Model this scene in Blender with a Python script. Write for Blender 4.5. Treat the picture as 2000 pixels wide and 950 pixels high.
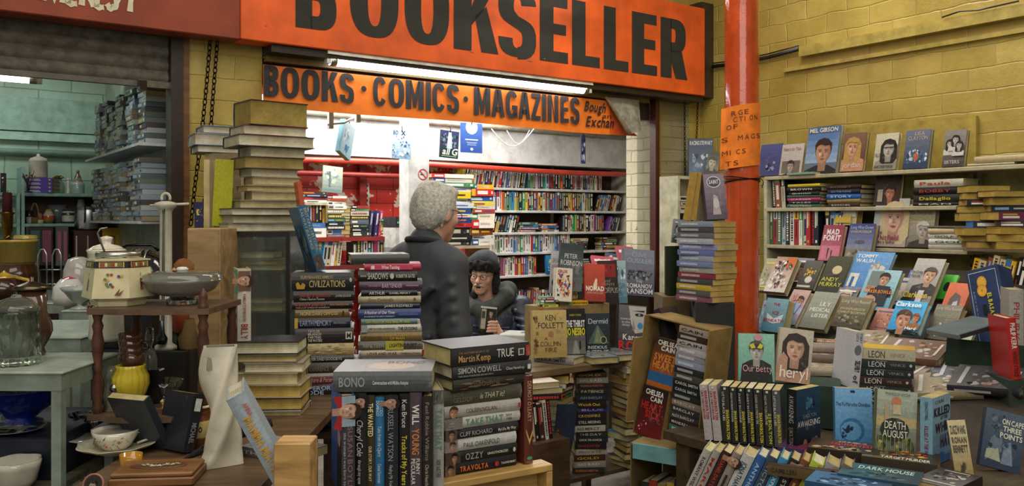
import bpy,math,random
import numpy as np
from mathutils import Vector,Matrix
for o in list(bpy.data.objects):bpy.data.objects.remove(o)
SC=bpy.context.scene
COL=SC.collection
F,HY,CZ=1655.0,428.0,1.6
cam=bpy.data.cameras.new('camera');camo=bpy.data.objects.new('camera',cam);COL.objects.link(camo)
camo.location=(0,0,CZ);camo.rotation_euler=(math.pi/2,0,0)
cam.lens=F/2000*36;cam.sensor_width=36;cam.shift_y=-(475-HY)/2000;cam.clip_start=.05
SC.camera=camo
SC.view_settings.view_transform='Standard';SC.view_settings.look='None'
SC.view_settings.gamma=1;SC.view_settings.use_curve_mapping=False
SC.view_settings.exposure=0.0
wd=bpy.data.worlds.new('world');SC.world=wd;wd.use_nodes=True
wd.node_tree.nodes['Background'].inputs[0].default_value=(1.0,.93,.80,1)
wd.node_tree.nodes['Background'].inputs[1].default_value=.30
R=math.radians
TH=R(35.4)
U=np.array([math.cos(TH),math.sin(TH),0]);N=np.array([-math.sin(TH),math.cos(TH),0])
C0=np.array([1.223,5.5,0])
def W(a,b,z=0):return C0+a*U+b*N+np.array([0,0,z])
def ray(px,py):return np.array([(px-1000)/F,1,-(py-HY)/F])
CAM=np.array([0,0,CZ])
def pix(px,py,d):return CAM+ray(px,py)*d
def on_b(px,py,b):r=ray(px,py);return CAM+r*((b+C0@N)/(r@N))
def on_a(px,py,a):r=ray(px,py);return CAM+r*((a+C0@U)/(r@U))
def on_z(px,py,z):r=ray(px,py);return CAM+r*((z-CZ)/r[2])
def ab(p):q=p-C0;return q@U,q@N
def area_light(name,loc,rot,sx,sy,power,col=(1,.95,.85)):
 l=bpy.data.lights.new(name,'AREA');l.shape='RECTANGLE';l.size=sx;l.size_y=sy;l.energy=power;l.color=col
 o=bpy.data.objects.new(name,l);COL.objects.link(o);o.location=tuple(loc);o.rotation_euler=rot;return o
area_light('hall_light',(.2,.8,4.3),(R(12),0,0),4.5,1.6,80)
area_light('hall_light',(.1,-1.6,3.3),(R(58),0,0),4.0,1.4,62,(1,.96,.86))
area_light('hall_light',W(-1.2,-1.3,3.6),(R(-20),0,TH),2.2,.5,44)
area_light('shop_ceiling_light',W(-1.1,1.1,2.62),(0,0,TH),3.0,.5,62,(1,.98,.95))
area_light('shop_ceiling_light',W(-1.6,1.9,2.62),(0,0,TH),3.0,.5,62,(1,.98,.95))
area_light('side_shop_ceiling_light',W(-4.0,.8,2.75),(0,0,TH),1.4,.6,30,(.93,1,.97))
def lin(c):return c/12.92 if c<=.04045 else((c+.055)/1.055)**2.4
HC={}
def hx(h):
 if not isinstance(h,str):return tuple(h)
 if h not in HC:
  v=h.lstrip('#')
  if len(v)==3:v=''.join(c*2 for c in v)
  HC[h]=tuple(lin(int(v[i:i+2],16)/255)for i in(0,2,4))
 return HC[h]
def mix(a,b,t):a,b=hx(a),hx(b);return tuple(a[i]*(1-t)+b[i]*t for i in range(3))
MATS={}
def mat(name,rough=.5,metal=0,kind='attr',scale=30,amt=.18,bump=0.0,bscale=80,col=None,trans=0,emit=None,coat=0,spec=.5,ior=1.45,col2=None):
 m=bpy.data.materials.new(name);m.use_nodes=True;nt=m.node_tree;n=nt.nodes;L=nt.links
 b=n['Principled BSDF']
 b.inputs['Roughness'].default_value=rough;b.inputs['Metallic'].default_value=metal
 b.inputs['Coat Weight'].default_value=coat;b.inputs['Specular IOR Level'].default_value=spec;b.inputs['IOR'].default_value=ior
 b.inputs['Transmission Weight'].default_value=trans
 tc=n.new('ShaderNodeTexCoord')
 src=None
 if col is None:
  at=n.new('ShaderNodeAttribute');at.attribute_name='Col';src=at.outputs['Color']
 else:
  rgb=n.new('ShaderNodeRGB');rgb.outputs[0].default_value=(*hx(col),1);src=rgb.outputs[0]
 def noise(s,d=3,r=.6):
  t=n.new('ShaderNodeTexNoise');t.inputs['Scale'].default_value=s;t.inputs['Detail'].default_value=d;t.inputs['Roughness'].default_value=r
  L.new(tc.outputs['Object'],t.inputs['Vector']);return t
 def ramp(fac,stops):
  r=n.new('ShaderNodeValToRGB');e=r.color_ramp.elements
  while len(e)<len(stops):e.new(.5)
  for i,(p,c)in enumerate(stops):e[i].position=p;e[i].color=(*c,1)
  L.new(fac,r.inputs[0]);return r.outputs[0]
 def mul(a,bb,f=1.0,mode='MULTIPLY'):
  x=n.new('ShaderNodeMixRGB');x.blend_type=mode
  if hasattr(f,'node'):L.new(f,x.inputs[0])
  else:x.inputs[0].default_value=f
  for i,s in((1,a),(2,bb)):
   if isinstance(s,tuple):x.inputs[i].default_value=(*s,1)
   else:L.new(s,x.inputs[i])
  return x.outputs[0]
 h=None
 if kind in('attr','cloth','metal','paint'):
  t=noise(scale)
  src=mul(src,ramp(t.outputs[0],[(.3,(1-amt*1.6,)*3),(.7,(1+amt*.4,)*3)]))
  h=noise(bscale).outputs[0]
 if kind=='print':
  t=noise(14,6,.75);t2=noise(120,2)
  src=mul(src,ramp(t2.outputs[0],[(.3,(.82,)*3),(.7,(1.06,)*3)]))
  src=mul(src,(.55,.52,.46),ramp(t.outputs[0],[(.60,(0,0,0)),(.80,(.38,)*3)]),'MIX')
  h=t.outputs[0]
 if kind=='pages':
  w=n.new('ShaderNodeTexWave');w.bands_direction='Z';w.inputs['Scale'].default_value=160;w.inputs['Distortion'].default_value=2.0;w.inputs['Detail Scale'].default_value=.6
  L.new(tc.outputs['Object'],w.inputs['Vector'])
  src=mul(src,ramp(w.outputs[0],[(0,(.70,.67,.60)),(.75,(1.05,)*3)]))
  t=noise(16,5,.7);src=mul(src,ramp(t.outputs[0],[(.35,(.72,.68,.55)),(.62,(1.05,)*3)]))
  h=w.outputs[0]
 if kind=='wood':
  mp=n.new('ShaderNodeMapping');mp.inputs['Scale'].default_value=(scale,scale*6,scale*6)
  L.new(tc.outputs['Object'],mp.inputs[0])
  t=n.new('ShaderNodeTexNoise');t.inputs['Scale'].default_value=1;t.inputs['Detail'].default_value=6;t.inputs['Distortion'].default_value=1.2
  L.new(mp.outputs[0],t.inputs['Vector'])
  src=mul(src,ramp(t.outputs[0],[(.3,(.55,.48,.40)),(.65,(1.1,)*3)]))
  h=t.outputs[0]
 if kind=='brick':
  p=col2
  mp=n.new('ShaderNodeMapping')
  mp.inputs['Rotation'].default_value=p.get('rot',(0,0,0))
  L.new(tc.outputs['Object'],mp.inputs[0])
  bt=n.new('ShaderNodeTexBrick');bt.inputs['Scale'].default_value=1
  bt.inputs['Brick Width'].default_value=p['w'];bt.inputs['Row Height'].default_value=p['h']
  bt.inputs['Mortar Size'].default_value=p.get('m',.004);bt.inputs['Mortar Smooth'].default_value=p.get('ms',.5)
  c1=hx(p['c1']);c2=hx(p['c2']);cm=hx(p['cm'])
  bt.inputs['Color1'].default_value=(*c1,1);bt.inputs['Color2'].default_value=(*c2,1);bt.inputs['Mortar'].default_value=(*cm,1)
  ns=noise(6,2);vm=n.new('ShaderNodeMixRGB');vm.blend_type='ADD';vm.inputs[0].default_value=p.get('wob',.012)
  L.new(mp.outputs[0],vm.inputs[1]);L.new(ns.outputs['Color'],vm.inputs[2]);L.new(vm.outputs[0],bt.inputs['Vector'])
  src=bt.outputs[0]
  t=noise(3.2,6,.65);src=mul(src,ramp(t.outputs[0],[(.3,(.72,.68,.6)),(.65,(1.08,)*3)]))
  if 'flake'in p:
   t=noise(p.get('fs',9),7,.62)
   src=mul(src,hx(p['flake']),ramp(t.outputs[0],[(p.get('f0',.58),(0,0,0)),(p.get('f0',.58)+.02,(1,1,1))]),'MIX')
  if 'flake2'in p:
   t=noise(p.get('fs2',7),5,.6)
   t.inputs['Distortion'].default_value=1.3
   src=mul(src,hx(p['flake2']),ramp(t.outputs[0],[(p.get('f1',.66),(0,0,0)),(p.get('f1',.66)+.02,(1,1,1))]),'MIX')
  hh=n.new('ShaderNodeMath');hh.operation='MULTIPLY_ADD';L.new(bt.outputs['Fac'],hh.inputs[0]);hh.inputs[1].default_value=-.8
  t3=noise(22,6,.7);L.new(t3.outputs[0],hh.inputs[2]);h=hh.outputs[0]
 if kind=='stain':
  t=noise(scale,8,.72);src=mul(src,ramp(t.outputs[0],[(.34,tuple(hx(col2 or '8a7a5a'))),(.56,(1,1,1))]))
  h=noise(bscale,5).outputs[0]
 L.new(src,b.inputs['Base Color'])
 if bump and h is not None:
  bp=n.new('ShaderNodeBump');bp.inputs['Strength'].default_value=min(1,bump);bp.inputs['Distance'].default_value=.004*max(1,bump)
  L.new(h,bp.inputs['Height']);L.new(bp.outputs[0],b.inputs['Normal'])
 if emit:
  L.new(src,b.inputs['Emission Color']);b.inputs['Emission Strength'].default_value=emit
 MATS[name]=m;return m
mat('print',.38,kind='print',bump=.12)
mat('matte',.8,scale=20,amt=.15,bump=.15)
mat('pages',.95,kind='pages',bump=.5)
mat('ceramic',.12,scale=25,amt=.12,bump=.03,bscale=18,coat=.4)
mat('porcelain',.32,scale=30,amt=.1,bump=.04,bscale=30)
mat('metal',.28,1,scale=40,amt=.2,bump=.05)
mat('paint',.42,scale=16,amt=.22,bump=.18,bscale=60)
mat('gloss_paint',.16,scale=9,amt=.2,bump=.5,bscale=26,coat=.5)
mat('wood',.45,kind='wood',scale=3.5,bump=.15)
mat('cloth',.9,kind='cloth',scale=24,amt=.3,bump=.6,bscale=200)
mat('jacket',.75,kind='cloth',scale=5,amt=.35,bump=.6,bscale=22)
mat('nylon',.42,kind='cloth',scale=7,amt=.4,bump=1.4,bscale=16)
mat('fur',1.0,kind='cloth',scale=60,amt=.5,bump=1.6,bscale=170)
mat('skin',.5,kind='cloth',scale=45,amt=.12,bump=.12,bscale=140)
mat('hair',.7,kind='cloth',scale=90,amt=.3,bump=.8,bscale=150)
mat('card',.85,kind='attr',scale=12,amt=.25,bump=.15,bscale=40)
mat('plastic',.25,scale=20,amt=.1,bump=.03)
mat('glass',.04,kind='attr',amt=.05,trans=.96,bump=.1,bscale=40,ior=1.32,coat=.6)
mat('tube',.5,amt=0.0,col='ffffff',emit=9.0)
mat('canvas',.6,kind='attr',scale=5,amt=.22,bump=.25,bscale=14)
YB=dict(w=.26,h=.105,m=.005,ms=1.0,c1='aa9548',c2='b7a257',cm='b8a65e',wob=.03)
mat('wall_yellow',.3,kind='brick',col='fff',col2=dict(YB,rot=(R(90),0,0),flake='7a7444',f0=.73),bump=1.0)
mat('wall_green',.5,kind='brick',col='fff',col2=dict(w=.34,h=.13,m=.004,c1='96b3a0',c2='a2bda9',cm='78917f',rot=(R(90),0,0),flake='b9b79b',f0=.72),bump=.7)
mat('wall_red',.4,kind='brick',col='fff',col2=dict(w=.30,h=.115,m=.004,c1='b02a22',c2='bb3329',cm='5e1a16',rot=(R(90),0,0),wob=.006,flake='cdb9a0',f0=.545,fs=5.5,flake2='5f78a8',f1=.70),bump=.6)
mat('wall_white',.6,kind='brick',col='fff',col2=dict(w=.22,h=.075,m=.006,c1='e2dfc6',c2='d6d0b0',cm='c6c0a0',rot=(R(90),0,0),wob=.02,flake='8a7a66',f0=.66,fs=14,flake2='2d3242',f1=.73,fs2=11),bump=1.0)
mat('wall_plain',.7,kind='stain',col='c9c8c4',col2='b3b2ad',scale=2.2,bump=.15,bscale=20)
mat('floor',.7,kind='stain',col='6b6257',col2='4a4036',scale=3,bump=.3)
GL={}
WT={'n':0.0,'z':.062,'b':.022,'x':.04,'l':-.006}
_fc=bpy.data.curves.new('f','FONT');_fo=bpy.data.objects.new('f',_fc);COL.objects.link(_fo);_fc.resolution_u=3;_fc.fill_mode='FRONT'
def glyph(ch,wt):
 k=(ch,wt)
 if k not in GL:
  _fc.body=ch;_fc.offset=WT[wt]
  dg=bpy.context.evaluated_depsgraph_get();dg.update()
  me=_fo.evaluated_get(dg).to_mesh()
  vs=[(v.co.x,v.co.y)for v in me.vertices];fs=[tuple(p.vertices)for p in me.polygons]
  x0=min((v[0]for v in vs),default=0);x1=max((v[0]for v in vs),default=.22)
  GL[k]=([(x-x0,y)for x,y in vs],fs,x1-x0)
 return GL[k]
class MB:
 def __init__(s):s.v=[];s.f=[];s.c=[];s.mi=[];s.sm=[];s.M=None;s.mats=[]
 def mid(s,m):
  if m not in s.mats:s.mats.append(m)
  return s.mats.index(m)
 def add(s,vs,fs,col,m='print',smooth=False):
  k=len(s.v);vs=np.asarray(vs,float).reshape(-1,3)
  if s.M is not None:vs=vs@s.M[:3,:3].T+s.M[:3,3]
  s.v+=vs.tolist();i=s.mid(m)
  multi=isinstance(col,list)
  for j,f in enumerate(fs):
   s.f.append([k+q for q in f]);s.c.append(hx(col[j]if multi else col));s.mi.append(i);s.sm.append(smooth)
  return s
 def box(s,x0,x1,y0,y1,z0,z1,col,m='print'):
  return s.add([(x,y,z)for z in(z0,z1)for y in(y0,y1)for x in(x0,x1)],[(0,2,3,1),(4,5,7,6),(0,1,5,4),(2,6,7,3),(0,4,6,2),(1,3,7,5)],col,m)
 def bevbox(s,x0,x1,y0,y1,z0,z1,col,m='print',r=.004):
  vs=[];
  xs=(x0,x0+r,x1-r,x1);ys=(y0,y0+r,y1-r,y1)
  ring=lambda e,z:[(x0+r+e,y0+e,z),(x1-r-e,y0+e,z),(x1-e,y0+r+e,z),(x1-e,y1-r-e,z),(x1-r-e,y1-e,z),(x0+r+e,y1-e,z),(x0+e,y1-r-e,z),(x0+e,y0+r+e,z)]
  for e,z in((r,z0),(0,z0+r),(0,z1-r),(r,z1)):vs+=ring(e,z)
  fs=[tuple(range(7,-1,-1)),tuple(range(24,32))]
  for k in range(3):
   for i in range(8):j=(i+1)%8;fs.append((k*8+i,k*8+j,k*8+8+j,k*8+8+i))
  return s.add(vs,fs,col,m)
 def lathe(s,prof,col,m='ceramic',n=24,c=(0,0),a0=0,a1=2*math.pi,fl=None,smooth=True):
  vs=[];fs=[];cl=[];full=abs(a1-a0-2*math.pi)<1e-6;k=n if full else n+1
  for(r,z)in prof:
   for i in range(k):
    t=a0+(a1-a0)*i/n;rr=r*(1+(fl(t,z)if fl else 0));vs.append((c[0]+rr*math.cos(t),c[1]+rr*math.sin(t),z))
  for j in range(len(prof)-1):
   for i in range(n):
    i2=(i+1)%k;fs.append((j*k+i,j*k+i2,(j+1)*k+i2,(j+1)*k+i));cl.append(col[j%len(col)]if isinstance(col,list)else col)
  return s.add(vs,fs,cl,m,smooth)
 def tube(s,pts,r,col,m='metal',n=8,smooth=True,cap=True):
  pts=[np.array(p,float)for p in pts];rs=r if isinstance(r,(list,tuple))else[r]*len(pts);vs=[]
  up=None
  for i,p in enumerate(pts):
   t=pts[min(i+1,len(pts)-1)]-pts[max(i-1,0)];t=t/(np.linalg.norm(t)+1e-9)
   if up is None:up=np.array([0,0,1.])if abs(t[2])<.9 else np.array([1.,0,0])
   a=np.cross(t,up);a/=np.linalg.norm(a)+1e-9;up=np.cross(a,t)
   for k in range(n):
    q=2*math.pi*k/n;vs.append(p+rs[i]*(a*math.cos(q)+up*math.sin(q)))
  fs=[(i*n+k,i*n+(k+1)%n,(i+1)*n+(k+1)%n,(i+1)*n+k)for i in range(len(pts)-1)for k in range(n)]
  if cap:fs+=[tuple(range(n-1,-1,-1)),tuple((len(pts)-1)*n+k for k in range(n))]
  return s.add(vs,fs,col,m,smooth)
 def ball(s,c,r,col,m='ceramic',n=10):
  r=(r,r,r)if not isinstance(r,(tuple,list))else r
  vs=[];k=n//2+1
  for j in range(k+1):
   p=math.pi*j/k
   for i in range(n):t=2*math.pi*i/n;vs.append((c[0]+r[0]*math.sin(p)*math.cos(t),c[1]+r[1]*math.sin(p)*math.sin(t),c[2]+r[2]*math.cos(p)))
  fs=[(j*n+i,(j+1)*n+i,(j+1)*n+(i+1)%n,j*n+(i+1)%n)for j in range(k)for i in range(n)]
  return s.add(vs,fs,col,m,True)
 def text(s,st,o,xd,yd,w,h,col,wt='n',m='print',sl=0.0,up=0.0):
  """lettering fitted to a w x h rectangle whose lower-left corner is o; xd, yd unit directions"""
  o=np.array(o,float);xd=np.array(xd,float);yd=np.array(yd,float)
  x=0;parts=[];gap=.075
  for ch in st:
   if ch==' ':x+=.20;continue
   vs,fs,gw=glyph(ch,wt);parts.append((x,vs,fs));x+=gw+gap
  tot=max(.05,x-gap);sx=w/tot;sy=h/.70
  for x0,vs,fs in parts:
   if not vs:continue
   P=[o+xd*((x0+vx)*sx+sl*vy*sy)+yd*(vy*sy)for vx,vy in vs]
   s.add(P,fs,col,m)
  return s
 def build(s,name,parent=None,loc=None,mx=None,link=True):
  me=bpy.data.meshes.new(name);me.from_pydata(s.v,[],s.f)
  for m in s.mats:me.materials.append(MATS[m])
  me.polygons.foreach_set('material_index',s.mi);me.polygons.foreach_set('use_smooth',s.sm)
  at=me.color_attributes.new('Col','FLOAT_COLOR','CORNER')
  buf=[]
  for f,c in zip(s.f,s.c):buf+=[c[0],c[1],c[2],1.0]*len(f)
  at.data.foreach_set('color',buf)
  o=bpy.data.objects.new(name,me);COL.objects.link(o)
  if parent is not None:o.parent=parent
  if loc is not None:o.location=tuple(loc)
  if mx is not None:o.matrix_world=Matrix(mx.tolist())
  return o
def rz(t):c,s=math.cos(t),math.sin(t);return np.array([[c,-s,0,0],[s,c,0,0],[0,0,1,0],[0,0,0,1.]])
def rx(t):c,s=math.cos(t),math.sin(t);return np.array([[1,0,0,0],[0,c,-s,0],[0,s,c,0],[0,0,0,1.]])
def ry(t):c,s=math.cos(t),math.sin(t);return np.array([[c,0,s,0],[0,1,0,0],[-s,0,c,0],[0,0,0,1.]])
def tr(x,y=None,z=None):
 if y is None:x,y,z=x
 m=np.eye(4);m[:3,3]=(x,y,z);return m
SEEN={}
def tag(o,label,cat,group=None,kind=None):
 if label:o['label']=label;SEEN.setdefault(label,[]).append(o.name)
 if cat:o['category']=cat
 if group:o['group']=group
 if kind:o['kind']=kind
 return o
def struct(mb,name,mx=None):o=mb.build(name,mx=mx);o['kind']='structure';return o
def empty(name,mx=None):
 o=bpy.data.objects.new(name,None);COL.objects.link(o);o.empty_display_size=.05
 if mx is not None:o.matrix_world=Matrix(mx.tolist())
 return o
FR=rz(TH);FR[:3,3]=C0
def fa(px,b=0.0):return ab(on_b(px,400,b))[0]
def fz(px,py,b=0.0):return on_b(px,py,b)[2]
def sb(px,a=0.0):return ab(on_a(px,400,a))[1]
def sz(px,py,a=0.0):return on_a(px,py,a)[2]
mb=MB();mb.box(-7,4,-6,6,-.05,0,'777','floor');struct(mb,'floor',FR)
A_R0,A_R1=fa(1275),0.0
A_L0,A_L1=fa(369),fa(512)
HEAD=2.42
def wallpiece(mb,x0,x1,z0,z1,y0=0,y1=.16,m='wall_yellow'):mb.box(x0,x1,y0,y1,z0,z1,'fff',m)
mb=MB()
wallpiece(mb,A_L0,A_L1,0,HEAD);wallpiece(mb,A_R0+.02,.2,0,HEAD)
wallpiece(mb,-6.5,.2,HEAD,4.4)
struct(mb,'wall_front',FR)
mb=MB();mb.box(0,.15,-6,.16,0,4.4,'fff','wall_yellow')
FRR=rz(TH+math.pi/2);FRR[:3,3]=C0
mb=MB();mb.box(-6,.2,-.15,0,0,4.4,'fff','wall_yellow');struct(mb,'wall_right',FRR)
mb=MB();mb.box(.0,.26,-.30,0.0,0,HEAD,'fff','wall_white')
m2=rz(TH+math.pi/2);m2[:3,3]=W(A_R0+.02,-.0);
struct(mb,'trim_1',m2)
mb=MB();mb.box(A_R0-.005,A_R0+.03,-.03,.02,0,HEAD,'4a2018','paint');mb.box(A_R0+.03,A_R0+.06,-.012,.0,0,HEAD,'8f7f36','paint')
struct(mb,'door_1',FR)
BW=2.55
mb=MB();mb.box(-4.6,1.6,BW,BW+.1,0,2.75,'fff','wall_red');struct(mb,'wall_back',FR)
mb=MB();mb.box(-3.6,1.6,.16,BW,2.68,2.75,'c9c7c0','paint');struct(mb,'ceiling',FR)
mb=MB();mb.box(1.5,1.6,.16,BW,0,2.7,'b8b0a0','paint');struct(mb,'wall_inner_right',FR)
PAL={'dark':['1a1a1e','22222a','2c2a2c','1c2430','2e1c1c','30302c','15181c','3a2a22','24302c'],'mid':['3b4f74','7a2d2d','3f6650','8c7a4a','5a4468','2c5f80','8a4a30','5c5c58','6e3048'],'pale':['c9c3b2','b9b4a4','d5cfc0','a9b3bb','c7b48c','dad7cf','b5a58a'],'hot':['b3262a','d9a51c','2a62b0','2d8a52','d9662a','6c3f8f','1b86bd','d4c23a','b33a6e']}
CN={'1a1a1e':'black','22222a':'black','2c2a2c':'charcoal','1c2430':'dark navy','2e1c1c':'dark maroon','30302c':'dark olive','15181c':'black','3a2a22':'dark brown','24302c':'dark green','3b4f74':'blue','7a2d2d':'dark red','3f6650':'green','8c7a4a':'tan','5a4468':'purple','2c5f80':'teal blue','8a4a30':'rust brown','5c5c58':'grey','6e3048':'plum','c9c3b2':'cream','b9b4a4':'beige','d5cfc0':'cream','a9b3bb':'pale grey','c7b48c':'sand','dad7cf':'white','b5a58a':'buff','b3262a':'red','d9a51c':'yellow','2a62b0':'bright blue','2d8a52':'bright green','d9662a':'orange','6c3f8f':'violet','1b86bd':'sky blue','d4c23a':'lemon yellow','b33a6e':'pink'}
def pick(rng,wts):return rng.choice(PAL[rng.choices(['dark','mid','pale','hot'],wts)[0]])
WTS=(5,3,2.5,1.5)
def art(mb,items,o,X,Y,Nn,w,h,m='print'):
 """paint flat artwork as thin layers on a w x h face; o lower-left, X right, Y up, Nn outwards"""
 o=np.array(o,float);X=np.array(X,float);Y=np.array(Y,float);Nn=np.array(Nn,float);L=[0]
 def pt(u,v):return o+X*(u*w)+Y*(v*h)+Nn*(.00022*L[0])
 def poly(ps,c):L[0]+=1;mb.add([pt(*p)for p in ps],[tuple(range(len(ps)))],c,m)
 def ell(cx,cy,a,b,c,k=14,t0=0,rot=0):
  poly([(cx+a*math.cos(2*math.pi*i/k)*math.cos(rot)-b*math.sin(2*math.pi*i/k)*math.sin(rot)*h/w,cy+(a*math.cos(2*math.pi*i/k)*math.sin(rot)*w/h+b*math.sin(2*math.pi*i/k)*math.cos(rot)))for i in range(k)],c)
 for it in items:
  k=it[0]
  if k=='r':poly([(it[1],it[2]),(it[3],it[2]),(it[3],it[4]),(it[1],it[4])],it[5])
  elif k=='e':ell(*it[1:6])
  elif k=='p':poly(it[1],it[2])
  elif k=='t':
   L[0]+=1;u0,v0,u1,v1=it[2:6]
   mb.text(it[1],pt(u0,v0),X,Y,(u1-u0)*w,(v1-v0)*h,it[6],it[7]if len(it)>7 else 'n',m,it[8]if len(it)>8 else 0)
  elif k=='tv':
   L[0]+=1;u0,v0,u1,v1=it[2:6]
   mb.text(it[1],pt(u0,v1),-Y,X,(v1-v0)*h,(u1-u0)*w,it[6],it[7]if len(it)>7 else 'n',m)
  elif k=='v':
   y0,y1=(it[3],it[4])if len(it)>3 else(0,1);n=7;L[0]+=1
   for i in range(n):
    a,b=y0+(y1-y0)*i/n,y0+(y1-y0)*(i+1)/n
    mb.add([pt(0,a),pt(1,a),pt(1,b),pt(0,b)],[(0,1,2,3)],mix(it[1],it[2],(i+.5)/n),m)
  elif k=='n':
   rg=random.Random(it[1]);u0,v0,u1,v1=it[2:6]
   for i in range(it[7]):
    s=it[8]*rg.uniform(.4,1.2);cx=rg.uniform(u0+s*.6,max(u0+s*.6,u1-s*.6));cy=rg.uniform(v0+s*.5,max(v0+s*.5,v1-s*.5));kk=rg.randint(5,8)
    if i%6==0:L[0]+=1
    P=[]
    for q in range(kk):
     t=2*math.pi*q/kk;rr=rg.uniform(.5,1)*s
     P.append(pt(min(u1,max(u0,cx+rr*.6*math.cos(t))),min(v1,max(v0,cy+rr*.5*math.sin(t)))))
    mb.add(P,[tuple(range(kk))],rg.choice(it[6]),m)
  elif k=='f':
   cx,cy,r,sk,ha,cl=it[1:7];st=it[7]if len(it)>7 else 'm';q=w/h;ry_=r*1.35*q
   sh=mix(sk,'3a2418',.35);dk=mix(sk,'1a0e08',.8);lt=mix(sk,'ffffff',.25)
   if cl:poly([(max(0,cx-r*2.6),max(0,cy-ry_*3)),(min(1,cx+r*2.6),max(0,cy-ry_*3)),(min(1,cx+r*2.3),cy-ry_*1.6),(cx+r*.8,cy-ry_*1.15),(cx-r*.8,cy-ry_*1.15),(max(0,cx-r*2.3),cy-ry_*1.6)],cl)
   if st=='w':poly([(cx-r*1.5,cy-ry_*1.6),(cx-r*1.0,cy-ry_*1.9),(cx+r*1.0,cy-ry_*1.9),(cx+r*1.6,cy-ry_*1.3),(cx+r*1.55,cy+ry_*.4),(cx+r*1.0,cy+ry_*1.15),(cx,cy+ry_*1.42),(cx-r*.9,cy+ry_*1.25),(cx-r*1.5,cy+ry_*.5)],ha)
   poly([(cx-r*.5,cy-ry_*1.7),(cx+r*.5,cy-ry_*1.7),(cx+r*.55,cy-ry_*.5),(cx-r*.55,cy-ry_*.5)],sh)
   if st!='w':ell(cx,cy+ry_*.25,r*1.12,ry_*1.05,ha)
   poly([(cx+r*a,cy+ry_*b)for a,b in((-.95,.45),(-1,0),(-.85,-.5),(-.5,-.88),(0,-1.03),(.5,-.88),(.85,-.5),(1,0),(.95,.45),(.6,.85),(0,1),(-.6,.85))],sk)
   poly([(cx+r*a,cy+ry_*b)for a,b in((.3,-.95),(.5,-.88),(.85,-.5),(1,0),(.95,.45),(.7,.6),(.62,.1),(.66,-.3))],sh)
   poly([(cx+r*a,cy+ry_*b)for a,b in((-.55,.02),(-.15,-.0),(-.2,-.3),(-.5,-.35))],lt)
   for e in(-.42,.42):
    ell(cx+r*e,cy+ry_*.1,r*.24,ry_*.1,sh,8);ell(cx+r*e,cy+ry_*.1,r*.16,ry_*.05,mix(sk,'e0d8d0',.5),8);ell(cx+r*e,cy+ry_*.1,r*.08,ry_*.055,'20140e',8)
    poly([(cx+r*(e-.26),cy+ry_*.27),(cx+r*(e+.26),cy+ry_*.27),(cx+r*(e+.2),cy+ry_*.31),(cx+r*(e-.2),cy+ry_*.31)],dk)
    poly([(cx+r*(e-.24),cy+ry_*.2),(cx+r*(e+.24),cy+ry_*.2),(cx+r*(e+.2),cy+ry_*.16),(cx+r*(e-.2),cy+ry_*.16)],dk)
   poly([(cx-r*.02,cy+ry_*.1),(cx+r*.2,cy-ry_*.3),(cx-r*.14,cy-ry_*.33)],sh)
   poly([(cx-r*.35,cy-ry_*.56),(cx,cy-ry_*.5),(cx+r*.35,cy-ry_*.56),(cx,cy-ry_*.68)],'a04a3e'if st=='w'else mix(sk,'6a2018',.6))
   poly([(cx+r*a,cy+ry_*b)for a,b in((-1.08,.25),(-.9,.62),(-.35,.78),(.2,.62),(.85,.66),(1.08,.2),(1.15,.8),(.6,1.22),(-.1,1.34),(-.8,1.15),(-1.15,.7))],ha)
PAGEC=['cdbf93','c9b987','d6cca8','bfae78','dcd5bb','c4a85c','d9cfa2']
GOLDC=['c8a94e','c4a343','d0b25c','b99b46','cdb877']
def book(kind,L,Wd,T,cov,mx,spine=None,front=None,pages=None,hard=None,spcol=None,back=None,seed=0,board=None,frontcol=None):
 hard=kind.startswith('hard')if hard is None else hard
 rg=random.Random(seed);pages=pages or rg.choice(PAGEC)
 e=.003 if hard else 0;t=.0026 if hard else .0007;spcol=spcol or cov;frontcol=frontcol or cov
 mb=MB();x0,x1=-L/2,L/2
 bc=board or cov
 mb.box(x0,x1,.0,Wd,0,t,bc)
 mb.box(x0,x1,.0,Wd,T-t,T,frontcol)
 n=5;bul=.0045 if hard else .0006;vs=[]
 for i in range(n+1):
  q=i/n;vs+=[(x0,-bul*math.sin(math.pi*q)*1-.0004,T*q),(x1,-bul*math.sin(math.pi*q)-.0004,T*q)]
 vs+=[(x0,.003,0),(x1,.003,0),(x0,.003,T),(x1,.003,T)]
 mb.add(vs,[(2*i,2*i+1,2*i+3,2*i+2)for i in range(n)]+[(2*n,2*n+1,2*n+5,2*n+4),tuple([2*i for i in range(n,-1,-1)]+[2*n+2,2*n+4]),tuple([2*i+1 for i in range(n+1)]+[2*n+5,2*n+3])],spcol)
 yo=-bul-.0009
 if spine:art(mb,spine,(x0,yo,0),(1,0,0),(0,0,1),(0,-1,0),L,T)
 if front:art(mb,front,(x1,0,T+.0002),(0,1,0),(-1,0,0),(0,0,1),Wd,L)
 if back:art(mb,back,(x1,Wd,-.0002),(0,-1,0),(-1,0,0),(0,0,-1),Wd,L)
 o=mb.build(kind,mx=mx)
 pb=MB();pe=.0035 if hard else .0006
 z0,z1=t,T-t;ye=Wd-e;d=.004 if hard else .0006
 sec=[(0.001,z0),(ye,z0),(ye-d*.7,z0+(z1-z0)*.25),(ye-d,z0+(z1-z0)*.5),(ye-d*.7,z0+(z1-z0)*.75),(ye,z1),(0.001,z1)]
 k=len(sec);vs=[(x0+pe,y,z)for y,z in sec]+[(x1-pe,y,z)for y,z in sec]
 pb.add(vs,[(i,(i+1)%k,k+(i+1)%k,k+i)for i in range(k)]+[tuple(range(k)),tuple(range(2*k-1,k-1,-1))],pages,'pages')
 pb.build('page_block',parent=o)
 return o
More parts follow.
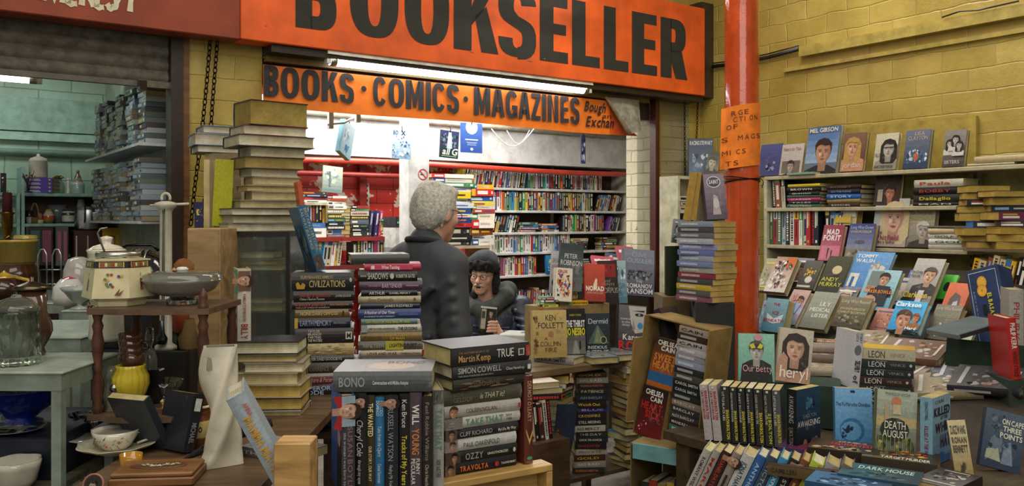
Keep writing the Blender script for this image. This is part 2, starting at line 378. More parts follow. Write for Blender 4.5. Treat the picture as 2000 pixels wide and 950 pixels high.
def minibook(kind,L,Wd,T,cov,mx,pages='cdc3a0',marks=None,rg=random,front=None):
 """far book: one mesh with cover, page block and printed spine blocks"""
 mb=MB();x0,x1=-L/2,L/2;t=.0015
 mb.box(x0,x1,0,Wd,0,t,cov);mb.box(x0,x1,0,Wd,T-t,T,cov);mb.box(x0,x1,-.0005,.002,0,T,cov)
 mb.box(x0+.002,x1-.002,.002,Wd-.002,t,T-t,pages,'pages')
 if marks is not None:
  m1,m2,st=marks
  def R_(a,b,c,d,cc):mb.add([(x0+a*L,-.0012,c*T),(x0+b*L,-.0012,c*T),(x0+b*L,-.0012,d*T),(x0+a*L,-.0012,d*T)],[(0,1,2,3)],cc)
  if st==0:R_(.08,.38,.3,.7,m1);R_(.48,.86,.38,.62,m2)
  elif st==1:R_(0,.16,0,1,m2);R_(.25,.72,.25,.75,m1);R_(.88,.94,.3,.7,m1)
  elif st==2:R_(.1,.55,.22,.5,m1);R_(.1,.5,.6,.78,m2);R_(.86,.93,.3,.7,m2)
  elif st==3:R_(.3,1,0,1,m2);R_(.06,.27,.3,.7,m1);R_(.36,.8,.35,.65,m1)
  else:
   x=.06
   while x<.9:
    b=x+rg.uniform(.02,.06);R_(x,b,.28,.72,m1);x=b+rg.uniform(.012,.03)
 if front:art(mb,front,(x1,0,T+.0004),(0,1,0),(-1,0,0),(0,0,1),Wd,L)
 return mb.build(kind,mx=mx)
M_UP=np.array([[0,0,1.,0],[0,1,0,0],[-1,0,0,0],[0,0,0,1]])
M_OUT=np.array([[0,1.,0,0],[0,0,-1,0],[-1,0,0,0],[0,0,0,1]])
M_FLIP=np.diag([-1.,-1,1,1])
def randmarks(rg,cov):
 dark=sum(hx(cov))<.6
 a=rg.choice(['e8e4d8','d9c25a','c23a30','dcd8cc','e6dfc8','7fa6c8'])if dark else rg.choice(['1c1c20','8a2020','1f3560','2c2c2c'])
 return(a,rg.choice(['b8b0a0','9a2f2a','3a6ea8','c8a040','6a8a5a','e0ddd0']),rg.randint(0,4))
ORD=['bottom','2nd','3rd']+['%dth'%i for i in range(4,60)]
def nth(i):return '%d%s'%(i,'th'if 10<=i%100<=20 else{1:'st',2:'nd',3:'rd'}.get(i%10,'th'))
def row_upright(P0,yaw,n_m,place,group,rg,hmin=.17,hmax=.195,wts=WTS,tmin=.016,tmax=.034,lean=0,leanrun=None,depth=.11,mirror=False,mini=True,palette=None):
 """a row of upright books along +x of the frame at P0 rotated yaw; n_m = length in metres"""
 B=tr(*P0)@rz(yaw);x=0;i=0;out=[]
 while True:
  T=rg.uniform(tmin,tmax);
  if x+T>n_m:break
  h=rg.uniform(hmin,hmax);cov=rg.choice(palette)if palette else pick(rg,wts)
  ln=lean
  if leanrun and leanrun[0]<=x/n_m<=leanrun[1]:ln=leanrun[2]
  w=depth+rg.uniform(-.01,.01)
  M=B@tr(x,rg.uniform(0,.012),0)@ry(-ln)@tr(0,0,h/2)@M_UP
  if ln>0:M=B@tr(x+h*math.sin(ln)*0,0,0)@tr(T*math.cos(ln),rg.uniform(0,.01),0)@ry(-ln)@tr(-T,0,h/2)@M_UP
  o=minibook('paperback',h,w,T,cov,M,marks=randmarks(rg,cov),rg=rg)
  i+=1;out.append((o,CN.get(cov,'coloured')))
  x+=T/math.cos(ln)+.0012+(.001 if ln else 0)
 for k,(o,c)in enumerate(out):tag(o,'%s paperback on %s, %s from left'%(c,place,nth(k+1)),'book',group)
 return out
def stack_mini(P0,yaw,Ts,place,group,rg,L=.18,w=.115,wts=WTS,kind='paperback',jit=.012,jyaw=.08,flip=0.0,palette=None,pages=None):
 z=0;out=[]
 for i,T in enumerate(Ts):
  cov=rg.choice(palette)if palette else pick(rg,wts);l=L+rg.uniform(-.008,.008)
  fl=rg.random()<flip
  M=tr(*P0)@tr(0,0,z)@rz(yaw+rg.uniform(-jyaw,jyaw))@tr(rg.uniform(-jit,jit),rg.uniform(-jit,jit)*.6,0)
  if fl:M=M@tr(0,w,0)@M_FLIP
  o=minibook(kind,l,w,T,cov,M,marks=randmarks(rg,cov),rg=rg,pages=pages or rg.choice(PAGEC))
  out.append((o,CN.get(cov,'coloured'),fl));z+=T+.0006
 n=len(out)
 for i,(o,c,fl)in enumerate(out):
  pos='topmost'if i==n-1 else('bottom one'if i==0 else nth(n-i)+' from top')
  if fl:lb='page-edge-out book in %s, %s'%(place,pos)
  else:lb='%s book in %s, %s'%(c,place,pos)
  tag(o,lb,'book',group)
 return z
def board(x0,x1,y0,y1,z0,z1,col,m='paint'):b=MB();b.box(x0,x1,y0,y1,z0,z1,col,m);return b
SB=-.14
SZ0=fz(1375,187,SB);SZ0L=fz(475,77,SB)
SZ=(SZ0+SZ0L)/2;STOP=fz(1378,17,SB)
xs0,xs1=fa(470,SB),fa(1377,SB)
b=MB();b.bevbox(xs0,xs1,SB,SB+.11,SZ,STOP,'e8601a','canvas',.004)
def front_text(mb,st,px0,px1,pyl,pyt,pxr,pl,col,wt,off=.002,m='matte',sl=0,zb=None):
 """lettering on the plane y=pl between photo columns px0..px1, heights read at column pxr"""
 z0=fz(pxr,pyl,pl)if zb is None else zb;z1=fz(pxr,pyt,pl)
 mb.text(st,(fa(px0,pl),pl-off,z0),(1,0,0),(0,0,1),fa(px1,pl)-fa(px0,pl),z1-z0,col,wt,m,sl)
zb,zt=fz(1262,146,SB),fz(1262,27,SB)
def block(mb,ch,x,w,z0,z1,y,col,s=.42):
 """one heavy capital; s = stem width as a share of the letter width"""
 H=z1-z0;P=lambda u,v:(x+u*w,y,z0+v*H)
 t=s*w;tv=.165
 def poly(ps):mb.add([P(*p)for p in ps],[tuple(range(len(ps)))],col,'matte')
 def strip(out,inn,closed=True):
  n=len(out);k=n if closed else n-1
  mb.add([P(*p)for p in out]+[P(*p)for p in inn],[(i,(i+1)%n,n+(i+1)%n,n+i)for i in range(k)],col,'matte')
 def sup(cx,cy,rx_,ry_,a0,a1,n,e=2.6):
  r=[]
  for i in range(n+1):
   t_=a0+(a1-a0)*i/n;c,q=math.cos(t_),math.sin(t_)
   r.append((cx+rx_*math.copysign(abs(c)**(2/e),c),cy+ry_*math.copysign(abs(q)**(2/e),q)))
  return r
 if ch=='O':
  strip(sup(.5,.5,.5,.5,0,2*math.pi,40)[:-1],sup(.5,.5,.5-s*.86,.5-tv*.9,0,2*math.pi,40)[:-1])
 if ch=='B'or ch=='R':
  poly([(0,0),(s,0),(s,1),(0,1)])
  h1=.5 if ch=='B'else .44
  strip([(s*.9,1)]+sup(.55,1-(1-h1)/2,.43,(1-h1)/2,math.pi/2,-math.pi/2,14)+[(s*.9,h1)],[(s*.9,1-tv)]+sup(.5,1-(1-h1)/2,.08,(1-h1)/2-tv,math.pi/2,-math.pi/2,14)+[(s*.9,h1+tv)],False)
  if ch=='B':strip([(s*.9,.53)]+sup(.55,.265,.45,.265,math.pi/2,-math.pi/2,14)+[(s*.9,0)],[(s*.9,.53-tv)]+sup(.5,.265,.1,.265-tv,math.pi/2,-math.pi/2,14)+[(s*.9,tv)],False)
  else:poly([(s*.95,h1+.02),(s*.95,h1-.16),(.58,0),(1.04,0),(.82,h1+.03)])
 if ch=='E':
  poly([(0,0),(s,0),(s,1),(0,1)])
  for v0,v1,u1 in((0,tv,1),(.5-tv*.46,.5+tv*.5,.93),(1-tv,1,.98)):poly([(s,v0),(u1,v0),(u1,v1),(s,v1)])
 if ch in 'CG':
  a0=.17*math.pi;strip(sup(.5,.5,.5,.5,a0,2*math.pi-a0,34),sup(.5,.5,.5-s*.86,.5-tv*.9,a0,2*math.pi-a0,34),False)
  if ch=='G':poly([(.52,.3),(1,.3),(1,.47),(.52,.47)]);poly([(.66,.05),(1,.0),(1,.3),(.66,.3)])
 if ch=='I':poly([(0,0),(1,0),(1,1),(0,1)])
 if ch=='M':poly([(0,0),(.3,0),(.3,1),(0,1)]);poly([(.7,0),(1,0),(1,1),(.7,1)]);poly([(.2,1),(.32,1),(.5,.5),(.5,.05),(.42,.05)]);poly([(.8,1),(.68,1),(.5,.5),(.5,.05),(.58,.05)])
 if ch=='N':poly([(0,0),(.36,0),(.36,1),(0,1)]);poly([(.64,0),(1,0),(1,1),(.64,1)]);poly([(.3,1),(.36,1),(.7,0),(.64,0),(.3,.8)])
 if ch=='A':poly([(0,0),(.32,0),(.62,1),(.28,1)]);poly([(.68,0),(1,0),(.72,1),(.38,1)]);poly([(.25,.2),(.75,.2),(.7,.36),(.3,.36)])
 if ch=='Z':poly([(0,0),(1,0),(1,tv),(0,tv)]);poly([(0,1-tv),(1,1-tv),(1,1),(0,1)]);poly([(0,tv*.9),(.44,tv*.9),(1,1-tv*.9),(.56,1-tv*.9)])
 if ch=='L':
  poly([(0,0),(s,0),(s,1),(0,1)]);poly([(s,0),(1,0),(1,tv),(s,tv)])
 if ch=='K':
  poly([(0,0),(s,0),(s,1),(0,1)]);poly([(s,.36),(s,.62),(.64,1),(1.05,1),(.66,.56)]);poly([(.5,.5),(.78,.66),(1.08,0),(.66,0)])
 if ch=='S':
  out=sup(.5,.74,.5,.26,.1,math.pi,12)+sup(.5,.74,.5,.28,math.pi,math.pi*1.35,5)+[(.52,.40)]+sup(.5,.27,.13,.12,math.pi*.4,-math.pi*.5,8)[0:]+sup(.5,.27,.13,.14,-math.pi*.5,-math.pi,6)
  inn=sup(.5,.74,.10,.115,.1,math.pi,12)+sup(.5,.74,.10,.10,math.pi,math.pi*1.35,5)+[(.52,.60)]+sup(.5,.27,.5,.30,math.pi*.4,-math.pi*.5,8)+sup(.5,.27,.5,.27,-math.pi*.5,-math.pi,6)
  strip(out,inn,False)
XL=[(577,657),(683,778),(790,877),(886,967),(973,1047),(1054,1109),(1117,1171),(1179,1227),(1234,1283),(1290,1340)]
for ch,(p0,p1)in zip('BOOKSELLER',XL):
 x0,x1=fa(p0,SB),fa(p1,SB)
 block(b,ch,x0,x1-x0,zb,zt,SB-.002,'2e2d26',{'B':.4,'R':.42,'O':.42,'K':.42,'S':.4}.get(ch,.48))
rg=random.Random(4)
for px,py,s in((922,101,.012),(1035,118,.014),(1063,115,.006),(1160,60,.007),(520,50,.006),(610,88,.005)):
 x,z=fa(px,SB),fz(px,py,SB);P=[(x+s*rg.uniform(.6,1.3)*math.cos(k),SB-.0025,z+s*.6*rg.uniform(.5,1)*math.sin(k))for k in np.linspace(0,6,9)]
 b.add(P,[tuple(range(9))],'b06a3e','matte')
sg=b.build('shop_sign',mx=FR);tag(sg,'long orange fascia board painted BOOKSELLER in heavy dark capitals','sign')
e=MB();e.box(xs1+.002,fa(1397,SB+.04),SB+.03,-.0,fz(1397,193,SB+.04),STOP+.05,'3a2f1c','paint');e.build('sign_end_board',parent=sg)
e=MB();e.box(fa(512),xs1,SB+.02,-.002,SZ-.035,SZ-.003,'2a2219','paint');e.build('sign_batten',parent=sg)
x0=fa(-60,SB)
b=MB();b.bevbox(x0,xs0-.003,SB-.004,SB+.11,SZ-.004,STOP,'8f3c1f','canvas',.004)
def brush(mb,ps,r,y,col):
 ps=[np.array(p,float)for p in ps];vs=[]
 for i,p in enumerate(ps):
  t=ps[min(i+1,len(ps)-1)]-ps[max(i-1,0)];t/=np.linalg.norm(t)+1e-9;n=np.array([-t[1],t[0]]);rr=r*(1.1-.25*math.sin(i*1.7))
  for q in(p+n*rr,p-n*rr):vs.append((q[0],y,q[1]))
 mb.add(vs,[(2*i,2*i+1,2*i+3,2*i+2)for i in range(len(ps)-1)],col,'matte')
zl=lambda px,py:fz(px,py,SB)
LT={'I':[[(.5,0),(.5,1)]],'N':[[(.05,0),(.15,1),(.8,0),(.95,1)]],'T':[[(.5,0),(.5,1)],[(0,.95),(1,1)]],'E':[[(.9,.02),(.1,0),(.15,1),(.95,1)],[(.12,.5),(.8,.53)]],'R':[[(.1,0),(.15,1),(.8,.95),(.85,.6),(.2,.5),(.95,0)]],'S':[[(.9,.9),(.5,1),(.2,.8),(.4,.55),(.8,.4),(.75,.1),(.4,0),(.05,.12)]]}
for ch,p0,p1 in(('I',62,74),('N',82,112),('T',116,128),('E',130,152),('R',156,184),('E',186,204),('S',206,232),('T',240,266)):
 xa,xb=fa(p0,SB),fa(p1,SB);z0=fz(250,23,SB);H=.16
 for st in LT[ch]:
  q=[(xa+(xb-xa)*u+(.012*v),z0+v*H)for u,v in st]
  dense=[]
  for i in range(len(q)-1):
   for k in range(4):t=k/4;dense.append((q[i][0]*(1-t)+q[i+1][0]*t,q[i][1]*(1-t)+q[i+1][1]*t))
  dense.append(q[-1]);brush(b,dense,.0105,SB-.007,'d8cdb0')
o=b.build('shop_sign',mx=FR);tag(o,'weathered brown-red fascia board with cream brush lettering INTEREST','sign')
b=MB();b.box(fa(515),fa(1262),-.03,.0,fz(700,141,-.03)+.005,fz(700,128,-.03)+.008,'7b6430','wood');tag(b.build('timber_rail',mx=FR),'thin yellow-brown timber rail above the orange banner','rail')
b=MB();rg=random.Random(2)
zz0,zz1=fz(560,118,-.01),HEAD
xa,xb=fa(514),fa(640);n=14;vs=[]
for i in range(n+1):
 x=xa+(xb-xa)*i/n;vs+=[(x,-.012+rg.uniform(-.004,.004),zz0),(x,-.012,zz1-rg.uniform(0,.05))]
b.add(vs,[(2*i,2*i+2,2*i+3,2*i+1)for i in range(n)],'8d845f','matte');b.add([(x,y+.01,z)for x,y,z in vs],[(2*i,2*i+1,2*i+3,2*i+2)for i in range(n)],'8d845f','matte')
tag(b.build('torn_lining',mx=FR),'torn yellowish lining panel left of the long tube lamp','panel')
b=MB();b.box(fa(514),fa(1275),.03,.10,SZ-.16,HEAD,'3a2e1e','paint');struct(b,'trim_2',FR)
b=MB();b.box(fa(1150),fa(1290),-.015,.03,fz(1250,190),fz(1250,165),'4a4534','paint');struct(b,'trim_3',FR)
def batten(name,A,Bp,label,dn=(0,0,-1),r=.016,col='d9d6c8'):
 A,Bp=np.array(A),np.array(Bp);d=Bp-A;L=np.linalg.norm(d);root=empty(name,tr(*A)@rz(math.atan2(d[1],d[0])))
 tag(root,label,'lamp')
 m=MB();m.box(0,L,-.03,.03,.012,.055,col,'paint');m.box(0,.02,-.018,.018,-.03,.015,col,'paint');m.box(L-.02,L,-.018,.018,-.03,.015,col,'paint');m.build('lamp_housing',parent=root)
 m=MB();m.tube([(.02,0,-.016),(L-.02,0,-.016)],r,'fff','tube',12);m.build('lamp_tube',parent=root)
 m=MB();m.tube([(.02,0,-.016),(.05,0,-.016)],r*1.08,'b8b8b4','metal',12);m.tube([(L-.05,0,-.016),(L-.02,0,-.016)],r*1.08,'b8b8b4','metal',12);m.build('tube_cap',parent=root)
 return root
LB=-.10
lz=(fz(640,118,LB)+fz(1148,171,LB))/2
batten('fluorescent_lamp',W(fa(636,LB),LB,lz+.006),W(fa(1152,LB),LB,lz+.006),'long lit fluorescent tube fixed under the BOOKSELLER fascia',r=.021)
batten('fluorescent_lamp',W(fa(940,-.34),-.36,fz(1180,-18,-.34)),W(fa(1212,-.34),-.36,fz(1180,-18,-.34)),'lit fluorescent lamp above the fascia over the letters SELL')
BB=-.045
def bann(u,v):
 pass
b=MB();xa,xb=fa(514,BB),fa(1190,BB);n=60;vs=[];zt_=fz(515,125,BB)
z_top_l,z_bot_l=fz(516,126,BB),fz(600,214,BB);z_top_r,z_bot_r=fz(1140,192,BB),fz(1140,259,BB)
rg=random.Random(7)
for i in range(n+1):
 u=i/n;x=xa+(xb-xa)*u;wv=.004*math.sin(u*31)+.003*math.sin(u*67+1)
 for v in(0,.25,.5,.75,1):vs.append((x,BB+wv*(1-abs(v-.5)),(z_bot_l*(1-u)+z_bot_r*u)*(1-v)+(z_top_l*(1-u)+z_top_r*u)*v-.004*math.sin(u*9)*(1-v)))
b.add(vs,[(5*i+j,5*i+5+j,5*i+6+j,5*i+1+j)for i in range(n)for j in range(4)],'f07c1e','canvas',True)
xr=fa(1248,BB);z3=fz(1248,266,BB)
b.add([(xb,BB,z_bot_r),(xr,BB+.01,z3),(fa(1215,BB),BB,fz(1215,240,BB)),(xb,BB,z_top_r)],[(0,1,2,3)],'d65a1c','canvas')
def bt(st,px0,px1,py0,py1,pxr,col='2b2a2c',wt='x',sl=0):front_text(b,st,px0,px1,py0,py1,pxr,BB,col,wt,.009,'matte',sl)
def btx(st,p0,p1,yb0,yb1,H,wt='z',col='2f2d30',sl=0):
 """banner lettering following the sloping base between two columns"""
 xA,xB=fa(p0,BB),fa(p1,BB);zA,zB=fz(p0,yb0,BB),fz(p1,yb1,BB);zT=fz(p0,yb0-H,BB)
 d=np.array([xB-xA,0,zB-zA]);L=np.linalg.norm(d);d/=L
 b.text(st,(xA,BB-.009,zA),d,(0,0,1),L,zT-zA,col,wt,'matte',sl)
for ch,p0,p1 in(('B',514,543),('O',547,583),('O',587,623),('K',627,657),('S',662,690),('C',727,753),('O',757,788),('M',791,826),('I',830,840),('C',843,868),('S',871,895),('M',924,956),('A',958,984),('G',986,1009),('A',1011,1034),('Z',1036,1054),('I',1057,1065),('N',1068,1089),('E',1093,1109),('S',1112,1130)):
 pm=(p0+p1)/2;x0,x1=fa(p0,BB),fa(p1,BB);block(b,ch,x0,x1-x0,fz(pm,187+(pm-514)*.0909,BB),fz(pm,127+(pm-514)*.1055,BB),BB-.009,'2f2d30',.4)
for px,py in((709,174),(908,194)):
 x,z=fa(px,BB),fz(px,py,BB);b.add([(x+.014*math.cos(k),BB-.009,z+.014*math.sin(k))for k in np.linspace(0,5.9,14)],[tuple(range(14))],'2f2d30','matte')
btx('Bough',1139,1180,216,221,19,'b','2b2326',.25);btx('an',1174,1192,231,232,9,'n','2b2326',.25);btx('Exchan',1142,1196,247,250,20,'b','2b2326',.25)
ban=b.build('shop_banner',mx=FR);tag(ban,'orange cloth banner lettered BOOKS COMICS MAGAZINES with a curled right corner','banner')
b=MB();n=10
A_,B_,C_,D_=[np.array((fa(px,BB),BB+dy,fz(px,py,BB)))for px,py,dy in((1178,190,-.01),(1216,264,-.05),(1250,255,-.01),(1248,196,0))]
vs=[]
for i in range(n+1):
 u=i/n
 for j in range(5):
  v=j/4;p=(A_*(1-u)+B_*u)*(1-v)+(D_*(1-u)+C_*u)*v;p=p+np.array([0,-.035*math.sin(math.pi*v)*(.4+u*.6),0]);vs.append(p)
b.add(vs,[(5*i+j,5*i+5+j,5*i+6+j,5*i+1+j)for i in range(n)for j in range(4)],'9a9484','cloth',True)
b.tube([A_+(B_-A_)*t+np.array([0,-.012,0])for t in np.linspace(0,1,9)],[.008+.007*t for t in np.linspace(0,1,9)],'8d7c62','cloth',8)
b.build('curled_corner',parent=ban)
b=MB();b.box(fa(333,-.02),fa(357,-.02),-.03,.06,0,SZ,'2e1f17','paint');b.box(fa(357,-.02),fa(370,-.02),-.02,.02,0,SZ,'6e4a22','wood');struct(b,'door_2',FR)
zs=fz(335,166,.03);x0,x1=fa(-80,.03),fa(335,.03)
root=empty('roller_shutter',FR);tag(root,'grey steel roller shutter partly lowered over the left shop','shutter')
b=MB();nz=5;top=SZ+.02;Hs=(top-zs)/4
for k in range(4):
 zA=zs+k*Hs;vs=[]
 for j in range(8):
  t=j/7;vs+=[(x0,.03-.016*math.sin(math.pi*t),zA+Hs*t),(x1,.03-.016*math.sin(math.pi*t),zA+Hs*t)]
 b.add(vs,[(2*j,2*j+1,2*j+3,2*j+2)for j in range(7)],'6a6458','cloth',True)
b.build('shutter_slats',parent=root)
b=MB();b.box(x0,x1,.018,.045,zs-.018,zs+.004,'5d564a','paint');b.box(fa(268,.02),x1,.0,.03,zs-.022,zs+.006,'7a7464','metal');b.build('bottom_rail',parent=root)
b=MB();b.box(fa(270,-.0),fa(284,-.0),-.03,.01,zs-.04,zs+.0,'3e372c','metal');b.build('latch',parent=root)
def chain(pts,label,r=.0028,lk=.03):
 pts=[np.array(p,float)for p in pts];seg=[];L=0
 for i in range(len(pts)-1):seg.append(np.linalg.norm(pts[i+1]-pts[i]))
 tot=sum(seg);n=int(tot/lk/.78);m=MB()
 for k in range(n):
  s=k/n*tot;i=0
  while s>seg[i]and i<len(seg)-1:s-=seg[i];i+=1
  p=pts[i]+(pts[i+1]-pts[i])*s/seg[i];d=(pts[i+1]-pts[i])/seg[i]
  side=np.cross(d,(0,1.,0));side/=np.linalg.norm(side);s2=np.cross(d,side)
  ax=(side*.8+s2*.6)if k%2 else(side*.6-s2*.8)
  q=[p+d*(lk*.5*math.cos(t))+ax*(lk*.27*math.sin(t))for t in np.linspace(0,2*math.pi,11)]
  m.tube(q,r,'30281f','metal',5,cap=False)
 o=m.build('chain');tag(o,label,'chain')
q=lambda px,py,b_:on_b(px,py,b_)
chain([q(411,72,-.05),q(404,160,-.05),q(393,270,-.06),q(381,360,-.06),q(372,446,-.06)],'rusty chain on the yellow pier, the left one beside the shutter')
chain([q(425,75,-.05),q(415,200,-.06),q(407,330,-.06),q(399,400,-.06),q(397,446,-.06)],'rusty chain on the yellow pier, the right one beside the book pile')
chain([q(1337,192,-.03),q(1338,345,-.03)],'thin dark chain hanging on the right pier, nearer the shop opening',.002,.02)
chain([q(1363,192,-.03),q(1361,260,-.03),q(1353,340,-.03)],'thin dark chain hanging on the right pier, nearer the corner',.002,.02)
PC=pix(1449,400,3.75);PR=.0755
b=MB();rg=random.Random(3)
zc=pix(1449,340,3.75)[2];zw=pix(1449,352,3.75)[2]
prof=[(PR*.96,0),(PR*.97,zc-.35),(PR*.98,zc-.06),(PR*1.0,zc-.02),(PR*1.02,zc),(PR*.99,zc+.03),(PR*.98,2.0),(PR*.98,3.0),(PR*.98,4.2)]
b.lathe(prof,'c04818','gloss_paint',40,c=(PC[0],PC[1]))
o=b.build('orange_column');tag(o,'glossy orange cast iron column standing before the right wall','column')
b=MB()
for k,(dz,tl)in enumerate(((0,.006),(-.008,.01),(.008,-.006),(.003,.012))):
 b.tube([(PC[0]+(PR+.003)*math.cos(t),PC[1]+(PR+.003)*math.sin(t),zw+dz+tl*math.cos(t+k))for t in np.linspace(0,2*math.pi,28)],.0018,'2b2118','metal',5,cap=False)
b.tube([(PC[0]+PR,PC[1]-.02,zw+.01),(PC[0]+PR+.012,PC[1]-.03,zw-.01),(PC[0]+PR+.004,PC[1]-.03,zw-.035)],.002,'2b2118','metal',5)
tag(b.build('binding_wire'),'dark twisted wire bound around the orange column below the notice','wire')
def cylp(px,py,off=.004):
 """point on the column surface seen at a photo position"""
 r=ray(px,py);c=np.array([PC[0],PC[1]]);d=r[:2];Rr=PR+off
 A=d@d;B=-2*d@c;Cc=c@c-Rr*Rr;D=max(0,B*B-4*A*Cc);t=(-B-math.sqrt(D))/(2*A);return CAM+r*t
b=MB();n=16;vs=[]
def nt(u,v):
 px=1410+(1481-1410)*u
 x=PC[0]-.006+(u-.5)*.172;lx=x-PC[0];dy=math.sqrt(max(0,(PR+.004)**2-min(abs(lx),PR+.0039)**2))if abs(lx)<PR+.004 else 0
 ztop=pix(1445,209-10*u,3.68)[2];zbot=pix(1445,331-10*u,3.68)[2]
 return np.array([x-.012*(1-v)*(1-u),PC[1]-dy-.004-.02*(1-v)*(1-u)**3,zbot*(1-v)+ztop*v])
for i in range(n+1):
 for j in range(7):vs.append(nt(i/n,j/6))
b.add(vs,[(7*i+j,7*i+7+j,7*i+8+j,7*i+1+j)for i in range(n)for j in range(6)],'f58426','card',True)
def ntext(st,u0,u1,v0,h):
 k=len(st)
 for i,ch in enumerate(st):
  if ch==' ':continue
  ua=u0+(u1-u0)*i/k;p=nt(ua,v0);p2=nt(ua+(u1-u0)/k*.68,v0);d=p2-p;L=np.linalg.norm(d)
  b.text(ch,p+np.array([0,-.0035,0]),d/L,(0,0,1),L*(.18 if ch=='I'else 1),h,'6a3010','n','matte')
for st,u0,u1,v0 in(('RGE',.18,.62,.86),('CTION',.22,.86,.755),('OF',.10,.36,.645),('S MAGS',.02,.96,.455),('MICS',.04,.56,.235),('TS',.1,.4,.06)):ntext(st,u0,u1,v0-.02,.021)
tag(b.build('paper_notice'),'bright orange handwritten paper notice wrapped round the column','notice')
def at(px,py,b_):return on_b(px,py,b_)
VB=BW-.30
b=MB();zv=(fz(700,308,VB)+fz(1100,322,VB))/2
xa,xb=fa(560,VB),min(1.47,fa(1250,VB))
b.box(xa-1,xb,VB,BW,zv,2.5,'fff','wall_plain');struct(b,'trim_4',FR)
b=MB();b.tube([W(xa,VB-.03,fz(900,243,VB)),W(xb,VB-.03,fz(900,243,VB)-.01)],.02,'b4ad98','paint',10);tag(b.build('grey_pipe'),'thin grey pipe running under the shop ceiling at the back','pipe')
b=MB();pts=[W(xa+(xb-xa)*t,VB-.03,fz(900,324,VB)-.012+.012*math.sin(t*6))for t in np.linspace(0,1,20)]
b.tube(pts,.024,'c8402c','gloss_paint',10);tag(b.build('red_pipe'),'red painted pipe running below the grey soffit of the bookshop','pipe')
b=MB();b.tube([W(xa+(xb-xa)*t,VB-.02,fz(700,342,VB))for t in(0,.35)],.02,'8c2a22','paint',8);tag(b.build('lower_pipe'),'thin dull red pipe just under the brighter one, on the flaking red wall','pipe')
b=MB();x=fa(708,BW-.04);b.box(x-.03,x+.03,BW-.06,BW,0,zv,'93261e','paint');o=b.build('wall_upright',mx=FR);tag(o,'red painted timber upright with a slotted shelf strip on the flaking wall','upright')
b=MB();b.box(x+.03,x+.065,BW-.03,BW-.01,1.3,fz(708,358,BW),'c9c4b8','paint')
for k in range(14):b.box(x+.044,x+.051,BW-.032,BW-.029,1.34+k*.04,1.36+k*.04,'1a1a1a','paint')
b.build('slotted_strip',parent=o)
PB=1.55;xa_,xb_=fa(798,PB),fa(838,PB)
b=MB();b.box(xa_,xb_,PB,PB+.14,0,2.68,'d9d4c6','wall_plain')
o=b.build('white_pillar',mx=FR);tag(o,'white square pillar in the bookshop with two red prohibition circles','pillar')
def ring(mb,cx,cz,r,w_,y,col,n=26):
 vs=[(cx+q*math.cos(t),y,cz+q*math.sin(t))for t in np.linspace(0,2*math.pi,n+1)for q in(r-w_,r)]
 mb.add(vs,[(2*i,2*i+1,2*i+3,2*i+2)for i in range(n)],col,'print')
for py in(341,368):
 m=MB();cx,cz=fa(826,PB),fz(826,py,PB);ring(m,cx,cz,.040,.007,PB-.002,'b83a30')
 d=.027;m.add([(cx-d-.003,PB-.002,cz+d-.003),(cx-d+.003,PB-.002,cz+d+.003),(cx+d+.003,PB-.002,cz-d+.003),(cx+d-.003,PB-.002,cz-d-.003)],[(0,1,2,3)],'b83a30')
 m.box(cx-.02,cx+.008,PB-.0018,PB-.001,cz-.004,cz+.004,'2a2a2a');m.build('prohibition_sign',parent=o)
SF,SD=BW-.24,.20
xl,xr_=fa(955,SF),fa(1232,SF)
root=empty('book_shelving',FR);tag(root,'white metal wall shelving full of upright paperbacks at the back','shelving')
YS=[(1100,370),(1100,412),(1100,453),(1100,491),(1100,534),(1100,600)]
zsv=[fz(px,py,SF)for px,py in YS]
m=MB();m.box(xl-.02,xr_+.3,BW-.03,BW-.01,.2,zv,'4a3a30','cloth');m.build('back_sheet',parent=root)
for z in zsv:
 m=MB();m.bevbox(xl,xr_+.25,SF-.01,BW-.03,z-.022,z,'d0cfca','paint',.003);m.build('shelf',parent=root)
for x in(xl,(xl+xr_)/2,xr_+.2):
 m=MB();m.box(x,x+.02,BW-.06,BW-.03,.2,zsv[0]+.25,'b9b7b0','paint');m.build('upright',parent=root)
rg=random.Random(11)
def rowb(px0,px1,k,place,group,**kw):
 x0,x1=fa(px0,SF),fa(px1,SF);P=W(x0,SF+.01,zsv[k]+.0005)
 return row_upright(P,TH,x1-x0,place,group,rg,**kw)
WK=(7,3.2,2.4,1.2)
RW=['d8d4cc','c9c3b2','dad7cf','2a62b0','a9b3bb','dad7cf','b3262a','3b4f74','dad7cf','5a4468','2d8a52','d5cfc0']
rowb(903,1030,0,'top back shelf, leaning part','paperbacks on the top back shelf',hmin=.165,hmax=.18,wts=(4,3,5,1),lean=-.16,tmin=.018,tmax=.028)
rowb(1034,1178,0,'top back shelf, straight part','paperbacks on the top back shelf',hmin=.16,hmax=.175,wts=WK)
rowb(960,1160,1,'second back shelf','paperbacks on the second back shelf',hmin=.16,hmax=.175,wts=(5,3,2,3))
rowb(1163,1214,1,'second back shelf, leaning right end','paperbacks on the second back shelf',hmin=.15,hmax=.17,wts=WK,lean=-.3)
rowb(962,1015,2,'third back shelf, leaning left end','paperbacks on the third back shelf',hmin=.15,hmax=.165,wts=(9,1,0,0),lean=-.25)
rowb(1100,1184,2,'third back shelf','paperbacks on the third back shelf',hmin=.15,hmax=.165,wts=WK)
rowb(1188,1208,2,'third back shelf, leaning right end','paperbacks on the third back shelf',hmin=.14,hmax=.155,wts=WK,lean=-.3)
rowb(957,1115,3,'fourth back shelf','paperbacks on the fourth back shelf',hmin=.155,hmax=.162,palette=RW,tmin=.024,tmax=.03)
rowb(957,1051,4,'fifth back shelf','paperbacks on the fifth back shelf',hmin=.155,hmax=.168,palette=RW,tmin=.024,tmax=.032)
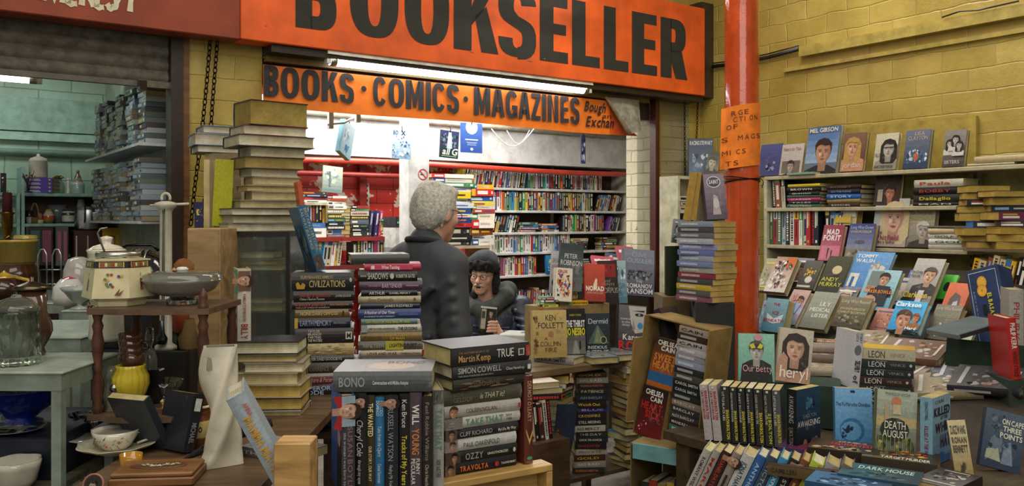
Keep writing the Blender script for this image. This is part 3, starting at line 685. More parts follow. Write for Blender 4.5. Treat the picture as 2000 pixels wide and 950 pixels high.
rowb(992,1085,5,'lowest back shelf','paperbacks on the lowest back shelf',hmin=.17,hmax=.19,wts=(6,3,2,1),lean=-.08)
def stb(px,k,n,place,group,L=.17,w=.11,Tm=.024,**kw):
 P=W(fa(px,SF)+L/2,SF+.012,zsv[k]+.0005);return stack_mini(P,TH,[rg.uniform(Tm*.7,Tm*1.2)for _ in range(n)],place,group,rg,L=L,w=w,**kw)
stb(1017,2,4,'the left flat pile on the third back shelf','flat books on the third back shelf',L=.2)
stb(1059,2,4,'the right flat pile on the third back shelf','flat books on the third back shelf',L=.19,wts=(1,2,4,0))
stb(1118,3,5,'the left flat pile on the fourth back shelf','flat books on the fourth back shelf',L=.19,wts=(3,1,3,0))
stb(1178,3,5,'the right flat pile on the fourth back shelf','flat books on the fourth back shelf',L=.18,wts=(6,1,1,0))
stb(1134,4,6,'the flat pile on the fifth back shelf','flat books on the fifth back shelf',L=.12)
stb(1160,4,3,'low pile, right on fifth back shelf','flat books on the fifth back shelf',L=.16)
stb(957,5,4,'flat pile, left end of lowest back shelf','flat books on the lowest back shelf',L=.15)
P=W(fa(1065,SF),SF-.0,zsv[4]+.001)
o=minibook('paperback',.168,.13,.02,'1f5f92',tr(*P)@rz(TH)@rx(-.1)@tr(0,0,.084)@M_OUT,front=[('v','12416e','2e86b4'),('n',3,.1,.1,.9,.6,['4aa0c0','1a4f80','8cc6d8'],26,.12),('r',.25,.6,.75,.68,'e0c860'),('r',.3,.7,.7,.77,'e0c860'),('n',5,.35,.1,.65,.5,['9ad4e4','0f3558'],10,.1)])
tag(o,'blue fantasy paperback facing out with a yellow title block on the fifth back shelf','book')
TB=1.78
zt2=fz(915,480,TB)
root=empty('wooden_shelf',FR);tag(root,'pale wooden shelf unit carrying the towers of thick reference books','shelf')
m=MB();m.box(fa(838,TB),fa(955,TB),TB-.02,TB+.3,zt2-.022,zt2,'b7a98c','wood');m.build('shelf_board',parent=root)
m=MB();m.box(fa(948,TB),fa(957,TB),TB-.0,TB+.3,.2,zt2-.022,'c4b48c','wood');m.build('side_panel',parent=root)
m=MB();m.box(fa(838,TB),fa(955,TB),TB-.02,TB+.3,fz(915,566,TB)-.02,fz(915,566,TB),'b7a98c','wood');m.build('lower_board',parent=root)
TOW=[(843,925,[(8,'c23a36','eee','d9d2c0'),(9,'2a4f9a','ddd','c9c3b2'),(9,'3c7a50','eee','d9d2c0'),(9,'d0ccc0','8a2020','3a6ea8'),(14,'d9b91c','1c1c20','2c2c2c'),(9,'dad7cf','7a2d2d','3a6ea8'),(10,'c9c9c9','1f3560','3a6ea8'),(12,'26477f','d9c25a','d9b91c'),(7,'d5cfc0','2c2c2c','8a2020'),(11,'1d3f74','d9c25a','d9662a'),(9,'dad7cf','b3262a','b3262a'),(16,'1e1e22','b9b4a4','e0ddd0'),(12,'1a1a1e','8a8a84','c9c3b2'),(9,'25252a','b9b4a4','c9c3b2')]),(919,968,[(9,'2a62b0','eee','d9a51c'),(14,'c02a2a','e8d8c8','d9a51c'),(10,'22549a','ddd','c9c3b2'),(9,'d9c23a','a02020','c9c3b2'),(7,'5d9a55','ddd','c9c3b2'),(8,'b33a36','ddd','2a4f9a'),(13,'1f8a55','e8e0c8','e3dcc4'),(17,'c23430','f0e8d8','f0e8d8'),(14,'7a3a22','d9c25a','d9a51c'),(8,'d5cfc0','4a4a4a','8a8a8a'),(12,'284a8c','e8e4d8','dad7cf')])]
for ti,(p0,p1,bs)in enumerate(TOW):
 d=at(p0,430,TB)[1];k=d/F;tot=(zt2-zt2);z=zt2+.0005
 for i,(h,c,m1,m2)in reversed(list(enumerate(bs))):
  T=h*k*.98;j=random.Random(ti*50+i);L=(p1-p0)*k/math.cos(TH)*j.uniform(.86,.97)
  P=W((fa(p0,TB)+fa(p1,TB))/2+j.uniform(-.012,.012),TB+j.uniform(0,.02),z)
  o=minibook('reference_book',L,.17,T,c,tr(*P)@rz(TH+j.uniform(-.06,.06)),marks=(m1,m2,j.randint(0,3)),rg=j);z+=T+.0005
  tag(o,'thick %s reference book in the %s tower behind the men, %s from the top'%({0:'multicoloured'}.get(0)and('red'if c[0]in 'cb'and c[2]in '23'else 'blue'if c[:2]in('2a','26','1d','22','28')else 'dark'if c[0]in '12'and c!='1f8a55'else 'green'if c in('3c7a50','5d9a55','1f8a55')else 'yellow'if c[:2]=='d9'else 'pale'if c[0]in 'cd'else 'brown'),('left','right')[ti],nth(i+1)),'book','reference books in the two towers')
zt3=fz(915,566,TB)
for j,(px,n,L,nm)in enumerate(((870,7,.20,'left'),(915,8,.16,'right'))):
 P=W(fa(px,TB)+.1,TB+.0,zt3+.0005)
 stack_mini(P,TH,[.034]*2+[.03]*(n-2),'%s pile under the wooden shelf'%nm,'books under the wooden shelf',rg,L=L,w=.15,wts=(3,1,2,3))
RB=2.1;rz0=fz(700,463,RB);r2=fz(620,452,RB)
root=empty('red_shelf',FR);tag(root,'red painted plank shelf under the piles by the flaking red wall','shelf')
m=MB();m.box(fa(665,RB),fa(800,RB),RB-.02,RB+.3,rz0-.03,rz0,'8f2a22','paint');m.build('shelf_board',parent=root)
m=MB();m.box(fa(560,RB),fa(664,RB),RB-.02,RB+.3,rz0-.03,rz0,'8f2a22','paint');m.build('shelf_board',parent=root)
m=MB();m.box(fa(662,RB),fa(667,RB),RB+.1,RB+.25,.2,rz0-.03,'7a241e','paint');m.build('shelf_post',parent=root)
rg=random.Random(21)
GP='flat books on the red shelf'
def st_px(px0,px1,ytop,place,B_,zb,n,wts=(4,2,4,1),flip=0,**kw):
 d=at((px0+px1)/2,430,B_)[1];H=fz((px0+px1)/2,ytop,B_)-zb;L=(px1-px0)*d/F/math.cos(TH)*.93
 ws=[rg.uniform(.6,1.4)for _ in range(n)];s=sum(ws);P=W((fa(px0,B_)+fa(px1,B_))/2,B_+.01,zb+.0005)
 return stack_mini(P,TH,[w_/s*H-.0006 for w_ in ws],place,kw.pop('group',GP),rg,L=L,w=.14,wts=wts,flip=flip,jit=.006,jyaw=.04,**kw)
st_px(641,676,383,'the tall pale pile by the flaking wall, under the card',RB,rz0,11)
st_px(687,722,402,'the dark pile in the middle of the red shelf',RB,rz0,8,wts=(5,2,1,3))
st_px(668,684,402,'the page-edge pile beside the middle of the red shelf',RB,rz0,9,flip=1)
st_px(745,772,428,'the pile with red spines at the right of the red shelf',RB,rz0,6,palette=['b33a36','c9c3b2','2e1c1c','b34a50','dad7cf','3c7a50'])
st_px(592,637,436,'low pile under the upright row, red shelf',RB,rz0,2,wts=(0,5,2,0))
P=W(fa(603,RB),RB+.02,fz(620,436,RB)+.001);row_upright(P,TH,fa(638,RB)-fa(603,RB),'the low pile at the left of the red shelf','upright books at the left of the red shelf',rg,hmin=.15,hmax=.165,wts=(2,1,5,0))
ztop=fz(620,395,RB)
m=MB();m.box(fa(596,RB),fa(640,RB),RB,RB+.18,fz(620,401,RB)-.0,fz(620,397,RB)+.004,'b3aa8c','card')
m.box(fa(637,RB),fa(640,RB),RB,RB+.18,fz(620,436,RB),fz(620,401,RB),'8c7a52','wood');tag(m.build('card_box',mx=FR),'small open box of upright books left on the red shelf','box')
P=W((fa(596,RB)+fa(638,RB))/2,RB+.01,fz(620,397,RB)+.005);stack_mini(P,TH,[.018,.022,.016,.02],'the pile on the small open box',GP,rg,L=.2,w=.14,wts=(2,2,4,0))
P=W(fa(632,RB),RB+.03,fz(620,397,RB)+.083)
o=minibook('annual',.2,.155,.012,'8a9a8c',tr(*P)@rz(TH)@rx(-.12)@ry(.08)@tr(0,0,.1)@M_OUT,front=[('v','5a6a6a','a9b49a'),('n',9,.05,.3,.95,.95,['c9cfa0','7a8a8a','a8b090','6a7a80'],22,.2),('r',.3,.2,.38,.8,'4a5a5a'),('e',.55,.72,.16,.1,'d9dcb0')])
tag(o,'large pale green picture book facing out high against the red brick','book')
for k,(px,w_,c,c2)in enumerate(((722,.02,'3b3f60','b9b4c4'),(733,.022,'3a3560','d0c8d8'),(741,.018,'b04a68','e8d0d0'))):
 P=W(fa(px,RB),RB+.02,rz0+.001);o=minibook('paperback',.2,.13,w_,c,tr(*P)@rz(TH)@ry(.12)@tr(0,0,.1)@M_UP,marks=(c2,c2,2));tag(o,'%s book leaning upright between two piles on the red shelf'%('navy','purple','pink')[k],'book')
rlow=fz(640,520,RB)
root=empty('lower_shelf',FR);tag(root,'lower red plank shelf holding a row of upright books','shelf')
m=MB();m.box(fa(560,RB),fa(800,RB),RB-.02,RB+.3,rlow-.03,rlow,'6e2a22','paint');m.build('shelf_board',parent=root)
P=W(fa(612,RB),RB,rlow+.001);row_upright(P,TH,fa(672,RB)-fa(612,RB),'the lower red shelf','upright books on the lower red shelf',rg,hmin=.17,hmax=.2,wts=(2,3,4,2),lean=-.12)
P=W(fa(690,RB),RB,rlow+.001);row_upright(P,TH,fa(765,RB)-fa(690,RB),'the right part of the lower red shelf','upright books on the lower red shelf',rg,hmin=.17,hmax=.2,wts=(6,2,1,1))
m=MB();m.box(fa(773,RB-.2),fa(800,RB-.2),RB-.2,RB+.1,fz(785,445,RB-.2)-.15,fz(785,445,RB-.2),'d0cec8','card');m.box(fa(774,RB-.2),fa(799,RB-.2),RB-.205,RB-.19,fz(785,440,RB-.2),fz(785,424,RB-.2),'2a2a2c','plastic');m.box(fa(773,RB-.2),fa(800,RB-.2),RB-.2,RB+.1,fz(785,445,RB-.2),fz(785,424,RB-.2),'3a3a3c','plastic')
m.box(fa(775,RB-.2),fa(795,RB-.2),RB-.215,RB-.205,fz(785,437,RB-.2),fz(785,433,RB-.2),'3fb080','plastic');m.box(fa(773,RB-.2),fa(800,RB-.2),RB-.2,RB+.1,rz0-.3,fz(785,445,RB-.2)-.15,'9a9890','card')
tag(m.build('grey_carton',mx=FR),'pale grey carton with a dark box on top beside the white pillar','box')
root=empty('white_rail_bracket',FR);HB=.9
tag(root,'white bent curtain rail with square brackets under the ceiling','rail')
m=MB();pa,pb=at(640,270,HB),at(705,222,HB)
m.tube([(fa(640,HB),HB,fz(640,243,HB)),(fa(672,HB),HB,fz(672,240,HB)),(fa(712,HB+.1),HB+.1,fz(712,218,HB+.1))],.007,'e4e2da','paint',8);m.build('rail_tube',parent=root)
for px,py in((646,238),(699,226)):
 m=MB();x,z=fa(px,HB),fz(px,py,HB);m.box(x-.014,x+.014,HB-.01,HB+.02,z-.04,z+.10,'e4e2da','paint');m.build('bracket',parent=root)
def hang(px,py,b_,L,Wd,cov,front,label,yaw=0,roll=0,T=.008,open_=False):
 x,z=fa(px,b_),fz(px,py,b_);M=tr(*W(x,b_,z))@rz(TH+yaw)@ry(roll)@tr(0,0,-L/2)
 o=book('comic',L,Wd,T,cov,M@tr(-Wd/2,0,0)@M_OUT,front=front,hard=False,pages='d9cba0')
 c=MB();c.tube([(-L/2-.03,Wd/2,T/2),(-L/2-.01,Wd/2,T/2+.01),(-L/2+.01,Wd/2,T/2+.006)],.003,'2a2a2a','metal',6);c.build('clip',parent=o)
 tag(o,label,'comic');return o
o=hang(675,243,1.0,.21,.15,'8fc4dc',[('v','a8d4e8','d0e6ee'),('n',4,.1,.3,.9,.9,['e8f2f4','8cc0d8','c4e0ea'],16,.25),('p',[(.35,.3),(.75,.36),(.55,.08)],'4a9ac4'),('t','A',.35,.15,.6,.35,'2f86b8','x')],'pale blue comic hanging open from the white rail',yaw=.7,roll=.35,T=.03)
hang(784,255,1.5,.20,.15,'b8cad8',[('v','7a9ab4','c8d6e0'),('n',8,0,0,1,.85,['dfe8ee','6f8ea8','a8bccb','3f5f80','f0f4f6'],60,.13),('t','X',.45,.84,.7,.98,'2f4a68','x'),('t','BO',.05,.84,.3,.98,'4a6a88','x')],'blue and white comic hanging left of the white pillar',roll=.03)
hang(878,256,1.3,.19,.15,'2a2a3a',[('v','1c3a30','3a3a6a'),('n',12,0,.3,1,1,['5a4a7a','7a8aa0','2a6a5a','181c28'],40,.16),('p',[(.35,.35),(.65,.35),(.58,.95),(.42,.95)],'c0ccd8'),('t','all G',.12,.12,.92,.36,'e4ead8','b',.2),('r',.1,.05,.9,.08,'a0b0a0')],'dark comic with a white tower and pale scrawled title, hanging right of the pillar',roll=.06)
hang(920,241,1.3,.21,.18,'3a5fb0',[('v','2f55a8','4a6fbc'),('e',.5,.86,.28,.24,'e8eef4'),('r',.2,.42,.8,.46,'d8e0f0'),('r',.25,.34,.75,.355,'c8d4ec'),('r',.3,.3,.7,.312,'c8d4ec'),('r',.28,.255,.72,.268,'c8d4ec'),('e',.5,.12,.07,.05,'e8eef4')],'royal blue poster card with a white disc hanging under the banner')
o=hang(1138,264,1.9,.25,.06,'3a3f66',[('n',2,0,0,1,1,['dde0ec','22264a','6a70a0','14183a'],24,.3)],'narrow navy and white comic hanging edge-on over the back shelves',yaw=.2)
m=MB();m.tube([W(fa(960+k*5.5,1.6),1.6,fz(960+k*5.5,252+34*math.sin(math.pi*min(1,k/15)),1.6))for k in range(16)],.004,'e8e8e4','plastic',6);tag(m.build('white_cable'),'white cable sagging in a deep loop against the soffit','cable')
m=MB();m.tube([W(fa(990+k*4,1.58),1.58,fz(990+k*4,255+26*math.sin(math.pi*k/11),1.58))for k in range(12)],.003,'dcdcd6','plastic',6);tag(m.build('white_cable'),'thinner white cable looping in front of the deeper one','cable')
def sdf_mesh(prims,h=.005,pad=.02):
 lo=np.array([9.,9,9]);hi=-lo
 for p in prims:
  if p.get('sub'):continue
  q=np.array(p['pts']);r=np.max(p['r']);lo=np.minimum(lo,q.min(0)-r);hi=np.maximum(hi,q.max(0)+r)
 lo-=pad;hi+=pad;n=np.ceil((hi-lo)/h).astype(int)+1
 D=np.full(n,1.0,np.float32)
 ax=[lo[i]+h*np.arange(n[i])for i in range(3)]
 for p in prims:
  q=np.array(p['pts'],float);r=p['r'];k=p.get('k',.02);m=np.max(r)+k*1.5+.03
  i0=np.maximum(0,((q.min(0)-m-lo)/h).astype(int));i1=np.minimum(n,((q.max(0)+m-lo)/h).astype(int)+2)
  sl=tuple(slice(a,b)for a,b in zip(i0,i1))
  X,Y,Z=np.meshgrid(ax[0][sl[0]],ax[1][sl[1]],ax[2][sl[2]],indexing='ij')
  P=np.stack([X,Y,Z],-1)
  if p['t']=='e':
   v=P-q[0]
   if 'rot'in p:v=v@p['rot'][:3,:3]
   rr=np.array(r);k0=np.linalg.norm(v/rr,axis=-1);k1=np.linalg.norm(v/(rr*rr),axis=-1)+1e-9
   d=k0*(k0-1)/k1
  else:
   a,b=q;ab_=b-a;t=np.clip(((P-a)@ab_)/(ab_@ab_+1e-12),0,1)
   d=np.linalg.norm(P-(a+t[...,None]*ab_),axis=-1)-(r[0]*(1-t)+r[1]*t)
  cur=D[sl]
  if p.get('sub'):
   hh=np.clip(.5-.5*(cur+d)/k,0,1);D[sl]=cur*(1-hh)+(-d)*hh+k*hh*(1-hh)
  else:
   hh=np.clip(.5+.5*(cur-d)/k,0,1);D[sl]=cur*(1-hh)+d*hh-k*hh*(1-hh)
 S=D<0;c=tuple(s-1 for s in D.shape)
 acc=np.zeros(c+(3,),np.float32);cnt=np.zeros(c,np.float32)
 cs=[(i,j,k)for i in(0,1)for j in(0,1)for k in(0,1)]
 V=lambda o:(slice(o[0],o[0]+c[0]),slice(o[1],o[1]+c[1]),slice(o[2],o[2]+c[2]))
 for a in cs:
  for axx in range(3):
   if a[axx]:continue
   b=list(a);b[axx]=1;da,db=D[V(a)],D[V(b)];m=(da<0)!=(db<0)
   t=np.where(m,da/np.where(m,da-db,1),0);pos=[np.full(c,float(a[i]),np.float32)for i in range(3)];pos[axx]=t
   for i in range(3):acc[...,i]+=pos[i]*m
   cnt+=m
 act=cnt>0;idx=np.full(c,-1,np.int64);idx[act]=np.arange(act.sum())
 I=np.argwhere(act);vs=lo+h*(I+acc[act]/cnt[act][:,None]);fs=[]
 for axx in range(3):
  o=[0,0,0];o[axx]=1
  s0=S[tuple(slice(0,S.shape[i]-o[i])for i in range(3))];s1=S[tuple(slice(o[i],S.shape[i])for i in range(3))]
  E=np.argwhere(s0!=s1);u,w=[(1,2),(2,0),(0,1)][axx]
  ok=(E[:,u]>0)&(E[:,w]>0)&(E[:,u]<c[u])&(E[:,w]<c[w]);E=E[ok]
  q=[]
  for du,dw in((-1,-1),(0,-1),(0,0),(-1,0)):
   e=E.copy();e[:,u]+=du;e[:,w]+=dw;q.append(idx[e[:,0],e[:,1],e[:,2]])
  q=np.stack(q,1);fl=s0[E[:,0],E[:,1],E[:,2]];q[~fl]=q[~fl][:,::-1];fs.append(q)
 fs=np.concatenate(fs);fs=fs[(fs>=0).all(1)]
 return vs,fs.tolist()
def C_(a,b,ra,rb=None,k=.02,**kw):return dict(t='c',pts=[a,b],r=(ra,ra if rb is None else rb),k=k,**kw)
def E_(c,r,k=.02,**kw):return dict(t='e',pts=[c],r=r,k=k,**kw)
def chainp(ps,rs,k=.015):return[C_(ps[i],ps[i+1],rs[i],rs[i+1],k)for i in range(len(ps)-1)]
def blob(name,prims,col,m,parent=None,mx=None,h=.006,colf=None):
 vs,fs=sdf_mesh(prims,h);b=MB()
 cols=[col]*len(fs)if colf is None else[colf(vs[f[0]])for f in fs]
 b.add(vs,fs,cols,m,True);return b.build(name,parent=parent,mx=mx)
def handp(w,d,palm_n,curl,s=1.0,right=True):
 """wrist, direction of fingers, palm normal; five separate fingers"""
 w=np.array(w,float);d=np.array(d,float);d/=np.linalg.norm(d);n=np.array(palm_n,float);n-=d*(n@d);n/=np.linalg.norm(n)
 x=np.cross(d,n)*(1 if right else-1);out=[C_(w,w+d*.04*s,.024*s,.027*s,.012)]
 out+=[E_(w+d*.055*s,(.0001+.036*s,)*3,.01)]if False else[C_(w+d*.045*s-x*.018*s,w+d*.085*s-x*.024*s,.017*s,.013*s,.012),C_(w+d*.045*s+x*.018*s,w+d*.085*s+x*.026*s,.017*s,.013*s,.012),C_(w+d*.05*s,w+d*.088*s,.017*s,.013*s,.01)]
 for i,(o,L)in enumerate(((.028,.066),(.0095,.076),(-.0095,.071),(-.028,.056))):
  p=w+d*.088*s+x*o*s;a=0;r=.0088*s
  for j,f in enumerate((.42,.32,.26)):
   a+=curl*(.7 if j==0 else 1)+i*.04;q=p+(d*math.cos(a)+n*math.sin(a))*L*f*s;out.append(C_(p,q,r,r*.9,.003));p,r=q,r*.92
 p=w+d*.03*s+x*.026*s
 for f,e in((.035,.9),(.03,.5),(.024,.2)):
  q=p+(d*.62+x*e*.8+n*.75*(1.1-e))*f*s;out.append(C_(p,q,.0115*s,.0095*s,.006));p=q
 return out
def headp(c,h=1.0):
 """head facing -y around centre c (between the ears)"""
 c=np.array(c,float);P=lambda x,y,z:c+np.array([x,y,z])*h
 return[E_(P(0,.012,.03),(.077*h,.098*h,.098*h),.01),E_(P(0,-.028,-.045),(.058*h,.062*h,.062*h),.03),E_(P(0,-.064,-.098),(.026*h,.02*h,.02*h),.03),C_(P(-.036,-.07,.022),P(.036,-.07,.022),.014*h,.014*h,.018),C_(P(0,-.084,.012),P(0,-.108,-.028),.0085*h,.014*h,.012),C_(P(-.013,-.094,-.032),P(.013,-.094,-.032),.0085*h,.0085*h,.006),E_(P(-.042,-.06,-.022),(.022*h,)*3,.02),E_(P(.042,-.06,-.022),(.022*h,)*3,.02),C_(P(-.02,-.082,-.058),P(.02,-.082,-.058),.008*h,.008*h,.01),C_(P(-.016,-.08,-.074),P(.016,-.08,-.074),.0085*h,.0085*h,.01),E_(P(-.031,-.092,.004),(.017*h,.012*h,.011*h),.008,sub=True),E_(P(.031,-.092,.004),(.017*h,.012*h,.011*h),.008,sub=True),E_(P(-.08,.012,-.005),(.01*h,.019*h,.032*h),.006),E_(P(.08,.012,-.005),(.01*h,.019*h,.032*h),.006)]
def headmove(ps,M):
 out=[]
 for p in ps:
  p=dict(p);p['pts']=[(M@np.array([*q,1.]))[:3]for q in p['pts']]
  if p['t']=='e'and not(p['r'][0]==p['r'][1]==p['r'][2]):p['rot']=M[:3,:3]@p.get('rot',np.eye(3))[:3,:3]if 'rot'in p else M[:3,:3]
  out.append(p)
 return out
MX=tr(pix(838,428,3.62)[0],3.62,0)@rz(R(-38))@rz(math.pi)
hc=(-.012,-.035,1.620)
HM=tr(*hc)@rx(R(7))@rz(R(-4))
rootp=None
arm=lambda s:[(s*.145,.02,1.425),(s*.215,.07,1.14),(s*.16,-.12,.97)]
body=headmove(headp((0,0,0),1.0),HM)+[C_((0,.02,1.43),(0,-.01,1.56),.062,.056,.03)]
body+=[E_((0,.01,1.28),(.17,.11,.2),.04),E_((0,-.01,1.02),(.16,.12,.2),.05)]
for s in(1,-1):
 a=arm(s);body+=[C_((s*.06,.02,1.39),a[0],.045,.04,.03),C_(a[0],a[1],.045,.04,.03),C_(a[1],a[2],.04,.028,.02)]
 body+=[C_((s*.09,0,.93),(s*.10,-.01,.5),.08,.055,.04),C_((s*.10,-.01,.5),(s*.11,.02,.09),.05,.035,.02),C_((s*.11,.03,.05),(s*.12,-.12,.04),.035,.03,.02)]
 body+=handp(a[2],(-s*.5,-1,-.1),(0,0,-1)if s>0 else(0,0,-1),.55,right=(s<0))
man=blob('person',body,'c89a84','skin',mx=MX,h=.0055)
tag(man,'standing person seen from behind with short grey hair, glasses and dark jacket','person')
jk=[E_((0,.015,1.30),(.17,.13,.21),.05),E_((0,0,1.08),(.17,.15,.22),.05),E_((0,0,.90),(.19,.15,.13),.06),C_((-.10,.03,1.435),(.10,.03,1.435),.062,.062,.05),C_((0,.035,1.44),(0,.02,1.50),.078,.072,.03)]
for s in(1,-1):
 a=arm(s);jk+=[C_((s*.09,.03,1.43),(s*.15,.02,1.41),.06,.062,.04),C_((s*.15,.02,1.41),a[1],.064,.062,.03),C_(a[1],tuple(np.array(a[2])+np.array([s*.01,.04,.0])),.06,.045,.025)]
 for t in(.35,.55,.75,.9):
  p=np.array(a[0])*(1-t)+np.array(a[1])*t;jk.append(C_(p+np.array([-.035,.05,.02]),p+np.array([.045,.04,-.03]),.016,.014,.02))
jk.append(C_((0,-.02,1.50),(0,-.08,1.66),.06,.05,.01,sub=True))
for x0,z0,x1,z1 in((-.14,1.32,.05,1.18),(.15,1.3,.0,1.12),(-.12,1.12,.12,1.02),(-.15,1.02,.1,.94)):jk.append(C_((x0,.13,z0),(x1,.145,z1),.012,.01,.03))
jacket=blob('jacket',jk,'3f4246','jacket',parent=man,h=.007)
b=MB();b.tube([(.075*math.cos(t),.028+.07*math.sin(t),1.505+.012*math.sin(t))for t in np.linspace(-2.6+math.pi/2+1.0,3.6,16)],.013,'26282b','cloth',8);b.build('collar',parent=man)
tz=[]
for s in(1,-1):tz+=[C_((s*.09,0,.92),(s*.10,-.01,.5),.095,.07,.05),C_((s*.10,-.01,.5),(s*.11,.02,.10),.068,.06,.03)]
blob('trousers',tz,'2b2c30','cloth',parent=man,h=.01)
for s in(1,-1):blob('shoe',[C_((s*.11,.04,.045),(s*.12,-.13,.04),.045,.042,.02)],'1a1714','plastic',parent=man,h=.008)
hair=[E_((0,.022,.045),(.085,.104,.098),.02),E_((0,.055,-.01),(.075,.066,.075),.03),E_((-.062,.02,.01),(.024,.05,.05),.02),E_((.062,.02,.01),(.024,.05,.05),.02),E_((0,-.05,.10),(.06,.035,.03),.03),E_((0,-.12,-.02),(.10,.075,.12),.01,sub=True)]
rgh=random.Random(5)
for k in range(30):
 t=rgh.uniform(-.4,math.pi+.4);z=rgh.uniform(-.05,.13);r=math.sqrt(max(.05,1-((z-.04)/.11)**2));x,y=.083*r*math.cos(t),.022+.102*r*math.sin(t)
 hair.append(C_((x,y,z),(x*1.02,y*1.02+.004,z-.03),.006,.004,.006))
blob('hair',headmove(hair,HM),'b9b5aa','hair',parent=man,h=.0045)
def glasses(parent,M,col,span=.034,y=-.1,z=.006,arms=True,rr=.02):
 b=MB();T=lambda p:(M@np.array([*p,1.]))[:3]
 for s in(1,-1):
  b.tube([T((s*span+rr*1.15*math.cos(t),y+.004*abs(math.cos(t)),z-.004+rr*.8*math.sin(t)))for t in np.linspace(0,2*math.pi,17)],.0016,col,'metal',6,cap=False)
  b.tube([T((s*(span+rr),y+.004,z+.004)),T((s*.083,-.05,z+.012)),T((s*.086,.012,z+.012)),T((s*.084,.03,z-.008))],.0016,col,'metal',6)
 b.tube([T((-span+rr,y,z)),T((0,y-.003,z+.005)),T((span-rr,y,z))],.0016,col,'metal',6)
 return b.build('glasses',parent=parent)
glasses(man,HM,'2a2a2c')
D2=5.5;P2=pix(946,428,D2)
MX2=tr(P2[0],D2,0)
HM2=tr(-.006,-.02,1.235)@rz(R(-17))@rx(R(4))@ry(R(3))
hp=headp((0,0,0),1.0)+[E_((0,-.098,-.067),(.014,.012,.006),.004,sub=True)]
sh=lambda s:(s*.185+.05,.05,1.02)
RW_=(.052,-.245,.925)
body=headmove(hp,HM2)+[C_((.03,.03,1.05),(.0,0,1.17),.06,.055,.03),E_((.05,.04,.88),(.17,.11,.18),.04),E_((.05,.02,.62),(.17,.13,.16),.05)]
elb=(.285,-.10,.80)
body+=[C_((.1,.05,1.03),sh(1),.05,.05,.04),C_(sh(1),elb,.045,.04,.02),C_(elb,(.10,-.235,.885),.038,.027,.02)]
body+=[C_((.0,.05,1.03),sh(-1),.05,.05,.04),C_(sh(-1),(-.19,-.02,.76),.045,.04,.02),C_((-.19,-.02,.76),(-.08,-.22,.70),.038,.027,.02)]
body+=handp((-.08,-.22,.70),(.6,-.6,.2),(0,0,-1),.5,right=False)
wv=np.array((.10,-.235,.885));bk0=np.array([.055,-.258,.955])
body+=[C_(wv,(.078,-.232,.925),.026,.027,.012),C_((.084,-.232,.905),(.074,-.236,.955),.022,.017,.014)]
for i,z in enumerate((.958,.939,.920,.902)):
 body+=[C_((.083,-.240,z),(.078,-.270,z+.004),.0105,.010,.006),C_((.078,-.270,z+.004),(.052,-.277,z+.006),.010,.0095,.003),C_((.052,-.277,z+.006),(.036-.003*i,-.272,z+.003),.0095,.008,.003)]
body+=[C_((.075,-.225,.945),(.058,-.228,.985),.012,.010,.008),C_((.058,-.228,.985),(.045,-.236,1.0),.010,.009,.004)]
for s in(1,-1):body+=[C_((.05+s*.09,0,.52),(.05+s*.13,-.40,.50),.08,.06,.03),C_((.05+s*.13,-.40,.50),(.05+s*.13,-.38,.08),.05,.04,.02),C_((.05+s*.13,-.37,.05),(.05+s*.14,-.5,.04),.035,.03,.02)]
man2=blob('person',body,'d6a48e','skin',mx=MX2,h=.0045)
tag(man2,'seated person in a dark fur hat and navy coat holding up a small booklet','person')
ct=[E_((.05,.05,.90),(.205,.155,.19),.05),E_((.05,.03,.66),(.215,.19,.2),.05),E_((.05,.02,.50),(.22,.2,.12),.05),C_((-.1,.05,1.015),(.20,.05,1.015),.075,.075,.05)]
ct+=[C_(sh(1),(.262,0,.89),.083,.083,.03),C_((.262,0,.89),elb,.083,.074,.03),C_(elb,(.135,-.215,.865),.072,.045,.02)]
ct+=[C_(sh(-1),(-.19,-.02,.76),.08,.07,.03),C_((-.19,-.02,.76),(-.10,-.2,.70),.066,.045,.02)]
for t in(.2,.4,.6,.8,1.0):
 p=np.array(sh(1))*(1-t)+np.array(elb)*t;ct.append(C_(p+np.array([-.05,-.07,.03]),p+np.array([.07,-.045,-.02]),.014,.014,.02))
for t in(.25,.5,.75):
 p=np.array(elb)*(1-t)+np.array((.135,-.215,.865))*t;ct.append(C_(p+np.array([-.03,-.06,.045]),p+np.array([.02,-.06,-.04]),.012,.012,.018))
for k in range(7):z=.62+k*.05;ct.append(C_((-.06,-.13,z),(.16,-.115,z+.03*math.sin(k*2.)),.012,.012,.02))
blob('coat',ct,'2a3448','nylon',parent=man2,h=.008)
blob('hood',[C_((-.10,-.05,1.065),(-.05,-.12,1.03),.035,.04,.03),C_((-.05,-.12,1.03),(.06,-.125,1.035),.042,.045,.03),C_((.06,-.125,1.035),(.14,-.05,1.10),.045,.05,.03),C_((.14,-.05,1.10),(.15,.05,1.13),.05,.055,.03),C_((.15,.06,1.13),(0,.12,1.12),.055,.055,.04),C_((0,.12,1.12),(-.1,.03,1.09),.055,.04,.04),C_((-.02,-.15,1.0),(.01,-.16,.90),.035,.03,.03)],'3d403a','cloth',parent=man2,h=.007)
tz=[]
for s in(1,-1):tz+=[C_((.05+s*.09,0,.52),(.05+s*.13,-.40,.50),.095,.078,.04),C_((.05+s*.13,-.40,.50),(.05+s*.13,-.38,.10),.075,.062,.03)]
blob('trousers',tz,'2b2c33','cloth',parent=man2,h=.01)
for s in(1,-1):blob('shoe',[C_((.05+s*.13,-.36,.045),(.05+s*.14,-.52,.04),.047,.042,.02)],'1a1714','plastic',parent=man2,h=.008)
hat=headmove([E_((0,.02,.10),(.086,.10,.066),.02),C_((-.06,-.02,.07),(.06,-.02,.07),.05,.05,.03)],HM2)
blob('fur_hat',hat,'303236','cloth',parent=man2,h=.006)
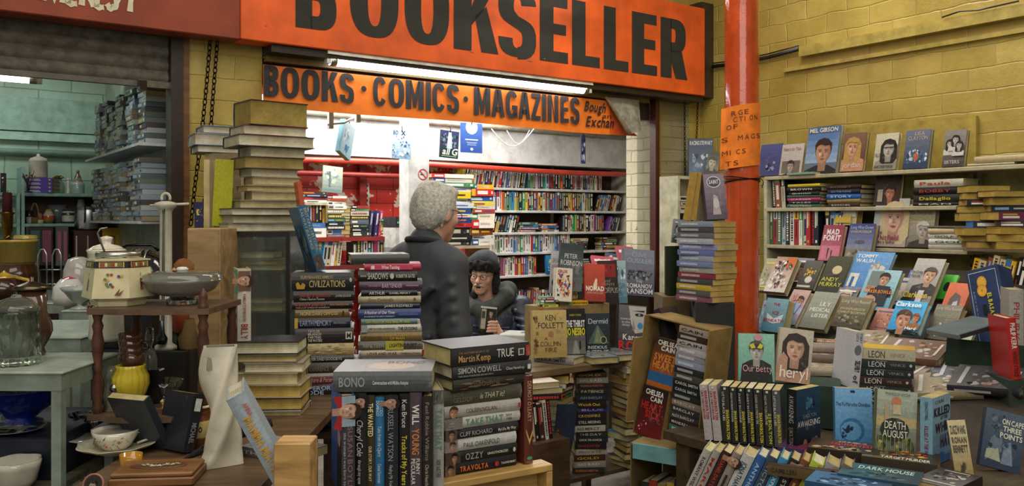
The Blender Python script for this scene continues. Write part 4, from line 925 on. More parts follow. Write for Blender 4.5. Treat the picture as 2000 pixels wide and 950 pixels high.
fl=[E_((0,-.082,.075),(.066,.026,.034),.015),E_((-.06,-.05,.07),(.03,.04,.036),.02),E_((.06,-.05,.07),(.03,.04,.036),.02)]
for s in(1,-1):fl+=[C_((s*.086,.008,.055),(s*.088,.0,-.04),.022,.024,.02),C_((s*.088,.0,-.04),(s*.088,-.02,-.10),.024,.018,.02)]
rgh=random.Random(9)
for k in range(60):
 s=rgh.choice((1,-1))
 if k<28:p=np.array([rgh.uniform(-.075,.075),-.095+rgh.uniform(-.01,.02),rgh.uniform(.045,.105)])
 else:p=np.array([s*rgh.uniform(.088,.108),rgh.uniform(-.03,.02),rgh.uniform(-.11,.06)])
 fl.append(E_(p,(.011,.011,.011),.008))
blob('fur_flap',headmove(fl,HM2),'262523','fur',parent=man2,h=.0055)
glasses(man2,HM2,'5a4a3a')
b=MB();T2=lambda p:(HM2@np.array([*p,1.]))[:3]
for s in(1,-1):b.ball(T2((s*.031,-.078,.004)),.0115,'d9d2c8','ceramic',10);b.ball(T2((s*.031-.003,-.0872,.004)),.005,'2a1c14','ceramic',8)
b.build('eyes',parent=man2)
b=MB();
for s in(1,-1):b.tube([T2((s*.002,-.102,-.046)),T2((s*.018,-.097,-.05)),T2((s*.034,-.084,-.062))],[.0075,.0075,.003],'cfc8bc','hair',8)
for s in(1,-1):b.tube([T2((s*.014,-.090,.030)),T2((s*.03,-.088,.036)),T2((s*.048,-.076,.030))],[.004,.005,.003],'8d857a','hair',6)
b.tube([T2((-.014,-.0885,-.066)),T2((0,-.0905,-.0665)),T2((.014,-.0885,-.066))],.0048,'3a1612','matte',6)
b.build('moustache',parent=man2)
M=MX2@tr(.033,-.262,.985)@rz(R(-8))@ry(R(5))
o=book('booklet',.145,.10,.006,'b9b7ae',M@tr(-.05,0,0)@M_OUT,front=[('r',0,0,1,1,'2c2a28'),('r',.06,.04,.36,.9,'b8b09a'),('f',.66,.72,.12,'b9a58e','2a2622','3a3632'),('r',.1,.5,.3,.8,'4a4640'),('r',0,.93,1,1,'d0cec8')],hard=False,pages='e0ddd2')
tag(o,'small monochrome photo booklet held up in the seated figure\'s hand','booklet')
root=empty('wooden_chair',MX2);tag(root,'plain wooden chair under the seated figure in the fur hat','chair')
b=MB();b.bevbox(-.17,.27,-.2,.25,.375,.40,'5a3d24','wood');b.build('seat',parent=root)
for x in(-.15,.25):
 for y in(-.18,.23):b=MB();b.tube([(x,y,0),(x,y,.375)],[.014,.019],'5a3d24','wood',8);b.build('leg',parent=root)
b=MB();b.bevbox(-.17,.27,.23,.25,.40,.85,'5a3d24','wood');b.build('backrest',parent=root)
GB=1.8
mb=MB();mb.box(-7,A_L0-.02,GB,GB+.1,0,2.9,'fff','wall_green');struct(mb,'wall_side_shop',FR)
mb=MB();mb.box(A_L0-.02,A_L0+.08,.16,BW,0,2.75,'8f9a86','paint');struct(mb,'wall_partition',FR)
mb=MB();mb.box(-7,A_L0-.02,.16,GB,2.86,2.92,'5a5246','paint')
for k in range(5):mb.box(-6.6+k*.8,-6.5+k*.8,.2,GB,2.74,2.86,'3c342a','wood')
mb.box(-7,A_L0-.02,1.2,1.3,2.70,2.78,'54493a','wood');struct(mb,'ceiling_side_shop',FR)
G=lambda px,py,b_=GB:(fa(px,b_),fz(px,py,b_))
m=MB();xr=fa(226,GB-.05);m.box(-7,xr,GB-.05,GB-.001,fz(120,259,GB-.05),fz(120,194,GB-.05),'94b3a2','paint');tag(m.build('wall_panel',mx=FR),'large flat sea-green painted board high on the side shop wall','panel')
m=MB();m.box(-7,xr+.03,GB-.04,GB-.001,fz(120,277,GB-.04),fz(120,261,GB-.04),'a3c0ad','paint');tag(m.build('wall_rail',mx=FR),'pale green timber rail right under the big green board','rail')
m=MB();m.tube([W(-6.8,GB-.03,fz(100,299,GB-.03)),W(A_L0-.03,GB-.03,fz(100,299,GB-.03))],.019,'9dbba9','gloss_paint',12);tag(m.build('green_pipe'),'pale green pipe along the side shop wall above the jars','pipe')
m=MB();x0_,x1_=fa(60,.9),fa(262,.9);m.box(-6.5,fa(250,.9),.55,1.2,fz(200,158,.9)+.05,fz(200,158,.9)+.075,'c0a294','paint');tag(m.build('ceiling_board',mx=FR),'pinkish board under the side shop ceiling by the shutter','board')
batten('fluorescent_lamp',W(fa(-150,.5),.5,fz(70,150,.5)),W(fa(82,.5),.5,fz(70,150,.5)),'lit fluorescent tube in the side shop below the shutter',r=.016)
root=empty('green_shelving',FR);SB1=GB-.26
tag(root,'pale green painted shelving with jars and ornaments in the side shop','shelving')
z1,z2,z3=fz(130,378,SB1),fz(130,437,SB1),fz(130,497,SB1)
for xa,xb,z in((48,262,z1),(48,262,z2),(48,262,z3),(-60,36,z1),(-60,36,z2)):
 m=MB();m.bevbox(fa(xa,SB1),fa(xb,SB1)if xb<250 else A_L0-.03,SB1,GB-.02,z-.018,z,'8fb8ac','paint',.003);m.build('shelf',parent=root)
for px,zt_ in((45,fz(45,326,SB1)),(36,z1)):
 m=MB();m.box(fa(px,SB1)-.008,fa(px,SB1)+.008,SB1,GB-.02,.2,zt_,'8fb8ac','paint');m.build('upright',parent=root)
m=MB();m.box(fa(48,SB1),A_L0-.03,GB-.03,GB-.015,.4,z1-.018,'4a302a','wood');m.build('back_board',parent=root)
def jar(name,px,zb,wpx,prof,col,label,cat,m='ceramic',b_=None,n=20,extra=None,fl=None):
 b_=GB-.15 if b_ is None else b_;c=on_b(px,400,b_);k=c[1]/F;R_=wpx/2*k;H=prof[-1][1]
 mm=MB();mm.lathe([(r*R_,h*R_*2)for r,h in prof],col,m,n,fl=fl);o=mm.build(name,loc=(c[0],c[1],zb+.0005))
 if extra:extra(o,R_)
 return tag(o,label,cat)
P_CAN=[(0,0),(.95,0),(1,.1),(1,1.3),(1.04,1.34),(.98,1.4),(.9,1.52),(.45,1.66),(.18,1.7),(.22,1.8),(.15,1.88),(0,1.9)]
def sub(o,name,f):
 m=MB();f(m);return m.build(name,parent=o)
rgp=random.Random(3);zz=z1+.0005
for k in range(4):
 c=on_b(77,370,SB1+.02);o=minibook('picture_book',.135,.10,.0205,'4f3f9a',tr(c[0],c[1],zz)@rz(TH*.2),marks=('b8b0e0','cbb26a',2),rg=rgp);zz+=.021
 tag(o,'purple book in the pile of four under the pale canister, %s'%('bottom one','third from top','second from top','topmost')[k],'book','purple books under the canister')
cn=on_b(75,345,SB1+.07);k_=cn[1]/F
m=MB();m.lathe([(r*.047,h*.072)for r,h in P_CAN],'c9c2b0','ceramic',24);o=m.build('canister',loc=(cn[0],cn[1],zz));tag(o,'tall off-white lidded canister on the pile of purple books','canister')
m=MB();rgx=random.Random(2)
for k in range(7):
 a=rgx.uniform(0,6.28);m.tube([(0,0,0),(.01*math.cos(a),.01*math.sin(a),.05),(.035*math.cos(a),.02*math.sin(a),.09+rgx.uniform(0,.03))],.0016,'3a1a20','paint',5)
m.lathe([(0,0),(.02,0),(.018,.006),(0,.008)],'2a1a1a','paint',12)
for k in range(5):m.ball((rgx.uniform(-.02,.03),rgx.uniform(-.02,0),.075+rgx.uniform(0,.02)),.006,'8a1f28','ceramic',6)
c=on_b(66,377,SB1+.0);tag(m.build('wire_tree',loc=(c[0],c[1]-.05,z1)),'small dark wire ornament with red beads before the purple books','ornament')
def flower(o,R_):
 def f(m):
  for k in range(9):a=k*.7;m.tube([(0,0,R_*2.6),(R_*.6*math.cos(a),R_*.6*math.sin(a),R_*3.3),(R_*1.1*math.cos(a),R_*1.1*math.sin(a),R_*3.1)],[R_*.1,R_*.3,.001],'b89234','metal',5)
 sub(o,'gold_flower',f)
jar('glass_vase',115,z1,20,[(0,0),(.8,0),(1,.15),(1.05,.7),(.8,1.1),(.5,1.25),(.45,1.5),(.7,1.7)],'7f9a80','green glass vase with a gold flower on the top green shelf','vase','ceramic',extra=flower)
def fig(o,R_):sub(o,'head',lambda m:m.ball((0,0,R_*5.6),R_*.55,'d5d0c4'))
jar('figurine',133,z1,10,[(0,0),(1,0),(.9,.4),(.6,1.2),(.75,1.9),(.6,2.4),(.3,2.6)],'d2cec2','slim white porcelain figurine between the glass vase and the stone jar','figurine',extra=fig)
jar('stoneware_jar',152,z1,24,[(0,0),(.95,0),(1,.1),(1,.75),(.85,.95),(.7,1.0),(.7,1.06),(.55,1.3),(.3,1.6),(.2,1.7),(.28,1.85),(0,1.95)],['b9b5a6','b9b5a6','8fa5a0','b9b5a6','a39a86','8c8474','8c8474','6a5a4c','6a4a44','8a3a34','4a3a34'],'grey stoneware jar with a patterned domed lid on the top green shelf','jar')
def cap(o,R_):sub(o,'cap',lambda m:(m.ball((0,0,R_*3.0),(R_*1.0,R_*1.0,R_*.4),'33507a'),m.ball((0,-R_*.2,R_*2.4),R_*.6,'c9c4b8')))
jar('figurine',209,z1,15,[(0,0),(1,0),(.6,.3),(.8,.8),(.4,1.1)],'54688a','small blue and white figurine at the right end of the top green shelf','figurine',extra=cap)
jar('ornament',6,z1,16,[(0,0),(.8,0),(.8,2.4),(0,2.4)],'3a2a30','dark ornament with a pale oval at the far left of the green shelves','ornament',n=4)
jar('goblet',57,z2,16,[(0,0),(.5,0),(.55,.1),(.8,.8),(.95,1.6),(.88,1.6),(.7,.8),(0,.3)],['b08a3a','c9c2ac','d2ccb8','2c2a2a','d2ccb8','d2ccb8','d2ccb8'],'cream and black goblet on the second green shelf, leftmost','cup')
def hdl(o,R_):sub(o,'handle',lambda m:m.tube([(R_*.8*math.cos(t),0,R_*1.2+R_*3.0*math.sin(t))for t in np.linspace(0,math.pi,14)],R_*.14,'b08a50','wood',6))
jar('basket',68,z2,19,[(0,0),(.7,0),(.9,.6),(.85,.65),(.6,.1)],'8a6a3a','small wicker basket with a tall hoop handle on the second green shelf','basket','card',extra=hdl)
jar('floral_jar',95,z2,19,[(0,0),(.7,0),(1,.3),(1.05,.8),(.7,1.2),(.6,1.25),(.65,1.4),(0,1.45)],['d2cab4','5a7a4a','c8582a','d2cab4','d2cab4','c9a24a','d2cab4'],'squat white jar with orange flowers on the second green shelf','jar')
jar('figurine',78,z2,14,[(0,0),(1,0),(1,.5),(.5,.8),(.6,1.3),(0,1.5)],['cfc8b6','cfc8b6','9a6a44','b5806a','b5806a'],'small white and brown figurine between basket and floral jar','figurine')
jar('glass_bowl',112,z2,36,[(0,0),(.5,0),(.95,.5),(1,1.0),(.96,1.0),(.85,.5),(0,.1)],'6a7076','dark glass bowl behind the floral jar on the second green shelf','bowl','ceramic',b_=GB-.09)
jar('striped_jar',134,z2,24,[(0,0),(.95,0),(1,.15),(1,.35),(1,.65),(1,.85),(.85,1.0),(.8,1.12),(0,1.16)],['cfcab8','2f3e50','cfcab8','cfcab8','2f3e50','cfcab8','2c343c','cfcab8'],'white jar with dark blue bands on the second green shelf','jar')
jar('glass_decanter',158,z2,28,[(0,0),(1,0),(1,.1),(.45,1.6),(.5,1.65),(0,1.7)],'9aa09c','tapered grey glass decanter behind the steel pot','decanter','ceramic',b_=GB-.1,n=6)
def roof(o,R_):sub(o,'roof',lambda m:(m.lathe([(R_*1.25,R_*2.2),(R_*.2,R_*3.2),(R_*.2,R_*3.5),(0,R_*3.5)],'8a8272','ceramic',4),m.box(-R_*.3,R_*.3,-R_*1.05,-R_*.9,R_*.2,R_*1.2,'a83a2a')))
jar('cottage_teapot',206,z2,22,[(0,0),(1.1,0),(1.1,1.1),(0,1.1)],['b5a884','8a9a5a','b5a884'],'cottage-shaped teapot at the right end of the second green shelf','teapot',n=4,extra=roof)
jar('jar',14,z2,26,[(0,0),(1,0),(1,1.0),(.8,1.2),(0,1.25)],'a9b8a8','pale green jar behind the maroon candle, left green shelf','jar')
jar('white_vase',28,z2,18,[(0,0),(.8,0),(1,1.2),(.7,1.7),(0,1.7)],'b5bcc0','pale blue-white vase beside the maroon candle, left green shelf','vase')
def cube_(name,px0,px1,py0,py1,b0,b1,col,label,cat,m='paint',deco=None):
 mm=MB();xa,xb,za,zb_=fa(px0,b0),fa(px1,b0),fz((px0+px1)/2,py1,b0),fz((px0+px1)/2,py0,b0);mm.bevbox(xa,xb,b0,b1,za,zb_,col,m,.004)
 o=mm.build(name,mx=FR)
 if deco:q=MB();deco(q,xa,xb,b0-.002,za,zb_);q.build('front_panel',parent=o)
 return tag(o,label,cat)
zb3=fz(170,452,.95)
def dk1(q,xa,xb,y,za,zb_):w=xb-xa;q.box(xa+w*.1,xa+w*.45,y-.002,y,za+.02,zb_-.02,'3a6a66');q.box(xa+w*.55,xa+w*.9,y-.002,y,za+.02,zb_-.02,'8a4a66')
cube_('display_case',55,105,443,520,SB1-.12,SB1-.01,'2a2420','dark framed case with teal and pink contents under the second green shelf','case',deco=dk1)
def dk2(q,xa,xb,y,za,zb_):w=xb-xa;q.box(xa+w*.15,xa+w*.85,y-.002,y,za+.03,zb_-.03,'b06a7a');q.box(xa+w*.4,xa+w*.6,y-.003,y-.001,za+.03,zb_-.03,'5a4a55')
cube_('display_case',109,134,442,520,SB1-.12,SB1-.01,'6a6a66','narrow grey case with pink contents under the banded jar','case',deco=dk2)
def dk3(q,xa,xb,y,za,zb_):w=xb-xa;q.box(xa+w*.05,xa+w*.1,y-.002,y,za+.02,zb_-.03,'c9c0b0');q.box(xa+w*.45,xa+w*.5,y-.002,y,za+.08,zb_-.03,'b8a890')
cube_('brown_box',145,200,450,540,SB1-.16,SB1-.01,'4a2219','dark red-brown box carrying the steel pot','box',deco=dk3)
def dk4(q,xa,xb,y,za,zb_):w=xb-xa;q.box(xa+w*.2,xa+w*.6,y-.002,y,zb_-.10,zb_-.045,'b04a24');q.box(xa+w*.25,xa+w*.55,y-.003,y-.001,zb_-.09,zb_-.055,'d8cfae')
cube_('yellow_box',200,240,445,540,SB1-.16,SB1-.01,'d0a818','bright yellow tin box with a red label behind the black machine','box',deco=dk4)
def pot(o,R_):
 sub(o,'handle',lambda m:m.tube([(R_*.25,-R_*.98,R_*2.0),(R_*.32,-R_*1.15,R_*1.6),(R_*.3,-R_*1.12,R_*.9),(R_*.22,-R_*.98,R_*.6)],R_*.06,'1a1a1c','plastic',6))
jar('steel_pot',172,zb3+.0,48,[(0,0),(.95,0),(1,.05),(.98,.8),(.93,.9),(.6,.94),(0,.95)],'b5b9bb','brushed steel pot with a black side handle on the brown box','pot','metal',b_=SB1-.08,n=30,extra=pot)
AP=A_L0-.02;z_s=[sz(213,303,AP-.13),sz(330,433,AP-.13)]
zsh=on_a(254,287,AP-.13)[2];zlo=on_a(254,432,AP-.13)[2]
root=empty('case_shelves',FR);tag(root,'two thin white shelves packed with disc cases beside the shutter','shelves')
for z in(zsh,zlo):
 m=MB();m.box(AP-.15,AP,.17,GB-.28 if z==zsh else GB-.33,z-.012,z,'c9cdd2','paint');m.build('shelf',parent=root)
rgc=random.Random(17);CASE=['5a6468','7d8a92','8f9aa2','3a4448','6f7a7c','5f6f60','9aa5a8','a3a9ac','4c4a48','80705a','6a7f8c','b0b5b6','55504a','34485f','8a98a2','94866a','3f6a66','7a4a44']
protos=[]
for k in range(16):
 c=CASE[k];mm=MB();mm.box(-.066,.066,0,.12,0,.0225,c,'plastic');mc=rgc.choice(['d0d2d0','b8b4a4','303438','b8a24a','9ab0c4','8a9aa8'])
 mm.box(-.06,-.06+rgc.uniform(.03,.10),-.0007,0,.005,.0175,mc);mm.box(.04,.055,-.0007,0,.006,.016,rgc.choice(['20242a','e0e0dc','80503a']))
 o=mm.build('disc_case');mm2=MB();protos.append(o)
rowy='disc cases on the shelves by the shutter';used=set();ncase=0
def putcase(col,row,up,pos,yaw,c):
 global ncase
 if c not in used:o=protos[c];used.add(c)
 else:o=protos[c].copy();COL.objects.link(o)
 o.matrix_world=Matrix((tr(*pos)@rz(TH-math.pi/2+yaw)).tolist());ncase+=1
 tag(o,'disc case %s shelf, %s stack from the doorway, %s up'%('above the upper'if up else 'above the lower',nth(col+1),nth(row+1)),'disc case',rowy)
for up,z0,nr in((True,zsh,12),(False,zlo,12)):
 for ci in range(11):
  b_=.25+ci*.1355+(.0 if up else-.03);off=rgc.uniform(-.02,.012);z=z0+.0005;rows=nr-rgc.choice([0,0,1,2])
  if not up:rows=12
  for r_ in range(rows):
   if b_>GB-.36:break
   off2=off+rgc.uniform(-.008,.008)
   if not up and z+.0225>zsh-.014:break
   putcase(ci,r_,up,W(AP-.125+off2,b_+rgc.uniform(-.004,.004),z),rgc.uniform(-.05,.05),rgc.randint(0,15));z+=.0232
for c in range(16):
 if c not in used:bpy.data.objects.remove(protos[c])
GZ=1.257;GC='7e8a7e'
def gtable(px_r,d0,d1,px_l,label,zt=GZ,ap=.036,leg=.022,bar=True,lower=None):
 x1=(px_r-1000)/F*d0;x0=(px_l-1000)/F*d0;root=empty('side_table');root.location=(0,0,0);tag(root,label,'table')
 m=MB();m.bevbox(x0,x1,d0,d1,zt-.008,zt,'9aa596','paint',.003);m.build('tabletop',parent=root)
 m=MB();m.box(x0+.005,x1-.005,d0+.004,d0+.018,zt-.008-ap,zt-.008,GC,'paint');m.box(x1-.018,x1-.005,d0+.018,d1-.004,zt-.008-ap,zt-.008,GC,'paint');m.build('apron',parent=root)
 for x in(x0+.01,x1-leg-.006):
  for y in(d0+.005,d1-leg-.005):m=MB();m.box(x,x+leg,y,y+leg,0,zt-.008-.001,GC,'paint');m.build('leg',parent=root)
 if bar:m=MB();m.box(x1-.02,x1-.008,d0+leg+.005,d1-leg-.005,zt-.40,zt-.38,GC,'paint');m.build('side_rail',parent=root)
 if lower:m=MB();m.box(x0+.01,x1-.035,d0+.028,d1-.03+.2,lower-.015,lower,'6a6a58','wood');m.build('lower_shelf',parent=root)
 return root
gtable(122,1.9,2.18,-140,'nearest grey painted side table with the pressed glass jar',lower=.985)
gtable(159,2.46,2.88,-60,'middle grey painted side table, the empty-topped one behind the glass jar')
gtable(127,3.46,4.1,-100,'furthest grey painted side table under the big dark brown vase')
root=gtable(178,3.05,3.9,118,'grey-green narrow table set between the side tables and the wooden stand',zt=1.27)
def pot_at(name,px,d,z,prof,col,label,cat,m='ceramic',n=28,sx=1,extra=None,fl=None,lean=None):
 """prof in metres"""
 mm=MB();mm.lathe(prof,col,m,n,fl=fl);x=(px-1000)/F*d;M=tr(x,d,z+.0005)
 if lean:M=M@lean
 o=mm.build(name,mx=M);tag(o,label,cat)
 if extra:extra(o)
 return o
gp=[(0,0),(.050,0),(.053,.006),(.049,.02),(.0475,.085),(.046,.12),(.048,.126),(.044,.126),(.0435,.09),(.044,.02),(0,.014)]
def glid(o):
 sub(o,'lid',lambda m:m.lathe([(.050,.127),(.051,.132),(.046,.137),(.032,.152),(.012,.159),(.010,.163),(.0,.165)],'cfd6cc','glass',28))
 def kn(m):
  m.lathe([(.012,.02),(.014,.07),(.008,.085),(.010,.1),(0,.105)],'d8dcd0','glass',12)
 sub(o,'inner_knob',kn)
pot_at('glass_jar',32,2.0,GZ,gp,'c4cec0','clear pressed-glass lidded jar on the nearest grey table','jar','glass',40,extra=glid,fl=lambda t,z:.07*math.cos(t*12)*(1 if z<.10 else 0))
def slid(o):
 sub(o,'lid',lambda m:m.lathe([(.042,.165),(.044,.170),(.032,.177),(.014,.183),(.005,.186),(.005,.196),(0,.197)],'5b5142','metal',24))
pot_at('brown_jug',62,2.13,GZ,[(0,0),(.030,0),(.032,.005),(.028,.018),(.040,.04),(.048,.06),(.046,.08),(.034,.11),(.0335,.165),(0,.165)],'4a3524','brown glazed jug with a pewter lid behind the glass jar','jug',extra=slid)
def bh(o):sub(o,'handle',lambda m:m.tube([(-.02,-.085,.10),(.0,-.125,.09),(.012,-.13,.05),(0,-.10,.02),(-.015,-.085,.012)],.010,'b8933a','ceramic',8))
pot_at('large_vase',30,3.62,GZ,[(0,0),(.055,0),(.075,.02),(.098,.07),(.094,.115),(.072,.15),(.078,.16),(.085,.245),(.09,.252),(.082,.255),(.07,.17)],['2e1a10','2e1a10','3a2014','3a2014','4a2a16','5a4a20','7a6a30','b8973f','c2a04a','3a2014'],'big dark brown glazed vase with a mustard rim on the far grey table','vase',extra=None)
pot_at('brown_teapot',8,3.5,GZ,[(0,0),(.04,0),(.07,.03),(.075,.06),(.05,.10),(.03,.11),(.012,.12),(0,.13)],['2a1810','2a1810','351d12','3f2614','a8842a','c29a30','c29a30'],'brown teapot with a yellow handle and lid before the big vase','teapot',extra=lambda o:sub(o,'handle',lambda m:m.tube([(.05,0,.10),(.10,0,.09),(.115,0,.05),(.08,0,.015)],.008,'b8933a','ceramic',8)))
def cand(o):
 sub(o,'candle',lambda m:(m.lathe([(0,.31),(.018,.31),(.018,.385),(.014,.389),(0,.389)],'4e1518','matte',18),m.tube([(0,0,.389),(.003,0,.397)],.0012,'1a1a1a','matte',5)))
 def tw(m):
  for s in(0,math.pi):m.tube([(.013*math.cos(s+t*1.0),.013*math.sin(s+t),.13+t/12.5*.09)for t in np.linspace(0,12.5,40)],.006,'9a7a34','metal',7)
 sub(o,'twisted_stem',tw)
cs_=pot_at('candlestick',14,3.97,GZ-.0,[(0,0),(.045,0),(.045,.01),(.02,.02),(.016,.06),(.022,.10),(.012,.13),(.008,.16),(.010,.22),(.020,.24),(.021,.30),(.028,.308),(.028,.312),(.0,.312)],'8a6a2c','tall brass candlestick with twisted stem holding a maroon candle','candlestick','metal',extra=cand)
cs_.scale=(1.15,1.15,1.2)
pot_at('mustard_canister',50,3.9,GZ-.0,[(0,0),(.045,0),(.048,.01),(.048,.225),(.050,.23),(.050,.262),(.045,.268),(0,.27)],['b89a5a','b89a5a','c2a566','b08c40','c7a95c','c7a95c','c7a95c'],'tall mustard-cream canister behind the big brown vase','canister')
root=empty('chrome_rack',tr((85-1000)/F*3.55,3.55,GZ));tag(root,'chrome wire rack with hooped top standing on the far grey table','rack')
for dx in(0,.06):
 m=MB();m.tube([(dx-.022,0,0),(dx-.022,0,.19),(dx-.012,0,.215),(dx+.004,0,.215),(dx+.014,0,.19),(dx+.014,0,0)],.004,'aab0b0','metal',8);m.build('hoop',parent=root)
for z in(.07,.13):
 m=MB();m.tube([(-.02,0,z),(.075,0,z)],.003,'aab0b0','metal',6);m.build('crossbar',parent=root)
pot_at('white_jug',135,3.25,1.27,[(0,0),(.05,0),(.06,.03),(.055,.07),(.03,.10),(0,.11)],['c9c7be','c9c7be','c9c7be','c9c7be','a83a40'],'white enamel pot with a red patch left of the glass bowl','pot')
pot_at('glass_fruit_bowl',155,3.1,1.27,[(0,0),(.03,0),(.03,.004),(.008,.012),(.008,.02),(.03,.035),(.062,.078),(.065,.08),(.055,.065),(0,.03)],'9aa39a','footed clear glass fruit bowl on the narrow grey table','bowl','ceramic',fl=lambda t,z:.03*math.cos(t*12))
pot_at('jelly_mould',154,3.35,1.30,[(0,0),(.05,0),(.06,.04),(.055,.1),(.04,.14),(.015,.15),(0,.15)],'a9a49c','pale grey lidded dish behind the glass fruit bowl','dish')
def PT(px,d,z):return np.array([(px-1000)/F*d,d,z])
def zat(py,d):return CZ-(py-HY)/F*d
def legs(root,pts,z,s=.05,col='4a3524'):
 for x,y in pts:m=MB();m.box(x-s/2,x+s/2,y-s/2,y+s/2,0,z,col,'wood');m.build('leg',parent=root)
ZA,ZB=1.05,.975
root=empty('wooden_table');tag(root,'dark brown wooden table carrying the crockery and wooden whatnot','table')
m=MB();x0,x1=-.905,-.52;m.bevbox(x0,x1,1.45,2.75,ZA-.03,ZA,'5e4a34','wood',.004);m.build('tabletop',parent=root);legs(root,[(x0+.05,1.5),(x1-.05,1.5),(x0+.05,2.7),(x1-.05,2.7)],ZA-.03)
root=empty('wooden_table',FR);tag(root,'plain low wooden table under the pine crate','table')
q0=ab(np.array([-.45,1.5,0]));
m=MB();m.M=np.linalg.inv(FR);m.box(-.50,.12,1.72,2.45,.50,.549,'5a4630','wood')
m.build('tabletop',parent=root)
m=MB();m.M=np.linalg.inv(FR)
for x in(-.46,.08):
 for y in(1.8,2.4):
  mm=MB();mm.M=np.linalg.inv(FR);mm.box(x-.03,x+.03,y-.03,y+.03,0,.50,'5a4630','wood');mm.build('leg',parent=root)
YK=R(31);cr=on_z(1080,907,ZB+.0)
root=empty('pine_crate',tr(cr[0],cr[1],0)@rz(YK));tag(root,'pale pine crate under the pile of biographies, open at the front','crate')
for nm,bx in(('top_board',(-.62,0,0,.055,ZB-.018,ZB)),('side_board',(-.018,0,0,.05,.55,ZB-.0185)),('side_board',(-.62,-.602,0,.05,.55,ZB-.0185)),('base_board',(-.60,-.0185,0,.05,.55,.568)),('back_board',(-.60,-.0185,.042,.05,.57,ZB-.0185))):
 m=MB();m.bevbox(*bx,'b8975a','wood',.002);m.build(nm,parent=root)
def fit(st,u0,v0,u1,v1,col,wt='b',sl=0):return('t',st,u0,v0,u1,v1,col,wt,sl)
def hstack(name_pl,pxs_d,yaw,z0,items,kind='hardback',Wd=.15,side='s',group=None,sd=0,cm=None):
 """items bottom first: (px0, px1, thickness, cover, label, spine art, opts)"""
 z=z0+.0006;rg=random.Random(sd);n=len(items);d=pxs_d
 for i,it in enumerate(items):
  p0,p1,T,cov,lab,sp=it[:6];op=it[6]if len(it)>6 else{}
  cy=math.cos(yaw);L=(p1-p0)/F*d/cy*.985;c=PT((p0+p1)/2,d,z)
  w=op.get('W',Wd);M=tr(*c)@rz(yaw+op.get('dy',rg.uniform(-.03,.03)))
  sd_=op.get('side',side)
  if sd_=='p':M=M@tr(0,w,0)@M_FLIP
  k=op.get('kind',kind)
  o=book(k,L,w,T,cov,M,spine=sp,front=op.get('front'),pages=op.get('pages'),spcol=op.get('spcol'),frontcol=op.get('frontcol'),seed=sd*31+i)
  pos='topmost'if i==n-1 else 'bottom'if i==0 else nth(n-i)+' from top'
  tag(o,op.get('label')or '%s, %s in %s'%(lab,pos,name_pl),'book',group or 'books in '+name_pl)
  z+=T+.0007
 return z
S=lambda st,col,u0=.08,u1=.9,v0=.3,v1=.7,wt='b':[fit(st,u0,v0,u1,v1,col,wt)]
ty=YK
